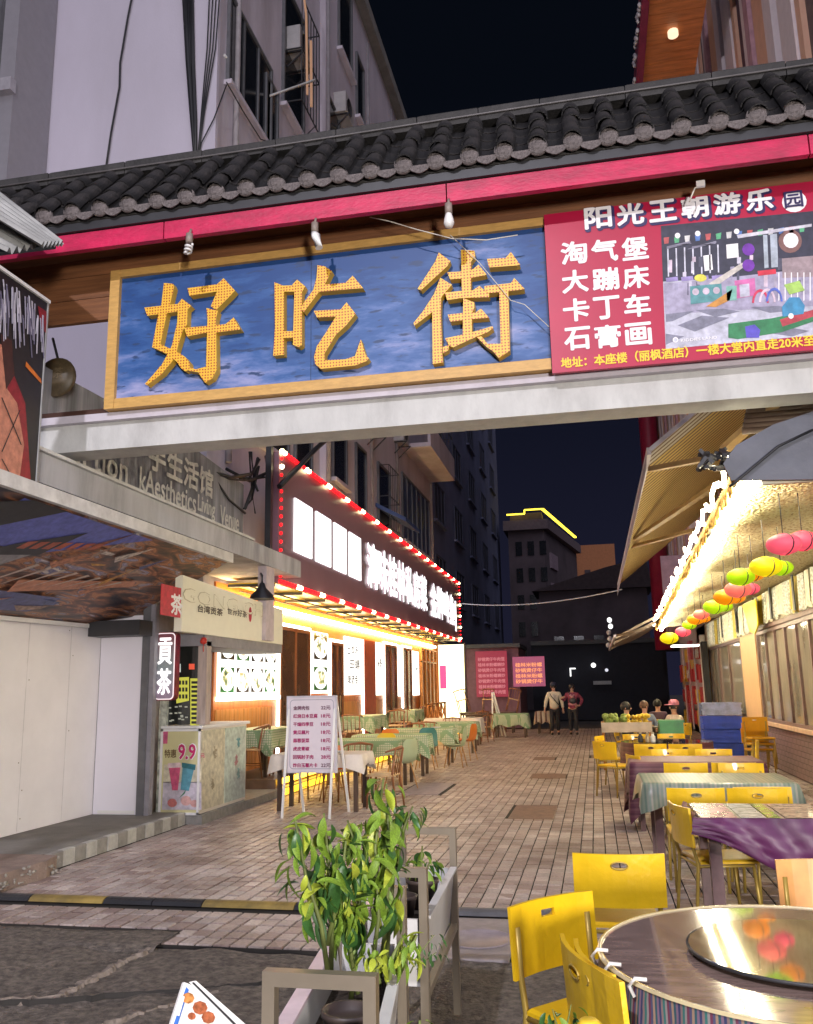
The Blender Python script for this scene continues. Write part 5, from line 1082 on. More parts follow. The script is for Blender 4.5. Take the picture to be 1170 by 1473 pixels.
g = MB(); g.add(vs, fs, True); g.build('foil_ceiling', foil, Ht)
e0 = edge(7.6); e1 = edge(24)
MB().add([(e0[0], 7.6, e0[1]+.05), (e1[0], 24, e1[1]+.05), (XH+.2, 24, 3.42), (XH+.2, 7.6, 3.42), (e0[0], 7.6, e0[1]+.12), (e1[0], 24, e1[1]+.12), (XH+.2, 24, 3.5), (XH+.2, 7.6, 3.5)], [(0, 1, 2, 3), (7, 6, 5, 4), (0, 4, 5, 1), (0, 3, 7, 4), (1, 5, 6, 2)]).build('ceiling_deck', m_dark, Ht)
# valance: brown bead fringe along the edge with white cord, light tube inside
g = MB()
for k in range(150):
    y = 7.65+k*.109; ex, ez = edge(y); l = random.uniform(.10, .2); g.tube([(ex-.02, y, ez+.12), (ex-.03+random.uniform(-.015, .015), y+.01, ez+.12-l)], .014, 5)
o = g.build('fringe', M('amber_fringe', (.42, .24, .06), .6, var=.5, scale=20), Ht); o['kind'] = 'stuff'
pts = []
for k in range(120): y = 7.6+k*.137; ex, ez = edge(y); pts.append((ex-.07+.02*math.sin(k*1.7), y, ez+.16+.05*math.sin(k*.9)+.03*math.sin(k*2.3)))
MB().tube(pts, .020, 5).build('rope_light', E('warm_white_rope_light', (1, .88, .62), 26), Ht)
g = MB(); g.beam((e0[0]+.10, 7.7, e0[1]-.03), (e1[0]+.10, 23.9, e1[1]-.03), .04, .04); g.build('edge_light', E('bright_ceiling_tube', (1, .88, .60), 70), Ht)
g = MB(); g.beam((e0[0]+.16, 7.62, e0[1]-.055), (XH, 7.62, 3.27), .05, .05); g.build('front_rail', M('pale_front_rail', (.7, .65, .5), .5), Ht)
# pale cloth and paper strips hanging over the upper wall
m_cl = [M('cream_cloth_strip', (.74, .70, .55), .7, var=.25, scale=12), M('printed_cloth_strip', (.60, .62, .55), .7, var=.6, scale=25), M('mustard_strip', (.62, .48, .08), .7, var=.3)]
y = 9.5; k = 0
while y < 26:
    w_ = random.uniform(.35, .6); h_ = 2.68 if y < 19 else 2.6; g = MB(); n_ = 8; vs = []; fs = []
    for i in range(n_+1):
        yy = y+w_*i/n_; xo = XH-.10-.03*math.sin(i*1.9+k); vs += [(xo, yy, 3.26), (xo-.02, yy+.04*math.sin(i), h_+.05+.05*math.sin(i*1.3+k))]
    for i in range(n_): fs.append((2*i, 2*i+2, 2*i+3, 2*i+1))
    g.add(vs, fs, True); g.build('cloth_strip', m_cl[[0, 1, 0, 1, 2, 1][k % 6]], Ht); y += w_+random.choice((.02, .02, .12)); k += 1
for y in (11.4, 13.0, 14.7, 16.6, 18.3, 20.6, 22.9): 
    g = MB(); g.prism([(y, 3.28), (y+.10, 3.28), (y+.16, 2.72), (y+.03, 2.72)], (XH-.17, 0, 0), (0, 1, 0), (0, 0, 1), .02); g.build('dark_slat', m_dark, Ht)
t = thing('yellow_streamer', 'bright yellow hanging streamer left of the barred window', 'streamer', P(1095, 890, x=3.0)); a = P(1088, 862, x=3.05); b = P(1094, 908, x=3.05)
g = MB(); g.prism([(a.y, a.z), (a.y+1.5, a.z+.02), (b.y+1.0, b.z+.05), (b.y+.5, b.z-.02), (b.y+.1, b.z+.12)], (3.03, 0, 0), YP, ZP, .03); g.build('cloth', M('vivid_yellow_cloth', (.85, .68, .02), .5), t)
t = thing('tarpaulin', 'dark slate tarpaulin panel over the near end of the hut', 'tarpaulin', (2.2, 7.5, 3.6))
pp = [P(*q, y=7.55) for q in ((1052, 692), (1230, 690), (1230, 590), (1172, 592), (1112, 612), (1058, 642), (1040, 668))]
g = MB(); g.prism([(p.x, p.z) for p in pp], (0, 7.55, 0), XP, ZP, .03); g.build('sheet', M('slate_tarpaulin', (.085, .09, .115), .5, var=.25, scale=3, bump=.4, bscale=6), t)
cable('cable', [P(*q, y=7.48) for q in ((1170, 618), (1120, 642), (1060, 692), (1050, 700))], .012, 'black cable drooping across the slate tarpaulin')
t = thing('roller_bracket', 'dark clump of metal fittings at the upper corner of the hut', 'bracket', P(1020, 665, y=7.6))
for k in range(14):
    a = P(random.uniform(995, 1045), random.uniform(650, 678), y=7.6+random.uniform(-.1, .3)); b = P(random.uniform(1000, 1060), random.uniform(645, 680), y=7.6+random.uniform(-.1, .3)); MB().beam(a, b, .04, .03).build('fitting', m_dark, t)
# striped retractable awning
AW = thing('striped_awning', 'yellow and brown striped retractable awning high above the hut', 'awning', (1.5, 18, 4.6))
ax, az, ay0, ay1 = .80, 4.37, 10.57, 25.3
slope = .78
m_ys = M('awning_yellow_stripe', (.62, .44, .13), .7, var=.08); m_bs = M('awning_brown_stripe', (.17, .10, .05), .7, var=.08); m_ws = M('awning_pale_stripe', (.6, .56, .5), .7, var=.08)
nst = 62
for k in range(nst):
    y0 = ay0+(ay1-ay0)*k/nst; y1 = ay0+(ay1-ay0)*(k+1)/nst; ymid = y0+(y1-y0)*.6
    for a, b, m_ in ((y0, ymid, m_ys if k > 3 else m_ws), (ymid, y1, m_bs)):
        sg_ = -.03*math.sin(k*.5)
        MB().add([(ax, a, az), (ax, b, az), (XH+.1, b, az+slope*(XH+.1-ax)), (XH+.1, a, az+slope*(XH+.1-ax))], [(0, 1, 2, 3)]).build('stripe', m_, AW)
g = MB(); g.box(ax-.03, ay0-.02, az-.05, ax+.02, ay1, az+.04); g.build('front_bar', M('pale_metal_bar', (.55, .50, .56), .4, metal=.3), AW)
MB().beam((ax, ay0-.03, az), (XH, ay0-.03, az+slope*(XH-ax)), .05, .05).build('side_bar', M('pale_metal_bar'), AW)
m_arm = M('brown_awning_arm', (.38, .24, .10), .5)
for (q0, q1, y0_, y1_) in (((937, 675), (1040, 655), 11.2, 10.0), ((915, 775), (1035, 695), 17.5, 12.5), ((908, 787), (1000, 762), 19, 16), ((1043, 646), (1135, 562), 9.0, 7.9)):
    MB().beam(P(*q0, y=y0_), P(*q1, y=y1_), .10, .06).build('arm', m_arm, AW)
o = MB().add([(ax-.035, ay0, az-.04), (ax-.035, ay1, az-.04), (ax-.05, ay1, az-.30), (ax-.05, ay0, az-.22)], [(0, 1, 2, 3)]).build('valance', M('lilac_grey_valance', (.30, .26, .33), .7), AW)
t = thing('roll_shutter', 'dark ribbed rolled awning above the slate tarpaulin at the right edge', 'awning', P(1150, 580, y=8.6))
for k in range(12):
    a = P(1068+k*1.5, 620-k*7, y=8.2); MB().tube([a, a+Vector((2.2, 0, .02))], .035, 6).build('rib', M('dark_brown_rib', (.10, .065, .05), .5), t)
# lower brown awning further on
t = thing('brown_awning', 'small brown sagging awning beyond the hut', 'awning', (1.3, 26, 3.2))
g = MB(); NX_, NY_ = 8, 10; vs = []; fs = []
for j in range(NY_+1):
    for i in range(NX_+1):
        s_ = i/NX_; y = 21.5+8.5*j/NY_; vs.append((.52+1.7*s_, y, 2.78+.85*s_-.16*math.sin(math.pi*s_)-.05*math.sin(j*1.2)))
for j in range(NY_):
    for i in range(NX_): a = j*(NX_+1)+i; fs.append((a, a+1, a+NX_+2, a+NX_+1))
g.add(vs, fs, True); g.build('canvas', M('brown_canvas', (.20, .145, .105), .8, var=.25), t)
for k, y in enumerate((22, 25, 28.5)): MB().beam((.55, y, 2.74), (2.1, y, 3.5), .05, .05).build('arm', M('pale_arm', (.55, .45, .36), .5), t)
MB().beam((.52, 21.5, 2.76), (.52, 30, 2.76), .05, .06).build('front_bar', M('pale_metal_bar'), t)
g = MB(); 
t2 = thing('hanging_lights', 'small bunch of white glowing ornaments hanging left of the brown awning', 'lights', P(878, 905, y=30))
for k in range(5): c = P(877+(k % 2)*2-k*.4, 892+k*9, y=30); MB().ball(c, .08, .08, .09, 8, 5).build('globe', E('far_white') if k < 2 else M('pale_ornament', (.5, .5, .5), .5), t2)
# lanterns
def lantern(c, r, colr, lab, i):
    t = thing('paper_lantern', lab, 'lantern', c, group='coloured lanterns strung along the hut')
    h = r*.62; prof = [(r*.28, h)]+[(r*math.cos(a), h*math.sin(a)) for a in [math.radians(75-15*k) for k in range(11)]]+[(r*.28, -h)]
    MB().lathe(prof, c, 20).build('shade', colr, t)
    rb = MB()
    for k in range(4):
        a0 = k*math.pi/4+.3; rb.tube([Vector(c)+Vector((r*1.01*math.cos(a)*math.cos(a0), r*1.01*math.cos(a)*math.sin(a0), h*1.02*math.sin(a))) for a in [math.radians(80-20*j) for j in range(9)]], .004, 4, False) if False else None
    MB().tube([Vector(c)+Vector((r*1.01*math.cos(a)*.35, -r*1.01*math.cos(a)*.93, h*1.01*math.sin(a))) for a in [math.radians(84-14*j) for j in range(13)]], .006, 4).build('rib', m_dark, t)
    MB().tube([Vector(c)+Vector((0, 0, h)), Vector(c)+Vector((0, 0, h+.35))], .004, 4).build('cord', m_dark, t)
LC = {n_: M('lantern_'+n_, tuple(c*.75 for c in c_), .6, emit=c_, es=s_) for n_, c_, s_ in [(q_[0], q_[1], .38) for q_ in (('pink', (.95, .10, .16), .85), ('yellow', (.92, .72, .0), .8), ('green', (.42, .72, .0), .75), ('orange', (.95, .30, .0), .85), ('salmon', (.95, .17, .13), .8))]}
LL = [(1128, 783, 26, 7.75, 'pink', 'largest pink lantern, nearest on the hut string'), (1155, 778, 24, 8.3, 'pink', 'pink lantern half hidden behind the largest one at the right'), (1102, 815, 24, 8.6, 'yellow', 'large yellow lantern next after the pink pair'), (1124, 817, 18, 9.4, 'green', 'lime lantern peeping out right of the large yellow one'),
      (1066, 830, 21, 9.3, 'green', 'large green lantern with a bright lower spot'), (1084, 826, 17, 10, 'orange', 'orange lantern squeezed between green and yellow ones'), (1062, 848, 20, 10.3, 'salmon', 'salmon lantern just under the large green one'), (1080, 847, 14, 11, 'pink', 'pink lantern to the right of the salmon one'),
      (1045, 859, 19, 11.1, 'orange', 'orange lantern below the salmon one'), (1060, 860, 13, 12, 'orange', 'second orange lantern tucked behind the first'), (1028, 873, 17, 12.2, 'green', 'lime green lantern mid string'), (1042, 872, 13, 13, 'green', 'green lantern half behind the mid string one'),
      (1009, 884, 12, 15, 'salmon', 'small salmon lantern past the lime ones'), (1001, 891, 13, 15.5, 'orange', 'small orange lantern past the lime ones'), (1014, 890, 9, 16, 'orange', 'tiny orange lantern beside the small orange one'), (992, 899, 11, 17, 'green', 'small lime lantern near the far end'), (983, 909, 12, 18.2, 'pink', 'small pink lantern near the far end'), (963, 918, 14, 19.0, 'yellow', 'golden lantern at the far end of the string')]
for i, (u, v, rp_, y, c_, lab) in enumerate(LL): lantern(P(u, v, y=y), .92*rp_*y/1290, LC[c_], lab, i)
# red and yellow stall front beyond the hut wall
t = thing('poster_stall', 'stall front covered in red and yellow posters beyond the hut windows', 'stall', (3.2, 31, 0))
MB().box(XH-.0, 27.7, 0, XH+.3, 36, 3.4).build('wall', M('stall_lilac_wall', (.45, .40, .45), .6), t)
cols_ = [pm_('stall_red', (.50, .04, .05)), pm_('stall_yellow', (.70, .45, .04)), pm_('stall_pale', (.65, .52, .50)), pm_('stall_pink', (.55, .12, .18))]
for k in range(26):
    y = 27.8+(k % 7)*1.15; z = .2+(k//7)*.72+random.uniform(0, .1); MB().box(XH-.06-.002*k, y, z, XH-.003, y+random.uniform(.6, 1.0), z+random.uniform(.4, .66)).build('poster', cols_[random.choice((0, 0, 1, 2, 3, 0))], t)
for k in range(4): MB().box(XH-.12, 28.2+k*1.9, .1, XH-.08, 28.35+k*1.9, 2.9).build('lilac_post', M('lilac_post', (.6, .56, .62), .5), t)
for k, s_ in enumerate(('螺蛳粉', '卤味', '烧烤', '奶茶')): text(s_, (XH-.13, 29.6+k*1.6, 2.4-.3*k), YN, ZP, .3, cols_[1] if k % 2 else m_wt, t, 1.0, .002, heavy=.03)
t = thing('ceiling_fan_lamp', 'flat white lamp under the far end of the hut ceiling', 'lamp', P(985, 925, y=25)); a = P(968, 930, y=25)
MB().box(a.x, 25, a.z, a.x+.7, 25.6, a.z+.04).build('diffuser', E('white_flat_lamp', (1, .95, .85), 4), t)
t = thing('hut_end_post', 'pale post and dark door edge at the far end of the hut windows', 'post', (3.2, 27.3, 0)); MB().box(3.05, 27.0, 0, 3.2, 27.15, 3.0).build('shaft', m_whitep, t); MB().box(3.06, 26.6, 0, 3.2, 26.95, 2.8).build('door_edge', m_dark, t)
# hut end beam over the street side
for k in range(5):
    t = None
# ================================================================== ASSUMED STREET LAMP (unseen, behind the viewer)
t = thing('assumed_street_lamp', 'assumed unseen tall street lamp behind the viewer, added to light the gate', 'assumed street lamp', (-3.6, -6.5, 0))  # unseen lamp assumed from the light on the gate; pole and light added
MB().tube([(-3.6, -6.5, 0), (-3.6, -6.5, 7), (-3.6, -6.5, 10.2)], [.11, .08, .06], 12).build('pole', m_frame, t)
MB().tube([(-3.6, -6.5, 10.15), (-3.2, -6.2, 10.35), (-2.7, -5.8, 10.4)], .04, 8).build('arm', m_frame, t)
o = MB().bev(-2.95, -5.95, 10.32, -2.35, -5.6, 10.45, .03).build('lamp_head', m_frame, t)
ll = bpy.data.lights.new('assumed_street_lamp_light', 'SPOT'); ll.energy = LAMP_W; ll.color = (.93, .90, 1.0); ll.shadow_soft_size = .16; ll.spot_size = math.radians(130); ll.spot_blend = .6
lo = bpy.data.objects.new('assumed_street_lamp_light', ll); COL.objects.link(lo); lo.parent = t; lo.matrix_parent_inverse = wm(t).inverted()
lo.location = (-2.65, -5.7, 10.26); lo.rotation_euler = Vector((1.2, 15, -5.5)).to_track_quat('-Z', 'Y').to_euler()

t = thing('added_fill_light', 'added unseen fill light on a wall behind the viewer', 'fill light', (4.4, -8.5, 0))  # unseen light added to brighten the white boards and the foreground
MB().box(3.2, -9.5, 0, 6, -8.0, 4.2).build('wall', m_wallg, t); MB().box(3.3, -7.998, .6, 5.6, -7.96, 2.9).build('fill_light_frame', m_frame, t)
sw = bpy.data.lights.new('added_fill_lamp', 'AREA'); sw.shape = 'RECTANGLE'; sw.size = 2.1; sw.size_y = 1.9; sw.energy = FILL_W; sw.color = (1, .93, .87)
swo = bpy.data.objects.new('added_fill_lamp', sw); COL.objects.link(swo); swo.parent = t; swo.matrix_parent_inverse = wm(t).inverted(); swo.location = (4.4, -7.93, 1.8); swo.rotation_euler = Vector((-.5, 1, .03)).to_track_quat('-Z', 'Y').to_euler()
# ================================================================== TABLES
m_tw = M('dark_table_wood', (.075, .045, .03), .45, var=.3, stretch=(3, 3, .5)); m_tl = M('plum_table_leg', (.13, .07, .07), .45, var=.25, scale=9)
m_gg = gingham('green_gingham_cloth', (.50, .52, .40), (.20, .32, .18), 26)
m_wc2 = M('off_white_cloth', (.62, .56, .50), .8, var=.08, bump=.1)
def table(lab, x0, y0, x1, y1, z=.75, leg=m_tw, lw=.055, topm=None, grp=None):
    t = thing('table', lab, 'table', ((x0+x1)/2, (y0+y1)/2, 0), group=grp)
    MB().bev(x0, y0, z-.03, x1, y1, z, .006).build('tabletop', topm or m_tw, t)
    for x in (x0+.05, x1-.05-lw):
        for y in (y0+.05, y1-.05-lw): MB().box(x, y, 0, x+lw, y+lw, z-.03).build('leg', leg, t)
    g = MB(); g.box(x0+.07, y0+.07, z-.10, x1-.07, y0+.09, z-.03); g.box(x0+.07, y1-.09, z-.10, x1-.07, y1-.07, z-.03); g.box(x0+.07, y0+.09, z-.10, x0+.09, y1-.09, z-.03); g.box(x1-.09, y0+.09, z-.10, x1-.07, y1-.09, z-.03); g.build('apron', leg, t)
    return t
def cloth(lab, x0, y0, x1, y1, z, drop, m, wav=.02, grp=None, corner=.12, seed=0):
    rr_ = random.Random(seed+int(x0*100)); g = MB(); vs = []; fs = []; n = 14; per = []
    for k in range(n): per.append((x0+(x1-x0)*k/n, y0, 0, -1))
    for k in range(n): per.append((x1, y0+(y1-y0)*k/n, 1, 0))
    for k in range(n): per.append((x1-(x1-x0)*k/n, y1, 0, 1))
    for k in range(n): per.append((x0, y1-(y1-y0)*k/n, -1, 0))
    N_ = len(per); z += .006
    for i, (x, y, nx_, ny_) in enumerate(per):
        cd = min(abs(i-c) for c in (0, n, 2*n, 3*n, 4*n)); cf = max(0, 1-cd/2.5)
        w = wav*(math.sin(i*1.35+seed)+.6*math.sin(i*2.9+seed*2)); dx = (x-(x0+x1)/2)*.0
        cx_ = (1 if x > (x0+x1)/2 else -1)*cf*.03; cy_ = (1 if y > (y0+y1)/2 else -1)*cf*.03
        d = drop*(1+.12*math.sin(i*.9+seed))+corner*cf
        vs += [(x, y, z), (x+nx_*.015+cx_*.3, y+ny_*.015+cy_*.3, z-.02), (x+nx_*(.02+w*.6)+cx_, y+ny_*(.02+w*.6)+cy_, z-d*.5), (x+nx_*(.03+w)+cx_*1.5, y+ny_*(.03+w)+cy_*1.5, z-d)]
    for i in range(N_):
        j = (i+1) % N_
        for k in range(3): fs.append((i*4+k, i*4+k+1, j*4+k+1, j*4+k))
    g.add(vs, fs, True); g.f.append(tuple(i*4 for i in range(N_))); g.s.append(False)
    o = g.build('tablecloth', m); o.location = (0, 0, 0); return tag(o, lab, 'tablecloth', grp)
# left row (street side of the restaurant)
TBL = [(-4.75, 15.25, -3.22, 15.95, 'nearest green checked table of the row along the restaurant', 'green checked cloth on the nearest table of the left row'),
       (-4.65, 16.85, -3.22, 17.45, 'second green checked table of the left row', 'green checked cloth on the second table of the left row'),
       (-4.6, 19.3, -3.12, 19.95, 'third table of the left row, under a green checked cloth', 'green checked cloth on the third table of the left row'),
       (-4.6, 22.6, -3.05, 23.4, 'far table of the left row near the orange chair', 'green checked cloth on the far table beside the orange chair')]
for i, (x0, y0, x1, y1, la, lb) in enumerate(TBL):
    table(la, x0, y0, x1, y1); cloth(lb, x0-.01, y0-.01, x1+.01, y1+.01, .755, .26, m_gg, .02, None, .16, i)
table('table under a plain off white cloth behind the price board', -4.45, 11.95, -3.2, 12.6); cloth('plain off white cloth on the table behind the price board', -4.46, 11.94, -3.19, 12.61, .755, .16, m_wc2, .015, None, .12, 5)
for i, (x0, y0, x1, y1, la, lb) in enumerate([(-5.95, 13.9, -5.25, 15.3, 'raised terrace table just behind the kiosk counter', 'green checked cloth on the terrace table behind the kiosk'), (-5.95, 20.6, -5.2, 22.0, 'raised terrace table in the middle of the restaurant front', 'green checked cloth on the middle terrace table'), (-5.9, 25.5, -5.2, 26.9, 'raised terrace table near the orange screen', 'pale green cloth on the terrace table near the orange screen')]):
    t = table(la, x0, y0, x1, y1, 1.0); cloth(lb, x0-.01, y0-.01, x1+.01, y1+.01, 1.005, .3, m_gg, .02, None, .12, 9+i)
for i, (x0, y0, x1, y1, z_, lb, m_) in enumerate([(-4.35, 29.6, -3.5, 30.3, .75, 'brown bare table in front of the stacked chairs at the far left', None), (-3.35, 29.4, -2.25, 30.2, .75, 'far table with pale green cloth beside the white easel', m_gg), (-2.1, 31.6, -1.55, 32.4, .75, 'far small table with a striped cloth left of the walkers', stripes('striped_far_cloth', [(.5, .4, .3), (.16, .07, .05), (.55, .48, .4)], 'x', 6)), (-4.9, 25.6, -3.3, 26.3, .75, 'table with a pale cloth behind the row near the lit end panel', m_wc2)]):
    table(lb, x0, y0, x1, y1)
    if m_: cloth('cloth of the '+lb, x0-.01, y0-.01, x1+.01, y1+.01, .755, .38, m_, .02, None, .06, 20+i)
# ---- right side tables
def wares(items):
    pass
stripe_top = stripes('printed_table_cloth', [(.62, .42, .36), (.62, .55, .42), (.30, .20, .18), (.66, .50, .42), (.60, .46, .36), (.22, .14, .16), (.64, .52, .45)], 'x', 2.6, .25, coat=.5)
T1_ = table('rectangular table with printed top and purple drape behind the round table', .62, 6.30, 2.05, 7.10, .75, m_tl, .075, stripe_top)
# purple swag
g = MB(); vs = []; fs = []; n = 44
for i in range(n+1):
    s_ = i/n; x = .57+1.5*s_; dr = .10+.30*math.sin(min(1, s_*1.55)*math.pi/2)**1.2-.05*max(0, s_-.7)
    for k in range(11):
        q = k/10; fold = .034*math.sin(q*17-s_*6.5+.8*math.sin(s_*7))*(.5+q)+.014*math.sin(s_*26+q*9)
        vs.append((x-.02*q*(1-s_), 6.285-.015-abs(fold)*1.1-.03*math.sin(q*math.pi), .762-dr*q+.02*math.sin(s_*12)*q))
for i in range(n):
    for k in range(10): a = i*11+k; fs.append((a, a+11, a+12, a+1))
g.add(vs, fs, True)
vs = []; fs = []
for i in range(13):
    s_ = i/12
    for k in range(6): q = k/5; vs.append((.60-.02*math.sin(q*3.14)-.012*math.sin(s_*20+q*4), 6.27+.84*s_, .762-(.10+.03*math.sin(s_*7))*q))
for i in range(12):
    for k in range(5): a = i*6+k; fs.append((a, a+1, a+7, a+6))
g.add(vs, fs, True)
o = g.build('tablecloth', M('purple_satin', (.10, .020, .080), .45, var=.3, scale=5)); tag(o, 'purple cloth swagged along the front of the printed top table', 'tablecloth')
# printed mats on its top
for k, (x0, x1, c) in enumerate(((.64, .86, (.62, .30, .32)), (.88, 1.04, (.60, .62, .60)), (1.05, 1.13, (.35, .55, .08)), (1.16, 1.45, (.66, .48, .36)))):
    pts = []
    o = MB().box(x0, 6.34, .7515+.001*k, x1, 7.05, .7525+.001*k).build('table_mat', M('table_mat_%d' % k, c, .25, var=.5, scale=16, coat=.5), T1_)
table('table with a grey green patterned cloth, third from the viewer on the right', .40, 8.44, 1.62, 9.28, .75, m_tl, .07)
m_gp = stripes('grey_green_patterned_cloth', [(.22, .29, .22), (.30, .35, .27), (.18, .26, .20), (.33, .36, .29), (.24, .32, .25), (.40, .40, .33)], 'x', 9.1, .35, coat=.3)
cloth('grey green patterned cloth with leaf edging on the third table on the right', .37, 8.41, 1.65, 9.31, .755, .15, m_gp, .012, None, .12, 31)
m_mar = stripes('maroon_striped_cloth', [(.12, .03, .06), (.16, .055, .08), (.09, .02, .045)], 'z', 14, .55)
table('table with a maroon cloth ringed by yellow chairs in mid row', .36, 10.65, 1.75, 11.45, .75, m_tl); cloth('maroon cloth hanging low on the mid row table at the right', .34, 10.63, 1.77, 11.47, .755, .40, m_mar, .03, None, .22, 33)
def roundtable(lab, cx, cy, r, z, m, topm, drop, lab2, n=72):
    t = thing('round_table', lab, 'table', (cx, cy, 0)); MB().lathe([(0, z-.03), (r, z-.03), (r, z), (0, z)], (cx, cy, 0), 64, smooth=False).build('tabletop', topm, t)
    MB().lathe([(.04, .06), (.04, z-.03)], (cx, cy, 0), 12).build('pedestal', m_tl, t); MB().lathe([(0, .06), (.28, .05), (.30, 0), (0, 0)], (cx, cy, 0), 20).build('base', m_tl, t)
    g = MB(); vs = []; fs = []
    for i in range(n):
        a = 2*math.pi*i/n
        for k in range(6): q = k/5; rr_ = r+.006+.004*k+q*.025*math.sin(a*19)*1.0+q*.012*math.sin(a*7+1); vs.append((rr_*math.cos(a), rr_*math.sin(a), z+.004-drop*q))
    for i in range(n):
        j = (i+1) % n
        for k in range(5): fs.append((i*6+k, j*6+k, j*6+k+1, i*6+k+1)[::-1])
    g.add(vs, fs, True); o = g.build('tablecloth', m); o.location = (cx, cy, 0); tag(o, lab2, 'tablecloth'); return t
roundtable('round dark topped table ringed by yellow chairs further back on the right', 1.02, 14.5, .68, .75, m_mar, M('dark_glass_top', (.05, .04, .05), .08, coat=1), .42, 'maroon cloth skirt of the round table further back on the right')
m_str = stripes('multicolour_striped_skirt', [(.05, .06, .16), (.30, .20, .20), (.05, .20, .19), (.34, .30, .30), (.20, .05, .10), (.10, .10, .20), (.42, .28, .20), (.04, .12, .16), (.26, .16, .24)], 'ang', 9.5, .6)
m_rt = M('lilac_brown_grain_top', (.30, .21, .18), .10, var=.35, scale=5, stretch=(1.5, 7, 1), coat=1)
RT = roundtable('big round table with grained top and glass turntable at the lower right corner', .62, 3.25, .655, .752, m_str, m_rt, .34, 'multicoloured striped skirt around the big round table')
MB().lathe([(.652, -.004), (.652, .004), (.664, .004), (.668, -.004)], (.62, 3.25, .753), 64).build('edge_piping', M('pale_gold_piping', (.62, .52, .30), .25, coat=1), RT)
t = thing('turntable', 'round glass turntable lying on the big round table', 'turntable', (.62, 3.25, .765))
MB().lathe([(0, .012), (.368, .012), (.372, .010), (.372, .004), (.36, .002), (0, .002)], (.62, 3.25, .764), 72, smooth=False).build('glass_disc', M('mirror_glass', (.55, .52, .45), .05, metal=.8, coat=1, var=.05), t)
MB().lathe([(.3725, .0), (.3755, .0), (.376, .004), (.3755, .008), (.3725, .008)], (.62, 3.25, .767), 72).build('rim', m_dark, t)
MB().lathe([(0, 0), (.12, 0), (.12, .009), (0, .009)], (.62, 3.25, .756), 24).build('bearing', m_steel, t)
for k in range(3):
    a = math.radians(188+k*13); c = Vector((.62+.668*math.cos(a), 3.25+.668*math.sin(a), .75)); t = thing('cloth_clip', ['upper', 'middle', 'lower'][k]+' white clip on the left rim of the big round table', 'clip', c)
    MB().tube([c+Vector((.03, .005, .018)), c+Vector((-.004, 0, .022)), c+Vector((-.022, 0, 0)), c+Vector((-.008, 0, -.028))], .006, 6).build('wire', m_whitep, t)
# ================================================================== CHAIRS
def yellow_chair():
    t = thing('yellow_chair', 'yellow chair', 'chair', (0, 0, 0), local=True)
    g = MB(); g.bev(-.205, -.19, .43, .205, .20, .455, .012); g.build('seat', m_yellow, t, False)
    # curved back panel with a hand hole
    def pt(x, z, d): c = .035*(1-(x/.225)**2); return (x, -.235-.07*(z-.5)-c+d, z)
    xs_ = [-.225, -.15, -.075, -.036, .036, .075, .15, .225]; zs_ = [.54, .62, .70, .728, .755, .795]
    vs = []; fs = []
    for d in (0, .016):
        for z in zs_:
            for x in xs_: vs.append(pt(x, z, d))
    W_ = len(xs_); Hn = len(zs_); off = W_*Hn; hole = (3, 3)
    for j in range(Hn-1):
        for i in range(W_-1):
            if (i, j) == hole: continue
            a = j*W_+i; fs.append((a, a+1, a+W_+1, a+W_)); b = a+off; fs.append((b, b+W_, b+W_+1, b+1))
    for i in range(W_-1): fs += [(i+1, i, off+i, off+i+1), ((Hn-1)*W_+i, (Hn-1)*W_+i+1, off+(Hn-1)*W_+i+1, off+(Hn-1)*W_+i)]
    for j in range(Hn-1): fs += [(j*W_, (j+1)*W_, off+(j+1)*W_, off+j*W_), ((j+1)*W_+W_-1, j*W_+W_-1, off+j*W_+W_-1, off+(j+1)*W_+W_-1)]
    i, j = hole; q = [j*W_+i, j*W_+i+1, (j+1)*W_+i+1, (j+1)*W_+i]
    for k in range(4): fs.append((q[k], q[(k+1) % 4], off+q[(k+1) % 4], off+q[k]))
    g = MB(); g.add(vs, fs, False); b = g.build('backrest', m_yellow, t, False)
    g = MB(); rim = [pt(.041*math.cos(a)*(1 if abs(math.cos(a)) < .8 else 1), .7415+.0175*math.sin(a), -.003) for a in [k*math.pi/8 for k in range(17)]]; g.tube(rim, .004, 5, False); g.build('hand_hole_rim', m_yleg, b, False)
    for s in (-1, 1):
        MB().tube([(s*.185, .17, .43), (s*.20, .20, 0)], .0125, 8).build('leg', m_yleg, t, False)
        MB().tube([(s*.20, -.25, 0), (s*.195, -.205, .43), (s*.19, -.235, .56), (s*.19, -.245, .72)], .0125, 8).build('leg', m_yleg, t, False)
    g = MB()
    for s in (-1, 1): g.tube([(s*.19, .17, .415), (s*.195, -.205, .415)], .010, 6)
    g.tube([(-.19, .165, .415), (.19, .165, .415)], .010, 6); g.tube([(-.195, -.2, .415), (.195, -.2, .415)], .010, 6); g.build('seat_frame', m_yleg, t, False)
    return t
yc_ = yellow_chair(); yu = []
PI = math.pi; YG = 'yellow chairs around the hut tables'
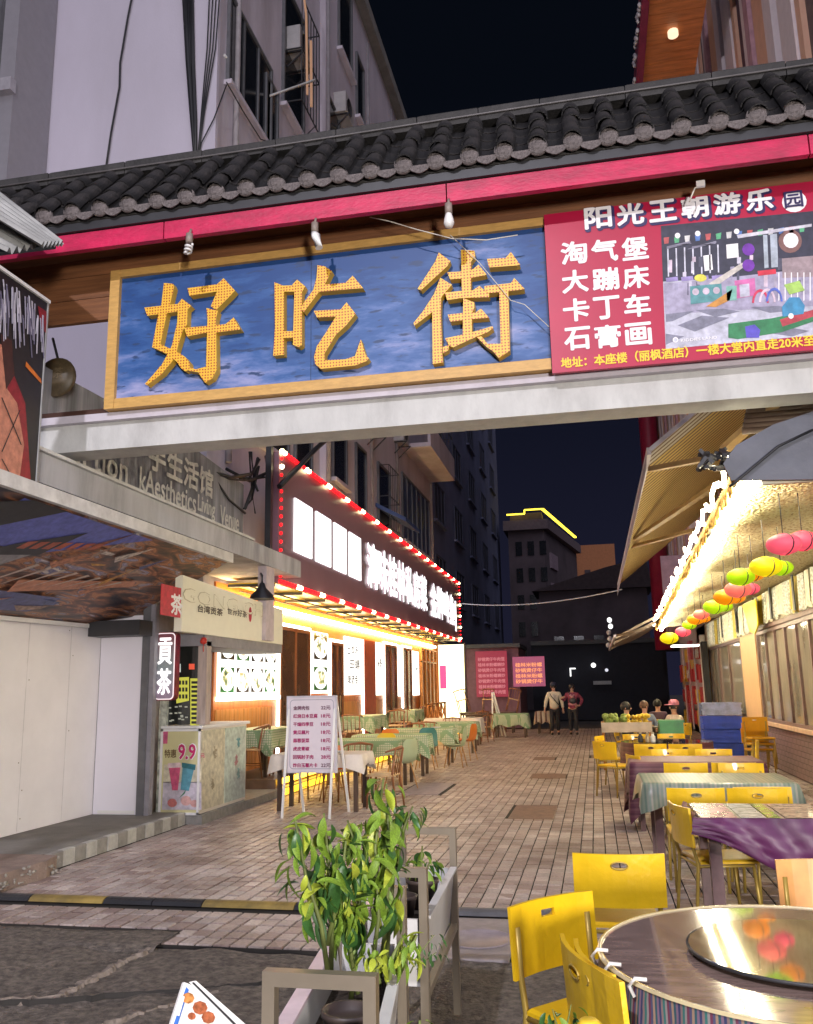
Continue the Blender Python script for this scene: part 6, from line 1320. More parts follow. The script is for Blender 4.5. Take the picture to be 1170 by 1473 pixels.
# (x, y, facing) rotation 0 looks up the street
YL = [(.045, 5.0, .06, 'yellow chair with its back to us just left of the big round table top'),
      (-.04, 3.57, -2.32, 'yellow chair turned towards the big round table, dark hand hole showing'),
      (.19, 3.05, -1.26, 'yellow chair seen edge on, closest to the skirt of the big round table'),
      (.73, 7.93, 0.03, 'yellow chair with its back to us at the grey green table, left one'),
      (1.21, 7.92, -.03, 'yellow chair with its back to us at the grey green table, right one'),
      (1.28, 7.50, PI+.1, 'yellow chair behind the purple draped table with only its top edge showing'),
      (.76, 6.72, -1.35, 'yellow chair seen from the side at the left end of the purple draped table'),
      (.88, 10.30, .02, 'yellow chair with its back to us at the maroon cloth table, left one'),
      (1.38, 10.32, -.02, 'yellow chair with its back to us at the maroon cloth table, right one'),
      (1.42, 9.75, PI-.05, 'yellow chair on the far side of the grey green table'),
      (.88, 11.85, PI, 'yellow chair on the far side of the maroon cloth table, left one'),
      (1.42, 11.85, PI, 'yellow chair on the far side of the maroon cloth table, right one'),
      (.62, 11.25, -1.25, 'yellow chair seen from the side at the left end of the maroon cloth table'),
      (.68, 13.45, 0.1, 'yellow chair with its back to us at the far round table, left one'),
      (1.20, 13.4, -.1, 'yellow chair with its back to us at the far round table, right one'),
      (.24, 14.0, -.75, 'yellow chair standing out in the street at the far round table'),
      (.62, 15.55, PI, 'yellow chair behind the far round table, left one'), (1.2, 15.6, PI, 'yellow chair behind the far round table, right one'),
      (1.98, 13.9, 1.4, 'yellow chair seen edge on at the right end of the far round table'), (1.86, 8.95, 1.45, 'yellow chair seen edge on at the right end of the grey green table'),
      (.24, 15.2, -1.9, 'yellow chair half hidden behind the one standing out in the street')]
YL.append((.15, 3.12, -1.2, 'second yellow chair slotted behind the edge on one at the big round table'))
for (x, y, r_, lab) in YL: place(yc_, yu, (x, y, 0), r_, lab, YG)
# stacked chairs by the wall
m_or = M('amber_lacquered_chair', (.72, .37, .01), .34, var=.1, coat=.3)
st_ = []
for k in range(3):
    c = copy_tree(yc_); st_.append(c); c.location = (2.82+.012*k, 17.3-.05*k, .10*k); c.rotation_euler = (0, 0, PI+.12); c['group'] = 'chairs stacked against the plum dado'; c['label'] = ['lowest amber chair of the stack by the plum tiled dado', 'middle amber chair of the stack by the plum tiled dado', 'top amber chair of the stack by the plum tiled dado'][k]
    for ch in c.children:
        if ch.name.startswith(('seat', 'backrest')):
            ch.data = ch.data.copy(); ch.data.materials.clear(); ch.data.materials.append(m_yleg if ch.name.startswith('seat_frame') else m_or)
c = copy_tree(yc_); c.location = (1.02, 4.42, 0); c.rotation_euler = (0, 0, PI+.05); c['label'] = 'peach orange chair half in frame behind the big round table'; c['group'] = 'yellow chairs around the hut tables'; c.name = 'orange_chair'
for ch in c.children:
    if ch.name.startswith(('seat', 'backrest')) and not ch.name.startswith('seat_frame'): ch.data = ch.data.copy(); ch.data.materials.clear(); ch.data.materials.append(M('peach_orange_seat', (.68, .33, .10), .4, coat=.2))
# shell chairs (left)
def shell_chair(m, lab):
    t = thing('shell_chair', lab, 'chair', (0, 0, 0), local=True)
    vs = []; fs = []; prof = [(.22, .44, .20), (.15, .43, .21), (0, .42, .22), (-.13, .425, .22), (-.19, .47, .215), (-.22, .56, .21), (-.24, .68, .20), (-.25, .77, .17), (-.255, .81, .12)]
    for (y, z, w) in prof:
        for k in range(7): q = -1+2*k/6; vs.append((w*q, y+.03*q*q*(1 if z > .46 else 0), z+.035*q*q*(0 if z > .46 else 1)))
    for i in range(len(prof)-1):
        for k in range(6): a = i*7+k; fs.append((a, a+1, a+8, a+7))
    g = MB(); g.add(vs, fs, True); g.add([(p[0]*.97, p[1]-.008, p[2]-.012) for p in vs], [f[::-1] for f in fs], True); g.build('shell', m, t, False)
    for sx in (-1, 1):
        for sy in (-1, 1): MB().tube([(sx*.12, sy*.12, .42), (sx*.20, sy*.20, 0)], [.014, .009], 6).build('leg', M('beech_chair_leg', (.42, .23, .09), .5), t, False)
    return t
SHL = [((.62, .17, .02), 'orange_shell', -3.95, 13.3, 0.1, 'orange shell chair between the off white and the nearest checked table'), ((.62, .17, .02), 'orange_shell', -3.0, 20.6, 1.3, 'orange shell chair standing by the far end of the left row'), ((.03, .17, .17), 'teal_shell', -3.5, 18.4, PI, 'teal shell chair between the second and third checked tables'), ((.66, .50, .03), 'yellow_shell', -3.9, 16.3, PI, 'yellow shell chair between the nearest and second checked tables'),
       ((.62, .17, .02), 'orange_shell', -4.3, 18.6, .2, 'second orange shell chair behind the teal one'), ((.38, .46, .30), 'sage_shell', -3.25, 14.75, 1.1, 'sage green shell chair at the near street corner of the nearest checked table'), ((.66, .50, .03), 'yellow_shell', -4.4, 14.4, .1, 'yellow shell chair near the deck steps before the nearest checked table'), ((.38, .46, .30), 'sage_shell', -2.95, 18.75, 1.5, 'sage green shell chair between the third and fourth tables')]
protos = {}
for (c_, nm, x, y, r_, lab) in SHL:
    if nm not in protos: protos[nm] = [shell_chair(M(nm, c_, .4, var=.06), lab), []]
    place(protos[nm][0], protos[nm][1], (x, y, 0), r_, lab, None)
# wooden chairs
m_wch2 = M('brown_bentwood', (.23, .085, .03), .42, var=.2, coat=.2); m_wse = M('tan_seat_pad', (.50, .34, .18), .6)
def wood_chair():
    t = thing('wooden_chair', 'brown bentwood chair', 'chair', (0, 0, 0), local=True)
    MB().bev(-.20, -.19, .43, .20, .20, .46, .012).build('seat', m_wse, t, False)
    for s in (-1, 1):
        MB().tube([(s*.18, .17, .43), (s*.19, .19, 0)], [.018, .013], 6).build('leg', m_wch2, t, False); MB().tube([(s*.19, -.24, 0), (s*.18, -.18, .45), (s*.19, -.24, .80)], [.013, .018, .013], 6).build('leg', m_wch2, t, False)
    MB().tube([(-.24, -.10, .76), (-.21, -.22, .80), (0, -.27, .82), (.21, -.22, .80), (.24, -.10, .76)], [.012, .018, .024, .018, .012], 6).build('top_rail', m_wch2, t, False)
    for k in range(3): MB().tube([((k-1)*.09, -.185, .45), ((k-1)*.09, -.255, .81)], .008, 5).build('spindle', m_wch2, t, False)
    for s in (-1, 1): MB().tube([(s*.185, .18, .2), (s*.187, -.21, .2)], .008, 5).build('stretcher', m_wch2, t, False)
    return t
wc_ = wood_chair(); wu = []
WL = [(-5.55, 13.95, 1.6, .26, 'bentwood chair on the terrace right behind the kiosk counter'), (-5.15, 14.6, 1.4, .26, 'bentwood chair on the terrace beside the first one behind the kiosk'), (-5.2, 15.4, 1.7, .26, 'third bentwood chair on the terrace before the first outlined door'), (-4.2, 13.1, PI, 0, 'bentwood chair at the far side of the off white table, left one'), (-3.6, 13.15, PI-.1, 0, 'bentwood chair at the far side of the off white table, right one'),
      (-3.0, 12.5, 1.5, 0, 'bentwood chair at the street end of the off white table'), (-4.9, 16.3, PI, 0, 'bentwood chair pushed under the nearest checked table on its deck side'), (-5.4, 19.6, .1, .26, 'bentwood chair on the terrace before the middle lit poster'), (-5.1, 22.6, PI, .26, 'bentwood chair on the terrace beyond the middle terrace table'), (-4.2, 20.6, PI, 0, 'bentwood chair beyond the third checked table'),
      (-5.4, 24.9, 0, .26, 'bentwood chair before the terrace table near the orange screen'), (-3.9, 24.2, PI, 0, 'bentwood chair beyond the far table of the left row'), (-5.3, 28, .4, .26, 'bentwood chair near the orange screen'), (-3.9, 31, .2, 0, 'bentwood chair behind the bare brown table'), (-4.1, 21.9, 0, 0, 'bentwood chair before the far table of the left row'), (-3.4, 27.3, 1.2, 0, 'bentwood chair standing alone before the white easel')]
for (x, y, r_, z_, lab) in WL: place(wc_, wu, (x, y, z_), r_, lab, 'bentwood chairs of the restaurant')
for k in range(5):
    c = copy_tree(wc_); c.location = (-4.7+.42*k, 32.5, .75 if k % 2 == 0 else 0); c.rotation_euler = (0 if k % 2 else PI*.0, .12*(k-2), PI*k*.5); c['label'] = ['first', 'second', 'third', 'fourth', 'fifth'][k]+' bentwood chair from the left in the pile under the red board'; c['group'] = 'bentwood chairs of the restaurant'
table('low table carrying piled chairs under the far red menu board', -4.9, 32.1, -2.9, 32.9, .74)
# small serving things on left tables
for i, (x, y, z_, lab) in enumerate([(-3.6, 12.2, .765, 'white plate on the off white table'), (-3.5, 19.6, .765, 'white plate on the third checked table'), (-3.6, 26.0, .765, 'white plate on the pale cloth table by the lit end panel')]):
    t = thing('plate', lab, 'plate', (x, y, z_)); MB().lathe([(0, .004), (.07, .004), (.12, .02), (.125, .022), (.07, 0), (0, 0)], (x, y, z_), 20).build('dish', m_bulb, t)
for i, (x, y, lab) in enumerate([(.62, 14.15, 'dark soy jar on the far round table'), (.80, 14.1, 'small white sauce jar on the far round table'), (.72, 14.05, 'glass bottle on the far round table')]):
    t = thing('condiment_jar', lab, 'jar', (x, y, .755)); MB().lathe([(0, 0), (.035, 0), (.038, .02), (.038, .09), (.02, .11), (.02, .13), (0, .13)], (x, y, .757), 14).build('jar', [m_dark, m_bulb, m_steel][i], t); MB().lathe([(0, .02), (.022, .02), (.022, 0)], (x, y, .887), 10).build('lid', m_steel, t)
# lattice divider by the screen
t = thing('lattice_divider', 'orange wooden lattice divider before the orange screen', 'divider', (-5.2, 29, .3)); m_lat = M('orange_lattice_wood', (.42, .16, .04), .5)
for k in range(5): MB().box(-5.1, 27+k*.8, .26, -5.04, 27.06+k*.8, 1.15).build('upright', m_lat, t)
for z in (.5, 1.12): MB().box(-5.1, 27, z, -5.04, 30.3, z+.05).build('rail', m_lat, t)
for k in range(4): MB().beam((-5.07, 27.06+k*.8, .56), (-5.07, 27.8+k*.8, 1.1), .03, .03).build('brace', m_lat, t); MB().beam((-5.05, 27.06+k*.8, 1.1), (-5.05, 27.8+k*.8, .56), .03, .03).build('brace', m_lat, t)
# white easel
t = thing('easel', 'plain white A shaped easel standing beside the far green cloth table', 'easel', (-2.6, 28.6, 0))
a0 = P(709, 1061, z=0); a1 = P(728, 1060, z=0); top_ = P(708, 996, y=a0.y)
for q in (a0, a1): MB().beam((q.x, q.y, 0), (top_.x, q.y+.1, top_.z), .05, .04).build('leg', m_whitep, t)
MB().beam((top_.x+.2, a0.y+.9, 0), (top_.x, a0.y+.1, top_.z-.03), .05, .04).build('leg', m_whitep, t); MB().beam((a0.x+.08, a0.y+.04, .5), (a1.x-.08, a0.y+.04, .5), .04, .03).build('crossbar', m_whitep, t)
# ================================================================== PRICE BOARD
t = thing('price_board', 'white framed price board on legs with eight magenta lines of dishes', 'board', (-3.75, 11.5, 0))
bl, br, tr, tl = P(411, 1109, y=11.5), P(480, 1112, y=11.5), P(487, 1004, y=11.5), P(418, 1003, y=11.5)
w_ = (br.x-bl.x); z0, z1 = .575, 1.535; x0 = bl.x+.03
MB().box(x0, 11.50, z0, x0+w_, 11.53, z1).build('panel', M('pale_lilac_board', (.68, .62, .67), .35, var=.03), t)
g = MB(); m_fr = M('silver_frame', (.62, .60, .66), .35, metal=.3)
for q in ((x0-.02, z0-.02, x0+w_+.02, z0), (x0-.02, z1, x0+w_+.02, z1+.02), (x0-.02, z0, x0, z1), (x0+w_, z0, x0+w_+.02, z1)): g.box(q[0], 11.49, q[1], q[2], 11.535, q[3])
g.build('frame', m_fr, t)
m_gl = M('grey_print_line', (.25, .25, .32), .5); pts = rrect(w_-.05, z1-z0-.06, .05); pin = rrect(w_-.064, z1-z0-.074, .045)
for k in range(len(pts)): pass
g = MB(); n_ = len(pts); g.add([(x0+.025+p[0], 11.4985, z0+.03+p[1]) for p in pts]+[(x0+.032+p[0], 11.4985, z0+.037+p[1]) for p in pin], [(k, (k+1) % n_, n_+(k+1) % n_, n_+k) for k in range(n_)]); g.build('border_line', m_gl, t)
m_mg = pm_('magenta_marker', (.36, .02, .12)); m_bk2 = pm_('plum_marker', (.16, .06, .10))
for k, (a, b) in enumerate((('金牌肉包', '22元'), ('红烧日本豆腐', '18元'), ('干煸四季豆', '18元'), ('黄瓜藕片', '18元'), ('蒜蓉菠菜', '18元'), ('虎皮青椒', '18元'), ('回锅肘子肉', '28元'), ('炸白玉薯片卡', '22元'))):
    z = z1-.165-k*.106; text(a, (x0+.075, 11.4985, z), XP, ZP, .052, m_mg if k else m_bk2, t, .056*len(a), .001, heavy=.035); text(b, (x0+w_-.20, 11.4985, z), XP, ZP, .05, m_bk2 if k in (0, 7) else m_mg, t, .13, .001, heavy=.035)
for (u, v, x_) in ((409, 1180, x0+.01), (478, 1172, x0+w_-.01)):
    MB().beam((x_, 11.53, z1), (x_-.03, 11.35, 0), .03, .025).build('leg', m_whitep, t); MB().beam((x_, 11.56, z1), (x_+.05, 12.0, 0), .03, .025).build('leg', m_whitep, t)
# ================================================================== PLANTERS
def tb(mb, a, b, w=.032): return mb.beam(a, b, w, w)
def planter(lab, ya, yb, la, ra, lb, rb_, zt_a, seed, tall):
    """trough hung between two square tube frames"""
    t = thing('planter_stand', lab, 'planter', ((la+ra)/2, (ya+yb)/2, 0))
    for (y, l, r_, zt3, nm) in ((ya, la, ra, zt_a, 0), (yb, lb, rb_, .90, 1)):
        g = MB(); g.box(l, y-.018, 0, l+.034, y+.018, zt3); g.box(r_-.034, y-.018, 0, r_, y+.018, zt3); g.box(l+.034, y-.018, zt3-.036, r_-.034, y+.018, zt3); g.build('frame', m_steel, t)
    for (za, zc) in ((.42, .42),):
        MB().beam(((la+.017), ya+.02, za), ((lb+.017), yb-.02, zc), .03, .03).build('side_rail', m_steel, t); MB().beam((ra-.017, ya+.02, za), (rb_-.017, yb-.02, zc), .03, .03).build('side_rail', m_steel, t)
    # trough walls
    th = .018; zb_, ztp = .44, .70; ya2, yb2 = ya+.03, yb-.03; m_tr = M('white_trough', (.62, .61, .60), .45, var=.06, dirt=.4, dirtcol=(.35, .33, .30))
    def wallp(p, q, inn): 
        d = Vector(inn)*th; a = Vector((p[0], p[1], zb_)); b = Vector((q[0], q[1], zb_)); u_ = Vector((0, 0, ztp-zb_)); o_ = Vector(inn)*-.03
        MB().add([a, b, b+d, a+d, a+u_+o_, b+u_+o_, b+u_+d+o_, a+u_+d+o_], [(0, 3, 2, 1), (4, 5, 6, 7), (0, 1, 5, 4), (1, 2, 6, 5), (2, 3, 7, 6), (3, 0, 4, 7)]).build('trough_wall', m_tr, t)
    wallp((la+.04, ya2), (lb+.04, yb2), (1, 0, 0)); wallp((ra-.04, ya2), (rb_-.04, yb2), (-1, 0, 0)); wallp((la+.045, ya2), (ra-.045, ya2), (0, 1, 0)); wallp((lb+.045, yb2), (rb_-.045, yb2), (0, -1, 0))
    MB().beam((la+.008, ya2, ztp+.004), (lb+.008, yb2, ztp+.004), .05, .012).build('rim', M('pinkish_trough_rim', (.62, .50, .54), .4), t); MB().beam((ra-.012, ya2, ztp+.004), (rb_-.012, yb2, ztp+.004), .035, .012).build('rim', m_tr, t)
    g = MB(); g.add([(la+.03, ya2+.01, .60), (ra-.03, ya2+.01, .60), (rb_-.03, yb2-.01, .60), (lb+.03, yb2-.01, .60)], [(0, 1, 2, 3)]); g.build('soil', M('dark_soil', (.035, .024, .016), .95, bump=1), t)
    return t
planter('near planter stand of steel tube with a white trough of tall drooping plants', 2.36, 3.39, -.895, -.59, -1.02, -.735, .905, 1, True)
planter('farther planter stand of steel tube holding potted seedlings', 3.74, 4.80, -1.02+.0, -.72, -1.07, -.765, .90, 2, False)
m_leaf = [M('drooping_leaf_green', (.15, .25, .022), .55, var=.45, scale=18, dirt=.3, dirtcol=(.10, .12, .03)), M('yellowish_leaf', (.34, .40, .04), .42, var=.3, scale=30), M('dark_green_leaf', (.035, .10, .022), .4, var=.35, scale=30)]
m_stem = M('plant_stem', (.13, .16, .04), .6)
def leafmesh(l, w, m, curl=.35, n=6):
    vs = []; fs = []
    for i in range(n+1):
        s_ = i/n; ww = w*math.sin(math.pi*min(1, s_*.93+.05))**.8*(1 if s_ < 1 else .02); y = l*s_; z = -curl*l*s_*s_
        vs += [(-ww/2, y*(1-curl*.2*s_), z+ww*.22), (0, y*(1-curl*.2*s_), z), (ww/2, y*(1-curl*.2*s_), z+ww*.22)]
    for i in range(n): a = i*3; fs += [(a, a+1, a+4, a+3), (a+1, a+2, a+5, a+4)]
    return MB().add(vs, fs, True).mesh('leaf', m)
LM = [[leafmesh(1, .36, m, c) for c in (.3, .7)] for m in m_leaf]
def plant(lab, base, pts, nleaf, lsize, seed, droop=1., mix=(0, 0, 1, 2), r0=.009):
    R_ = random.Random(seed); t = thing('potted_plant', lab, 'plant', base)
    for st in pts:
        MB().tube(st, [r0*(1-.6*i/(len(st)-1)) for i in range(len(st))], 6).build('stem', m_stem, t)
    for k in range(nleaf):
        st = pts[R_.randrange(len(pts))]; f = R_.uniform(.28, 1)**.8*(len(st)-1); i = min(int(f), len(st)-2); p = Vector(st[i]).lerp(Vector(st[i+1]), f-i)
        az = R_.uniform(0, 2*PI); el = R_.uniform(-1.6, -1.05)*droop if R_.random() < .8 else R_.uniform(-.3, .6)
        l = lsize*R_.uniform(.6, 1.3); o = obj('leaf', LM[R_.choice(mix)][R_.randrange(2)], t, False); o.matrix_parent_inverse = wm(t).inverted()
        off = R_.uniform(.01, .05); o.location = p+Vector((-math.sin(az)*off, math.cos(az)*off, 0)); o.scale = (l*R_.uniform(.8, 1.2), l, l); o.rotation_euler = (el, R_.uniform(-.5, .5), az)
    return t
def S(*uv): return [P(u, v, y=y) for (u, v, y) in uv]
plant('bushy plant with long drooping yellow green leaves in the middle of the near trough', P(520, 1430, y=3.0), [S((505, 1440, 2.95), (515, 1330, 2.98), (520, 1240, 3.0), (500, 1180, 3.02)), S((530, 1430, 3.05), (545, 1320, 3.05), (540, 1220, 3.08), (552, 1120, 3.1)), S((545, 1420, 3.1), (555, 1330, 3.1), (560, 1250, 3.1), (558, 1170, 3.1)), S((515, 1430, 2.9), (500, 1340, 2.9), (490, 1280, 2.9))], 165, .092, 3, mix=(0, 0, 0, 0, 1, 2, 2))
plant('leggy plant with drooping leaf clusters at the left of the near trough', P(470, 1400, y=2.8), [S((472, 1400, 2.75), (462, 1330, 2.72), (440, 1260, 2.7), (425, 1180, 2.7)), S((476, 1400, 2.8), (478, 1330, 2.8), (474, 1250, 2.8), (466, 1170, 2.8)), S((470, 1360, 2.78), (490, 1280, 2.8), (498, 1210, 2.82))], 115, .085, 5, mix=(0, 0, 0, 1, 2, 2))
plant('slender plant top with narrow dark leaves rising above the near trough', P(565, 1400, y=3.2), [S((556, 1380, 3.2), (566, 1260, 3.2), (560, 1180, 3.22), (556, 1128, 3.24)), S((566, 1260, 3.2), (582, 1190, 3.22), (594, 1160, 3.22))], 50, .055, 8, .7, mix=(0, 2, 2))
plant('low yellow leaved herb at the right edge of the near trough', P(570, 1390, y=2.95), [S((560, 1410, 2.9), (566, 1375, 2.92), (578, 1350, 2.95)), S((545, 1415, 2.88), (540, 1385, 2.88), (535, 1360, 2.9)), S((575, 1400, 2.95), (590, 1370, 2.95), (600, 1345, 2.96))], 60, .055, 9, 1, mix=(0, 1, 1, 0))
m_pot = M('dark_plastic_pot', (.05, .035, .03), .5)
def pot(x, y, z, r, lab):
    t = thing('flower_pot', lab, 'pot', (x, y, z)); MB().lathe([(0, 0), (r*.7, 0), (r, r*1.5), (r*1.05, r*1.5), (r*1.05, r*1.7), (r*.9, r*1.7), (r*.88, r*1.4), (0, r*1.4)], (x, y, z), 18).build('pot_body', m_pot, t)
pot(-.86, 4.35, .605, .075, 'dark plastic pot in the farther trough under the bright seedling'); pot(-.90, 4.05, .605, .07, 'dark plastic pot in the farther trough, nearer one'); pot(-.74, 2.62, .605, .075, 'dark pot at the near end of the near trough')
plant('bright broad leaved seedling in the farther trough', (-.86, 4.35, .73), [[(-.86, 4.35, .72), (-.865, 4.35, .80), (-.86, 4.36, .88)], [(-.86, 4.35, .72), (-.82, 4.36, .82)], [(-.86, 4.35, .72), (-.91, 4.34, .82)]], 34, .07, 12, .5, mix=(0, 0, 2))
plant('sparse wiry weed leaning over the right side of the near trough', P(620, 1370, y=3.3), [S((590, 1400, 3.2), (605, 1370, 3.2), (625, 1345, 3.2)), S((600, 1395, 3.2), (615, 1380, 3.2), (628, 1370, 3.2))], 22, .03, 14, .6, mix=(2, 2, 0), r0=.003)
plant('small plant with a yellow bud at the bottom by the yellow seat', P(815, 1473, y=2.6), [S((810, 1500, 2.6), (818, 1465, 2.6), (822, 1445, 2.6)), S((810, 1500, 2.6), (800, 1470, 2.6), (795, 1452, 2.6)), S((820, 1500, 2.6), (836, 1470, 2.6))], 22, .045, 17, .4, mix=(2, 0), r0=.003)
t = thing('yellow_flower', 'yellow flower head at the bottom edge by the yellow seat', 'flower', P(848, 1472, y=2.6)); MB().lathe([(0, .012), (.02, .014), (.034, .004), (.02, -.008), (0, -.01)], P(848, 1474, y=2.6), 12).build('petals', M('yellow_petals', (.75, .5, .03), .5), t)
plant('green sprig at the foot of the planter stands', P(604, 1473, y=2.9), [S((604, 1500, 2.9), (604, 1468, 2.9))], 10, .05, 18, .3, mix=(0,))
# menu stand lower left
t = thing('menu_stand', 'tilted white menu stand with blue edge and food photos at the bottom edge', 'menu', P(290, 1473, y=2.2))
A0, A1, A2, A3 = P(265, 1413, y=2.25), P(228, 1530, y=2.15), P(345, 1545, y=2.15), P(300, 1413, y=2.3)
A2 = P(420, 1590, y=2.1); nrm = (A3-A0).cross(A1-A0).normalized(); 
if nrm.y > 0: nrm = -nrm
q = [A0, P(232, 1520, y=2.18), P(395, 1560, y=2.18), P(300, 1440, y=2.24)]
def on(u, v, lay): 
    d = Vector((u-CX, CY-v, F)); w = Vector([a.dot(d) for a in AX]); c_ = Vector((0, 0, H)); t_ = (A0-c_).dot(nrm)/w.dot(nrm); return c_+w*t_-Vector(w).normalized()*.0015*lay
def mq(pts, m, lay, nm='print_shape'):
    f_ = [on(u, v, lay) for u, v in pts]; b_2 = [p-nrm*(.012 if nm == 'panel' else .0006) for p in f_]; n_ = len(f_); MB().add(f_+b_2, [tuple(range(n_)), tuple(range(n_, 2*n_))[::-1]]+[(i, (i+1) % n_, n_+(i+1) % n_, n_+i) for i in range(n_)]).build(nm, m, t)
mq([(265, 1413), (228, 1530), (420, 1560), (345, 1473), (278, 1418)], m_whitep, 0, 'panel')
mq([(268, 1420), (272, 1424), (238, 1530), (231, 1530)], pm_('blue_print', (.04, .14, .48)), 2)
mq([(272, 1413), (282, 1411), (372, 1490), (440, 1560), (425, 1560)], m_whitep, 3, 'edge_strip'); mq([(276, 1414), (279, 1413), (430, 1562), (424, 1562)], m_dark, 5, 'edge_gap')
for (u, v, r_) in ((271, 1436, 9), (288, 1450, 11), (300, 1464, 10), (276, 1462, 6)):
    mq([(u+r_*math.cos(k*.7854), v+r_*.9*math.sin(k*.7854)) for k in range(8)], M('food_photo_%d' % (u % 3), ((.35, .10, .04), (.45, .18, .05), (.25, .12, .06))[u % 3], .4, var=.7, scale=60), 3, 'food_photo')
for k in range(4): text('菜单', on(262-k*5, 1448+k*16, 4), (A3-A0).normalized(), ZP, .015, m_nv, t, .02, .001) if False else None
mq([(262, 1432), (266, 1434), (258, 1462), (253, 1460)], m_whitep, 4)
# ================================================================== CRATES, CART, SCOOTERS
m_bc = M('blue_plastic_crate', (.05, .11, .70), .35, var=.12, coat=.2); m_bc2 = M('pale_blue_plastic_film', (.35, .45, .85), .25, var=.3, coat=.6)
for k, (z, lab) in enumerate(((0, 'lowest blue plastic crate of the stack by the hut wall'), (.30, 'second blue plastic crate from the floor'), (.60, 'third blue plastic crate from the floor'), (.90, 'topmost blue crate wrapped in pale film'))):
    t = thing('plastic_crate', lab, 'crate', (2.85, 21.5, z), group='blue crates stacked by the hut wall'); x0, y0, x1, y1 = 2.32, 21.2, 3.16, 21.8; zt4 = z+.285
    g = MB(); g.box(x0, y0, z+.01, x1, y0+.03, zt4); g.box(x0, y1-.03, z+.01, x1, y1, zt4); g.box(x0, y0+.03, z+.01, x0+.03, y1-.03, zt4); g.box(x1-.03, y0+.03, z+.01, x1, y1-.03, zt4); g.box(x0+.03, y0+.03, z+.01, x1-.03, y1-.03, z+.03); g.build('crate_body', m_bc if k < 3 else m_bc2, t)
    g = MB(); g.box(x0-.02, y0-.02, zt4-.04, x1+.02, y0-.001, zt4); g.box(x0-.02, y0-.02, z+.12, x1+.02, y0-.001, z+.15); g.build('rib', m_bc if k < 3 else m_bc2, t)
t = thing('green_crate', 'green plastic crate beside the wooden trough of vegetables', 'crate', (1.55, 19, .5)); a = P(950, 1056, y=19); b = P(983, 1036, y=19)
MB().bev(a.x, 19, 0, b.x, 19.5, b.z, .01).build('crate_body', M('green_plastic', (.02, .20, .05), .4), t); MB().box(a.x-.02, 18.97, b.z-.05, b.x+.02, 18.999, b.z).build('rim', M('green_plastic'), t)
t = thing('vegetable_trough', 'pale wooden trough heaped with greens and yellow fruit beyond the last table', 'trough', (.75, 18, .6)); a = P(866, 1054, y=18); b = P(938, 1039, y=18)
for (y0, y1) in ((18, 18.04), (18.6, 18.64)): MB().box(a.x, y0, a.z, b.x, y1, b.z).build('board', M('pale_trough_wood', (.46, .38, .31), .6, var=.15), t)
for x in (a.x, b.x-.06): MB().box(x+.002, 18.045, 0, x+.058, 18.105, b.z+.02).build('leg', m_lat, t)
MB().box(a.x, 18.045, a.z, b.x, 18.59, a.z+.02).build('bottom_board', m_lat, t)
R_ = random.Random(4)
for nm, m_, n_, x0, x1, r_ in (('leafy_greens', M('heap_green', (.18, .24, .05), .6, var=.5, scale=20), 26, a.x+.08, a.x+.5, .06), ('yellow_fruit', M('heap_yellow', (.60, .42, .03), .5, var=.3), 34, a.x+.42, b.x-.05, .045)):
    g = MB()
    for k in range(n_): g.ball((R_.uniform(x0, x1), R_.uniform(18.08, 18.56), b.z+R_.uniform(-.03, .12)), r_*R_.uniform(.8, 1.4), r_*1.1, r_, 7, 5)
    o = g.build(nm, m_); tag(o, 'heap of '+('leafy greens at the left of the wooden trough' if nm[0] == 'l' else 'yellow fruit filling the right of the wooden trough'), nm.replace('_', ' '), kind='stuff')
def scooter(x, y, rz, lab, bodym):
    t = thing('parked_scooter', lab, 'scooter', (x, y, 0), rz, local=True)
    for yy in (-.6, .6):
        g = MB(); g.lathe([(.16, -.04), (.22, -.05), (.25, 0), (.22, .05), (.16, .04)], (0, 0, 0), 16); g.v = [(p[2], yy+p[0], .25+p[1]) for p in g.v]; g.build('wheel', m_rub, t, False)
    g = MB(); g.prism([(-.75, .35), (-.3, .28), (.2, .28), (.38, .35), (.52, .85), (.42, .95), (.25, .45), (-.1, .42), (-.2, .72), (-.75, .70)], (-.12, 0, 0), (0, 1, 0), (0, 0, 1), .24); g.build('body', bodym, t, False)
    MB().bev(-.13, -.78, .70, .13, -.12, .80, .03).build('seat', m_rub, t, False); MB().tube([(-.32, .38, 1.02), (-.1, .45, .98), (.1, .45, .98), (.32, .38, 1.02)], .016, 6).build('handlebar', m_dark, t, False)
    MB().ball((0, .52, .88), .09, .05, .08, 8, 6).build('headlight', M('headlight_glass', (.5, .5, .5), .2), t, False)
    for s in (-1, 1): MB().tube([(s*.2, .42, 1.0), (s*.26, .42, 1.2)], .006, 4).build('mirror_arm', m_dark, t, False)
    return t
# ================================================================== PEOPLE
def skin(name, joints, edges, m, parent, lvl=2):
    me = bpy.data.meshes.new(name); me.from_pydata([j[:3] for j in joints], edges, []); o = bpy.data.objects.new(name, me); COL.objects.link(o)
    sk = o.modifiers.new('skin', 'SKIN'); sk.use_smooth_shade = True
    for i, j in enumerate(joints): r = j[3] if isinstance(j[3], tuple) else (j[3], j[3]); me.skin_vertices[0].data[i].radius = r
    me.skin_vertices[0].data[0].use_root = True
    ss = o.modifiers.new('sub', 'SUBSURF'); ss.levels = lvl; ss.render_levels = lvl
    bpy.context.view_layer.update(); dg = bpy.context.evaluated_depsgraph_get(); nm = bpy.data.meshes.new_from_object(o.evaluated_get(dg)); bpy.data.objects.remove(o); nm.name = name
    nm.materials.clear(); nm.materials.append(m)
    for p in nm.polygons: p.use_smooth = True
    return obj(name, nm, parent, False)
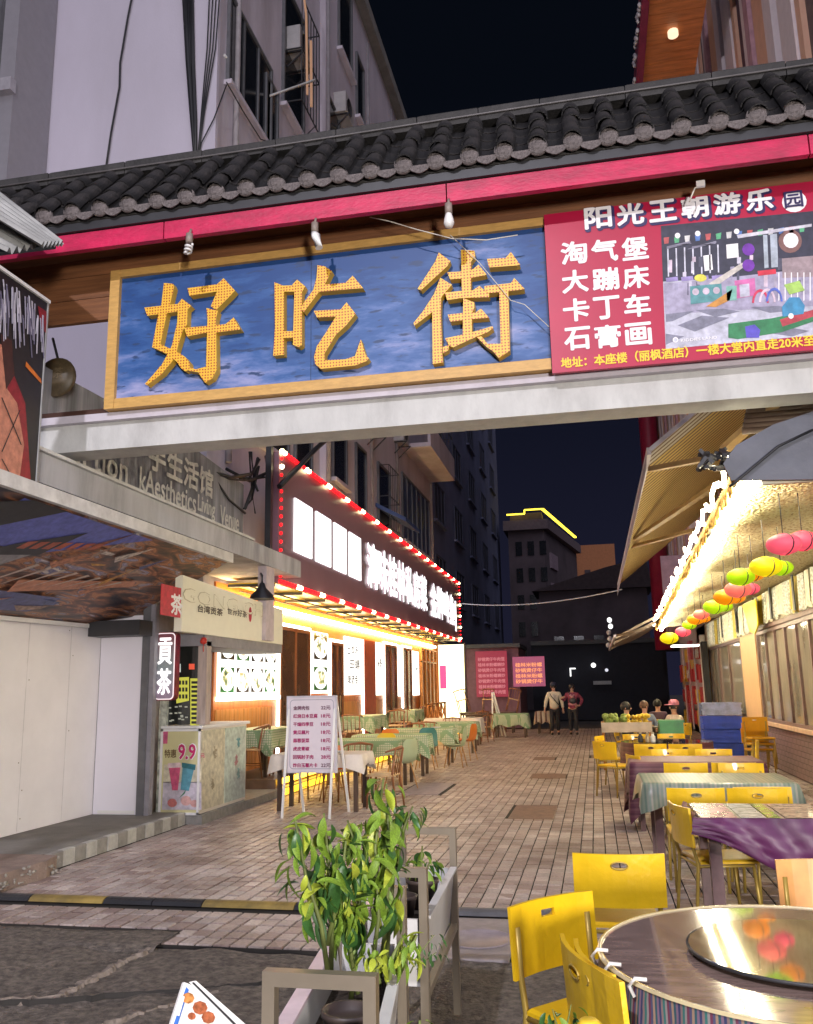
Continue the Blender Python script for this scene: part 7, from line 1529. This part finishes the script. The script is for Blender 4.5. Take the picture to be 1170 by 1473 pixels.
def person(lab, x, y, h, jacket, trous, hairm, pose, skinm, hat=None, scarf=None, bag=None, seated=False, rz=0.):
    t = thing('person', lab, 'person', (x, y, -.44*h/1.7 if seated else 0), rz, local=True); k = h/1.70
    def J(*a): return tuple(q*k for q in a[:3])+((tuple(b*k for b in a[3]) if isinstance(a[3], tuple) else a[3]*k),)
    ls, rs = pose['l'], pose['r']
    body = [J(0, 0, .93, .12), J(0, .0, 1.12, .11), J(0, .0, 1.32, .13), J(0, .01, 1.43, .06), J(0, 0, 1.50, .05), J(0, -.01, 1.58, .082), J(0, -.0, 1.66, .075)]
    ed = [(0, 1), (1, 2), (2, 3), (3, 4), (4, 5), (5, 6)]
    for s, st in ((-1, ls), (1, rs)):
        b = len(body); body += [J(s*.17, 0, 1.38, .055), J(*st[0], .042), J(*st[1], .032), J(*st[2], .030), J(*st[3], .018)]; ed += [(2, b), (b, b+1), (b+1, b+2), (b+2, b+3), (b+3, b+4)]
        dz = pose['legs'][0 if s < 0 else 1]
        c = len(body); body += [J(s*.09, 0, .88, .085), J(s*.10, dz[0], .48, .058), J(s*.10, dz[1], .09, .042), J(s*.11, dz[1]-.13, .035, .035)] if not seated else [J(s*.09, -.05, .92, .085), J(s*.13, -.42, .94, .06), J(s*.13, -.44, .53, .042), J(s*.13, -.55, .475, .035)]; ed += [(0, c), (c, c+1), (c+1, c+2), (c+2, c+3)]
    skin('body', body, ed, skinm, t)
    jk = [J(0, 0, .84, (.16, .125)), J(0, 0, .98, (.17, .13)), J(0, 0, 1.15, (.165, .13)), J(0, 0, 1.33, (.17, .13)), J(0, .01, 1.43, (.085, .08))]; je = [(0, 1), (1, 2), (2, 3), (3, 4)]
    for s, st in ((-1, ls), (1, rs)):
        b = len(jk); jk += [J(s*.18, 0, 1.36, .082), J(*st[0], .066), J(*st[1], .05)]; je += [(3, b), (b, b+1), (b+1, b+2)]
    skin('jacket', jk, je, jacket, t)
    tr = [J(0, 0, .95, .14)]; te = []
    for s in (-1, 1):
        dz = pose['legs'][0 if s < 0 else 1]; c = len(tr); tr += [J(s*.09, 0, .85, .098), J(s*.10, dz[0], .48, .074), J(s*.10, dz[1], .11, .062)] if not seated else [J(s*.09, -.06, .92, .095), J(s*.13, -.42, .945, .076), J(s*.13, -.44, .55, .06)]; te += [(0, c), (c, c+1), (c+1, c+2)]
        g = MB(); fx = s*(.13 if seated else .105)*k; fy = (-.46 if seated else dz[1])*k; g.ball((fx, fy-.06*k, .045+(.44*k if seated else 0)), .05, .13, .045, 10, 6); g.build('shoe', m_rub if s < 0 else M('dark_shoe', (.05, .05, .06), .5), t, False)
    skin('trousers', tr, te, trous, t)
    g = MB(); g.lathe([(math.cos(a)*.1*k, .115*k*math.sin(a)) for a in [math.radians(-35+14*j) for j in range(9)]]+[(0, .115*k)], (0, .015*k, 1.625*k), 14, 1, 1.12); hr = g.build('hair', hairm, t, False)
    g = MB()
    for s in (-1, 1): g.ball((s*.032*k, -.088*k, 1.615*k), .012*k, .008*k, .008*k, 6, 4)
    g.build('eyes', m_dark, t, False); g = MB(); g.ball((0, -.10*k, 1.585*k), .013*k, .02*k, .022*k, 6, 4); g.build('nose', skinm, t, False); MB().ball((0, -.088*k, 1.548*k), .025*k, .008*k, .006*k, 6, 4).build('mouth', M('lip_colour', (.35, .10, .09), .5), t, False)
    for s in (-1, 1): 
        MB().ball((s*.085*k, 0, 1.60*k), .012*k, .02*k, .03*k, 6, 4).build('ear', skinm, t, False)
    for s, st in ((-1, ls), (1, rs)):   # fingers
        a = Vector(st[2])*k; b = Vector(st[3])*k; d = (b-a).normalized(); sd = d.cross(Vector((0, 1, .2))).normalized()
        for j in range(4): o_ = a+sd*(j-1.5)*.019*k; MB().tube([o_+d*.03*k, o_+d*(.07+.01*(j in (1, 2)))*k, o_+d*(.10+.012*(j in (1, 2)))*k+Vector((0, -.012, 0))], [.009*k, .008*k, .006*k], 5).build('finger', skinm, t, False)
        MB().tube([a-sd*.03*k, a-sd*.045*k+d*.04*k+Vector((0, -.01, 0))], [.010*k, .007*k], 5).build('thumb', skinm, t, False)
    if hat: MB().lathe([(.112*k, 0), (.116*k, .03*k), (.10*k, .09*k), (.05*k, .12*k), (0, .125*k)], (0, .01*k, 1.645*k), 16).build('cap', hat, t, False); MB().bev(-.075*k, -.19*k, 1.645*k, .075*k, -.09*k, 1.66*k, .005).build('cap_peak', hat, t, False)
    if scarf: MB().tube([(-.07*k, -.13*k, 1.36*k), (-.02*k, -.145*k, 1.3*k), (0, -.15*k, 1.18*k)], [.03*k, .035*k, .03*k], 8).build('collar', scarf, t, False); MB().tube([(.07*k, -.13*k, 1.36*k), (.02*k, -.145*k, 1.3*k), (0.01, -.15*k, 1.15*k)], [.03*k, .035*k, .03*k], 8).build('collar', scarf, t, False)
    return t
m_skn = M('warm_skin', (.48, .27, .19), .55, var=.08)
person('walker in a cream padded jacket, dark cap and black trousers with a shoulder strap', -1.42, 31.0, 1.70, M('cream_jacket', (.56, .50, .38), .7, var=.1), M('black_trousers', (.018, .018, .024), .8), M('black_hair', (.012, .01, .01), .6),
       {'l': ((-.27, .02, 1.12), (-.31, -.06, .90), (-.32, -.09, .83), (-.32, -.11, .76)), 'r': ((.26, .02, 1.12), (.29, -.04, .88), (.30, -.06, .81), (.30, -.07, .74)), 'legs': ((-.06, -.10), (.04, .08))}, m_skn, M('navy_cap', (.02, .025, .05), .7), M('pale_collar', (.60, .55, .48), .7))
c = [o for o in bpy.data.objects if o.get('label', '').startswith('walker in a cream')][0]
MB().tube([(-.15, -.02, 1.42), (-.08, -.16, 1.30), (.06, -.18, 1.12), (.17, -.1, .98)], .016, 5).build('shoulder_strap', m_dark, c, False)
p2 = person('walker in a maroon and pink coat with a hand raised and dark chest bag', -.80, 31.0, 1.66, M('maroon_coat', (.20, .03, .06), .7, var=.2), M('black_trousers'), M('black_hair'),
       {'l': ((-.30, .04, 1.16), (-.38, -.06, 1.24), (-.34, -.12, 1.27), (-.28, -.14, 1.28)), 'r': ((.34, .05, 1.17), (.24, -.08, .98), (.19, -.12, .98), (.15, -.13, .98)), 'legs': ((.03, .06), (-.05, -.08))}, m_skn, None, M('pink_scarf', (.60, .28, .28), .7))
MB().ball((.02, -.17, 1.12), .13, .05, .10, 10, 6).build('chest_bag', m_dark, p2, False); MB().tube([(-.13, -.05, 1.42), (-.04, -.16, 1.28), (.10, -.17, 1.10)], .014, 5).build('bag_strap', m_dark, p2, False); MB().ball((0, -.10, 1.02), .15, .07, .06, 12, 6).build('coat_hem', M('pink_hem', (.58, .25, .27), .7), p2, False)
SA = {'l': ((-.24, -.08, 1.16), (-.16, -.30, 1.12), (-.13, -.36, 1.13), (-.11, -.40, 1.12)), 'r': ((.24, -.08, 1.16), (.17, -.30, 1.12), (.14, -.36, 1.13), (.12, -.40, 1.12)), 'legs': ((0, 0), (0, 0))}
for (x, y, rz_, lab, jm, hm, hat_) in ((.62, 19.9, 1.3, 'seated diner in a black jacket with dark hair behind the vegetable trough', M('black_jacket_cloth', (.025, .025, .035), .8), M('black_hair'), None), (1.05, 20.9, .5, 'seated diner in a blue grey coat behind the middle of the trough', M('blue_grey_coat', (.15, .19, .30), .8), M('brown_hair', (.10, .05, .03), .6), None), (1.62, 20.1, -1.0, 'seated diner in a cream quilted coat and pink hat by the green crate', M('cream_quilt', (.62, .54, .46), .8, var=.25, scale=14), M('black_hair'), M('pink_hat', (.60, .22, .32), .7)), (1.45, 22.6, 2.6, 'seated diner in a dark coat furthest back near the poster stall', M('dark_plum_coat', (.06, .03, .05), .8), M('black_hair'), None)):
    person(lab, x, y, 1.66, jm, M('black_trousers'), hm, SA, m_skn, hat_, None, None, True, rz_)
    c = copy_tree(yc_); c.location = (x, y, 0); c.rotation_euler = (0, 0, rz_+PI); c['label'] = 'yellow chair under the '+lab.split(' behind')[0].split(' by')[0].split(' furthest')[0]; c['group'] = YG
table('low table the seated diners lean on behind the vegetable trough', .85, 20.0, 1.4, 20.6, .72)
# loose leaf on the paving
t = thing('fallen_leaf', 'small dry leaf lying on the paving above the near plants', 'leaf', P(589, 1156, z=0)); o = obj('leaf_blade', LM[1][0], t, False); o.scale = (.12, .16, .05); o.rotation_euler = (0, 0, 1.0)
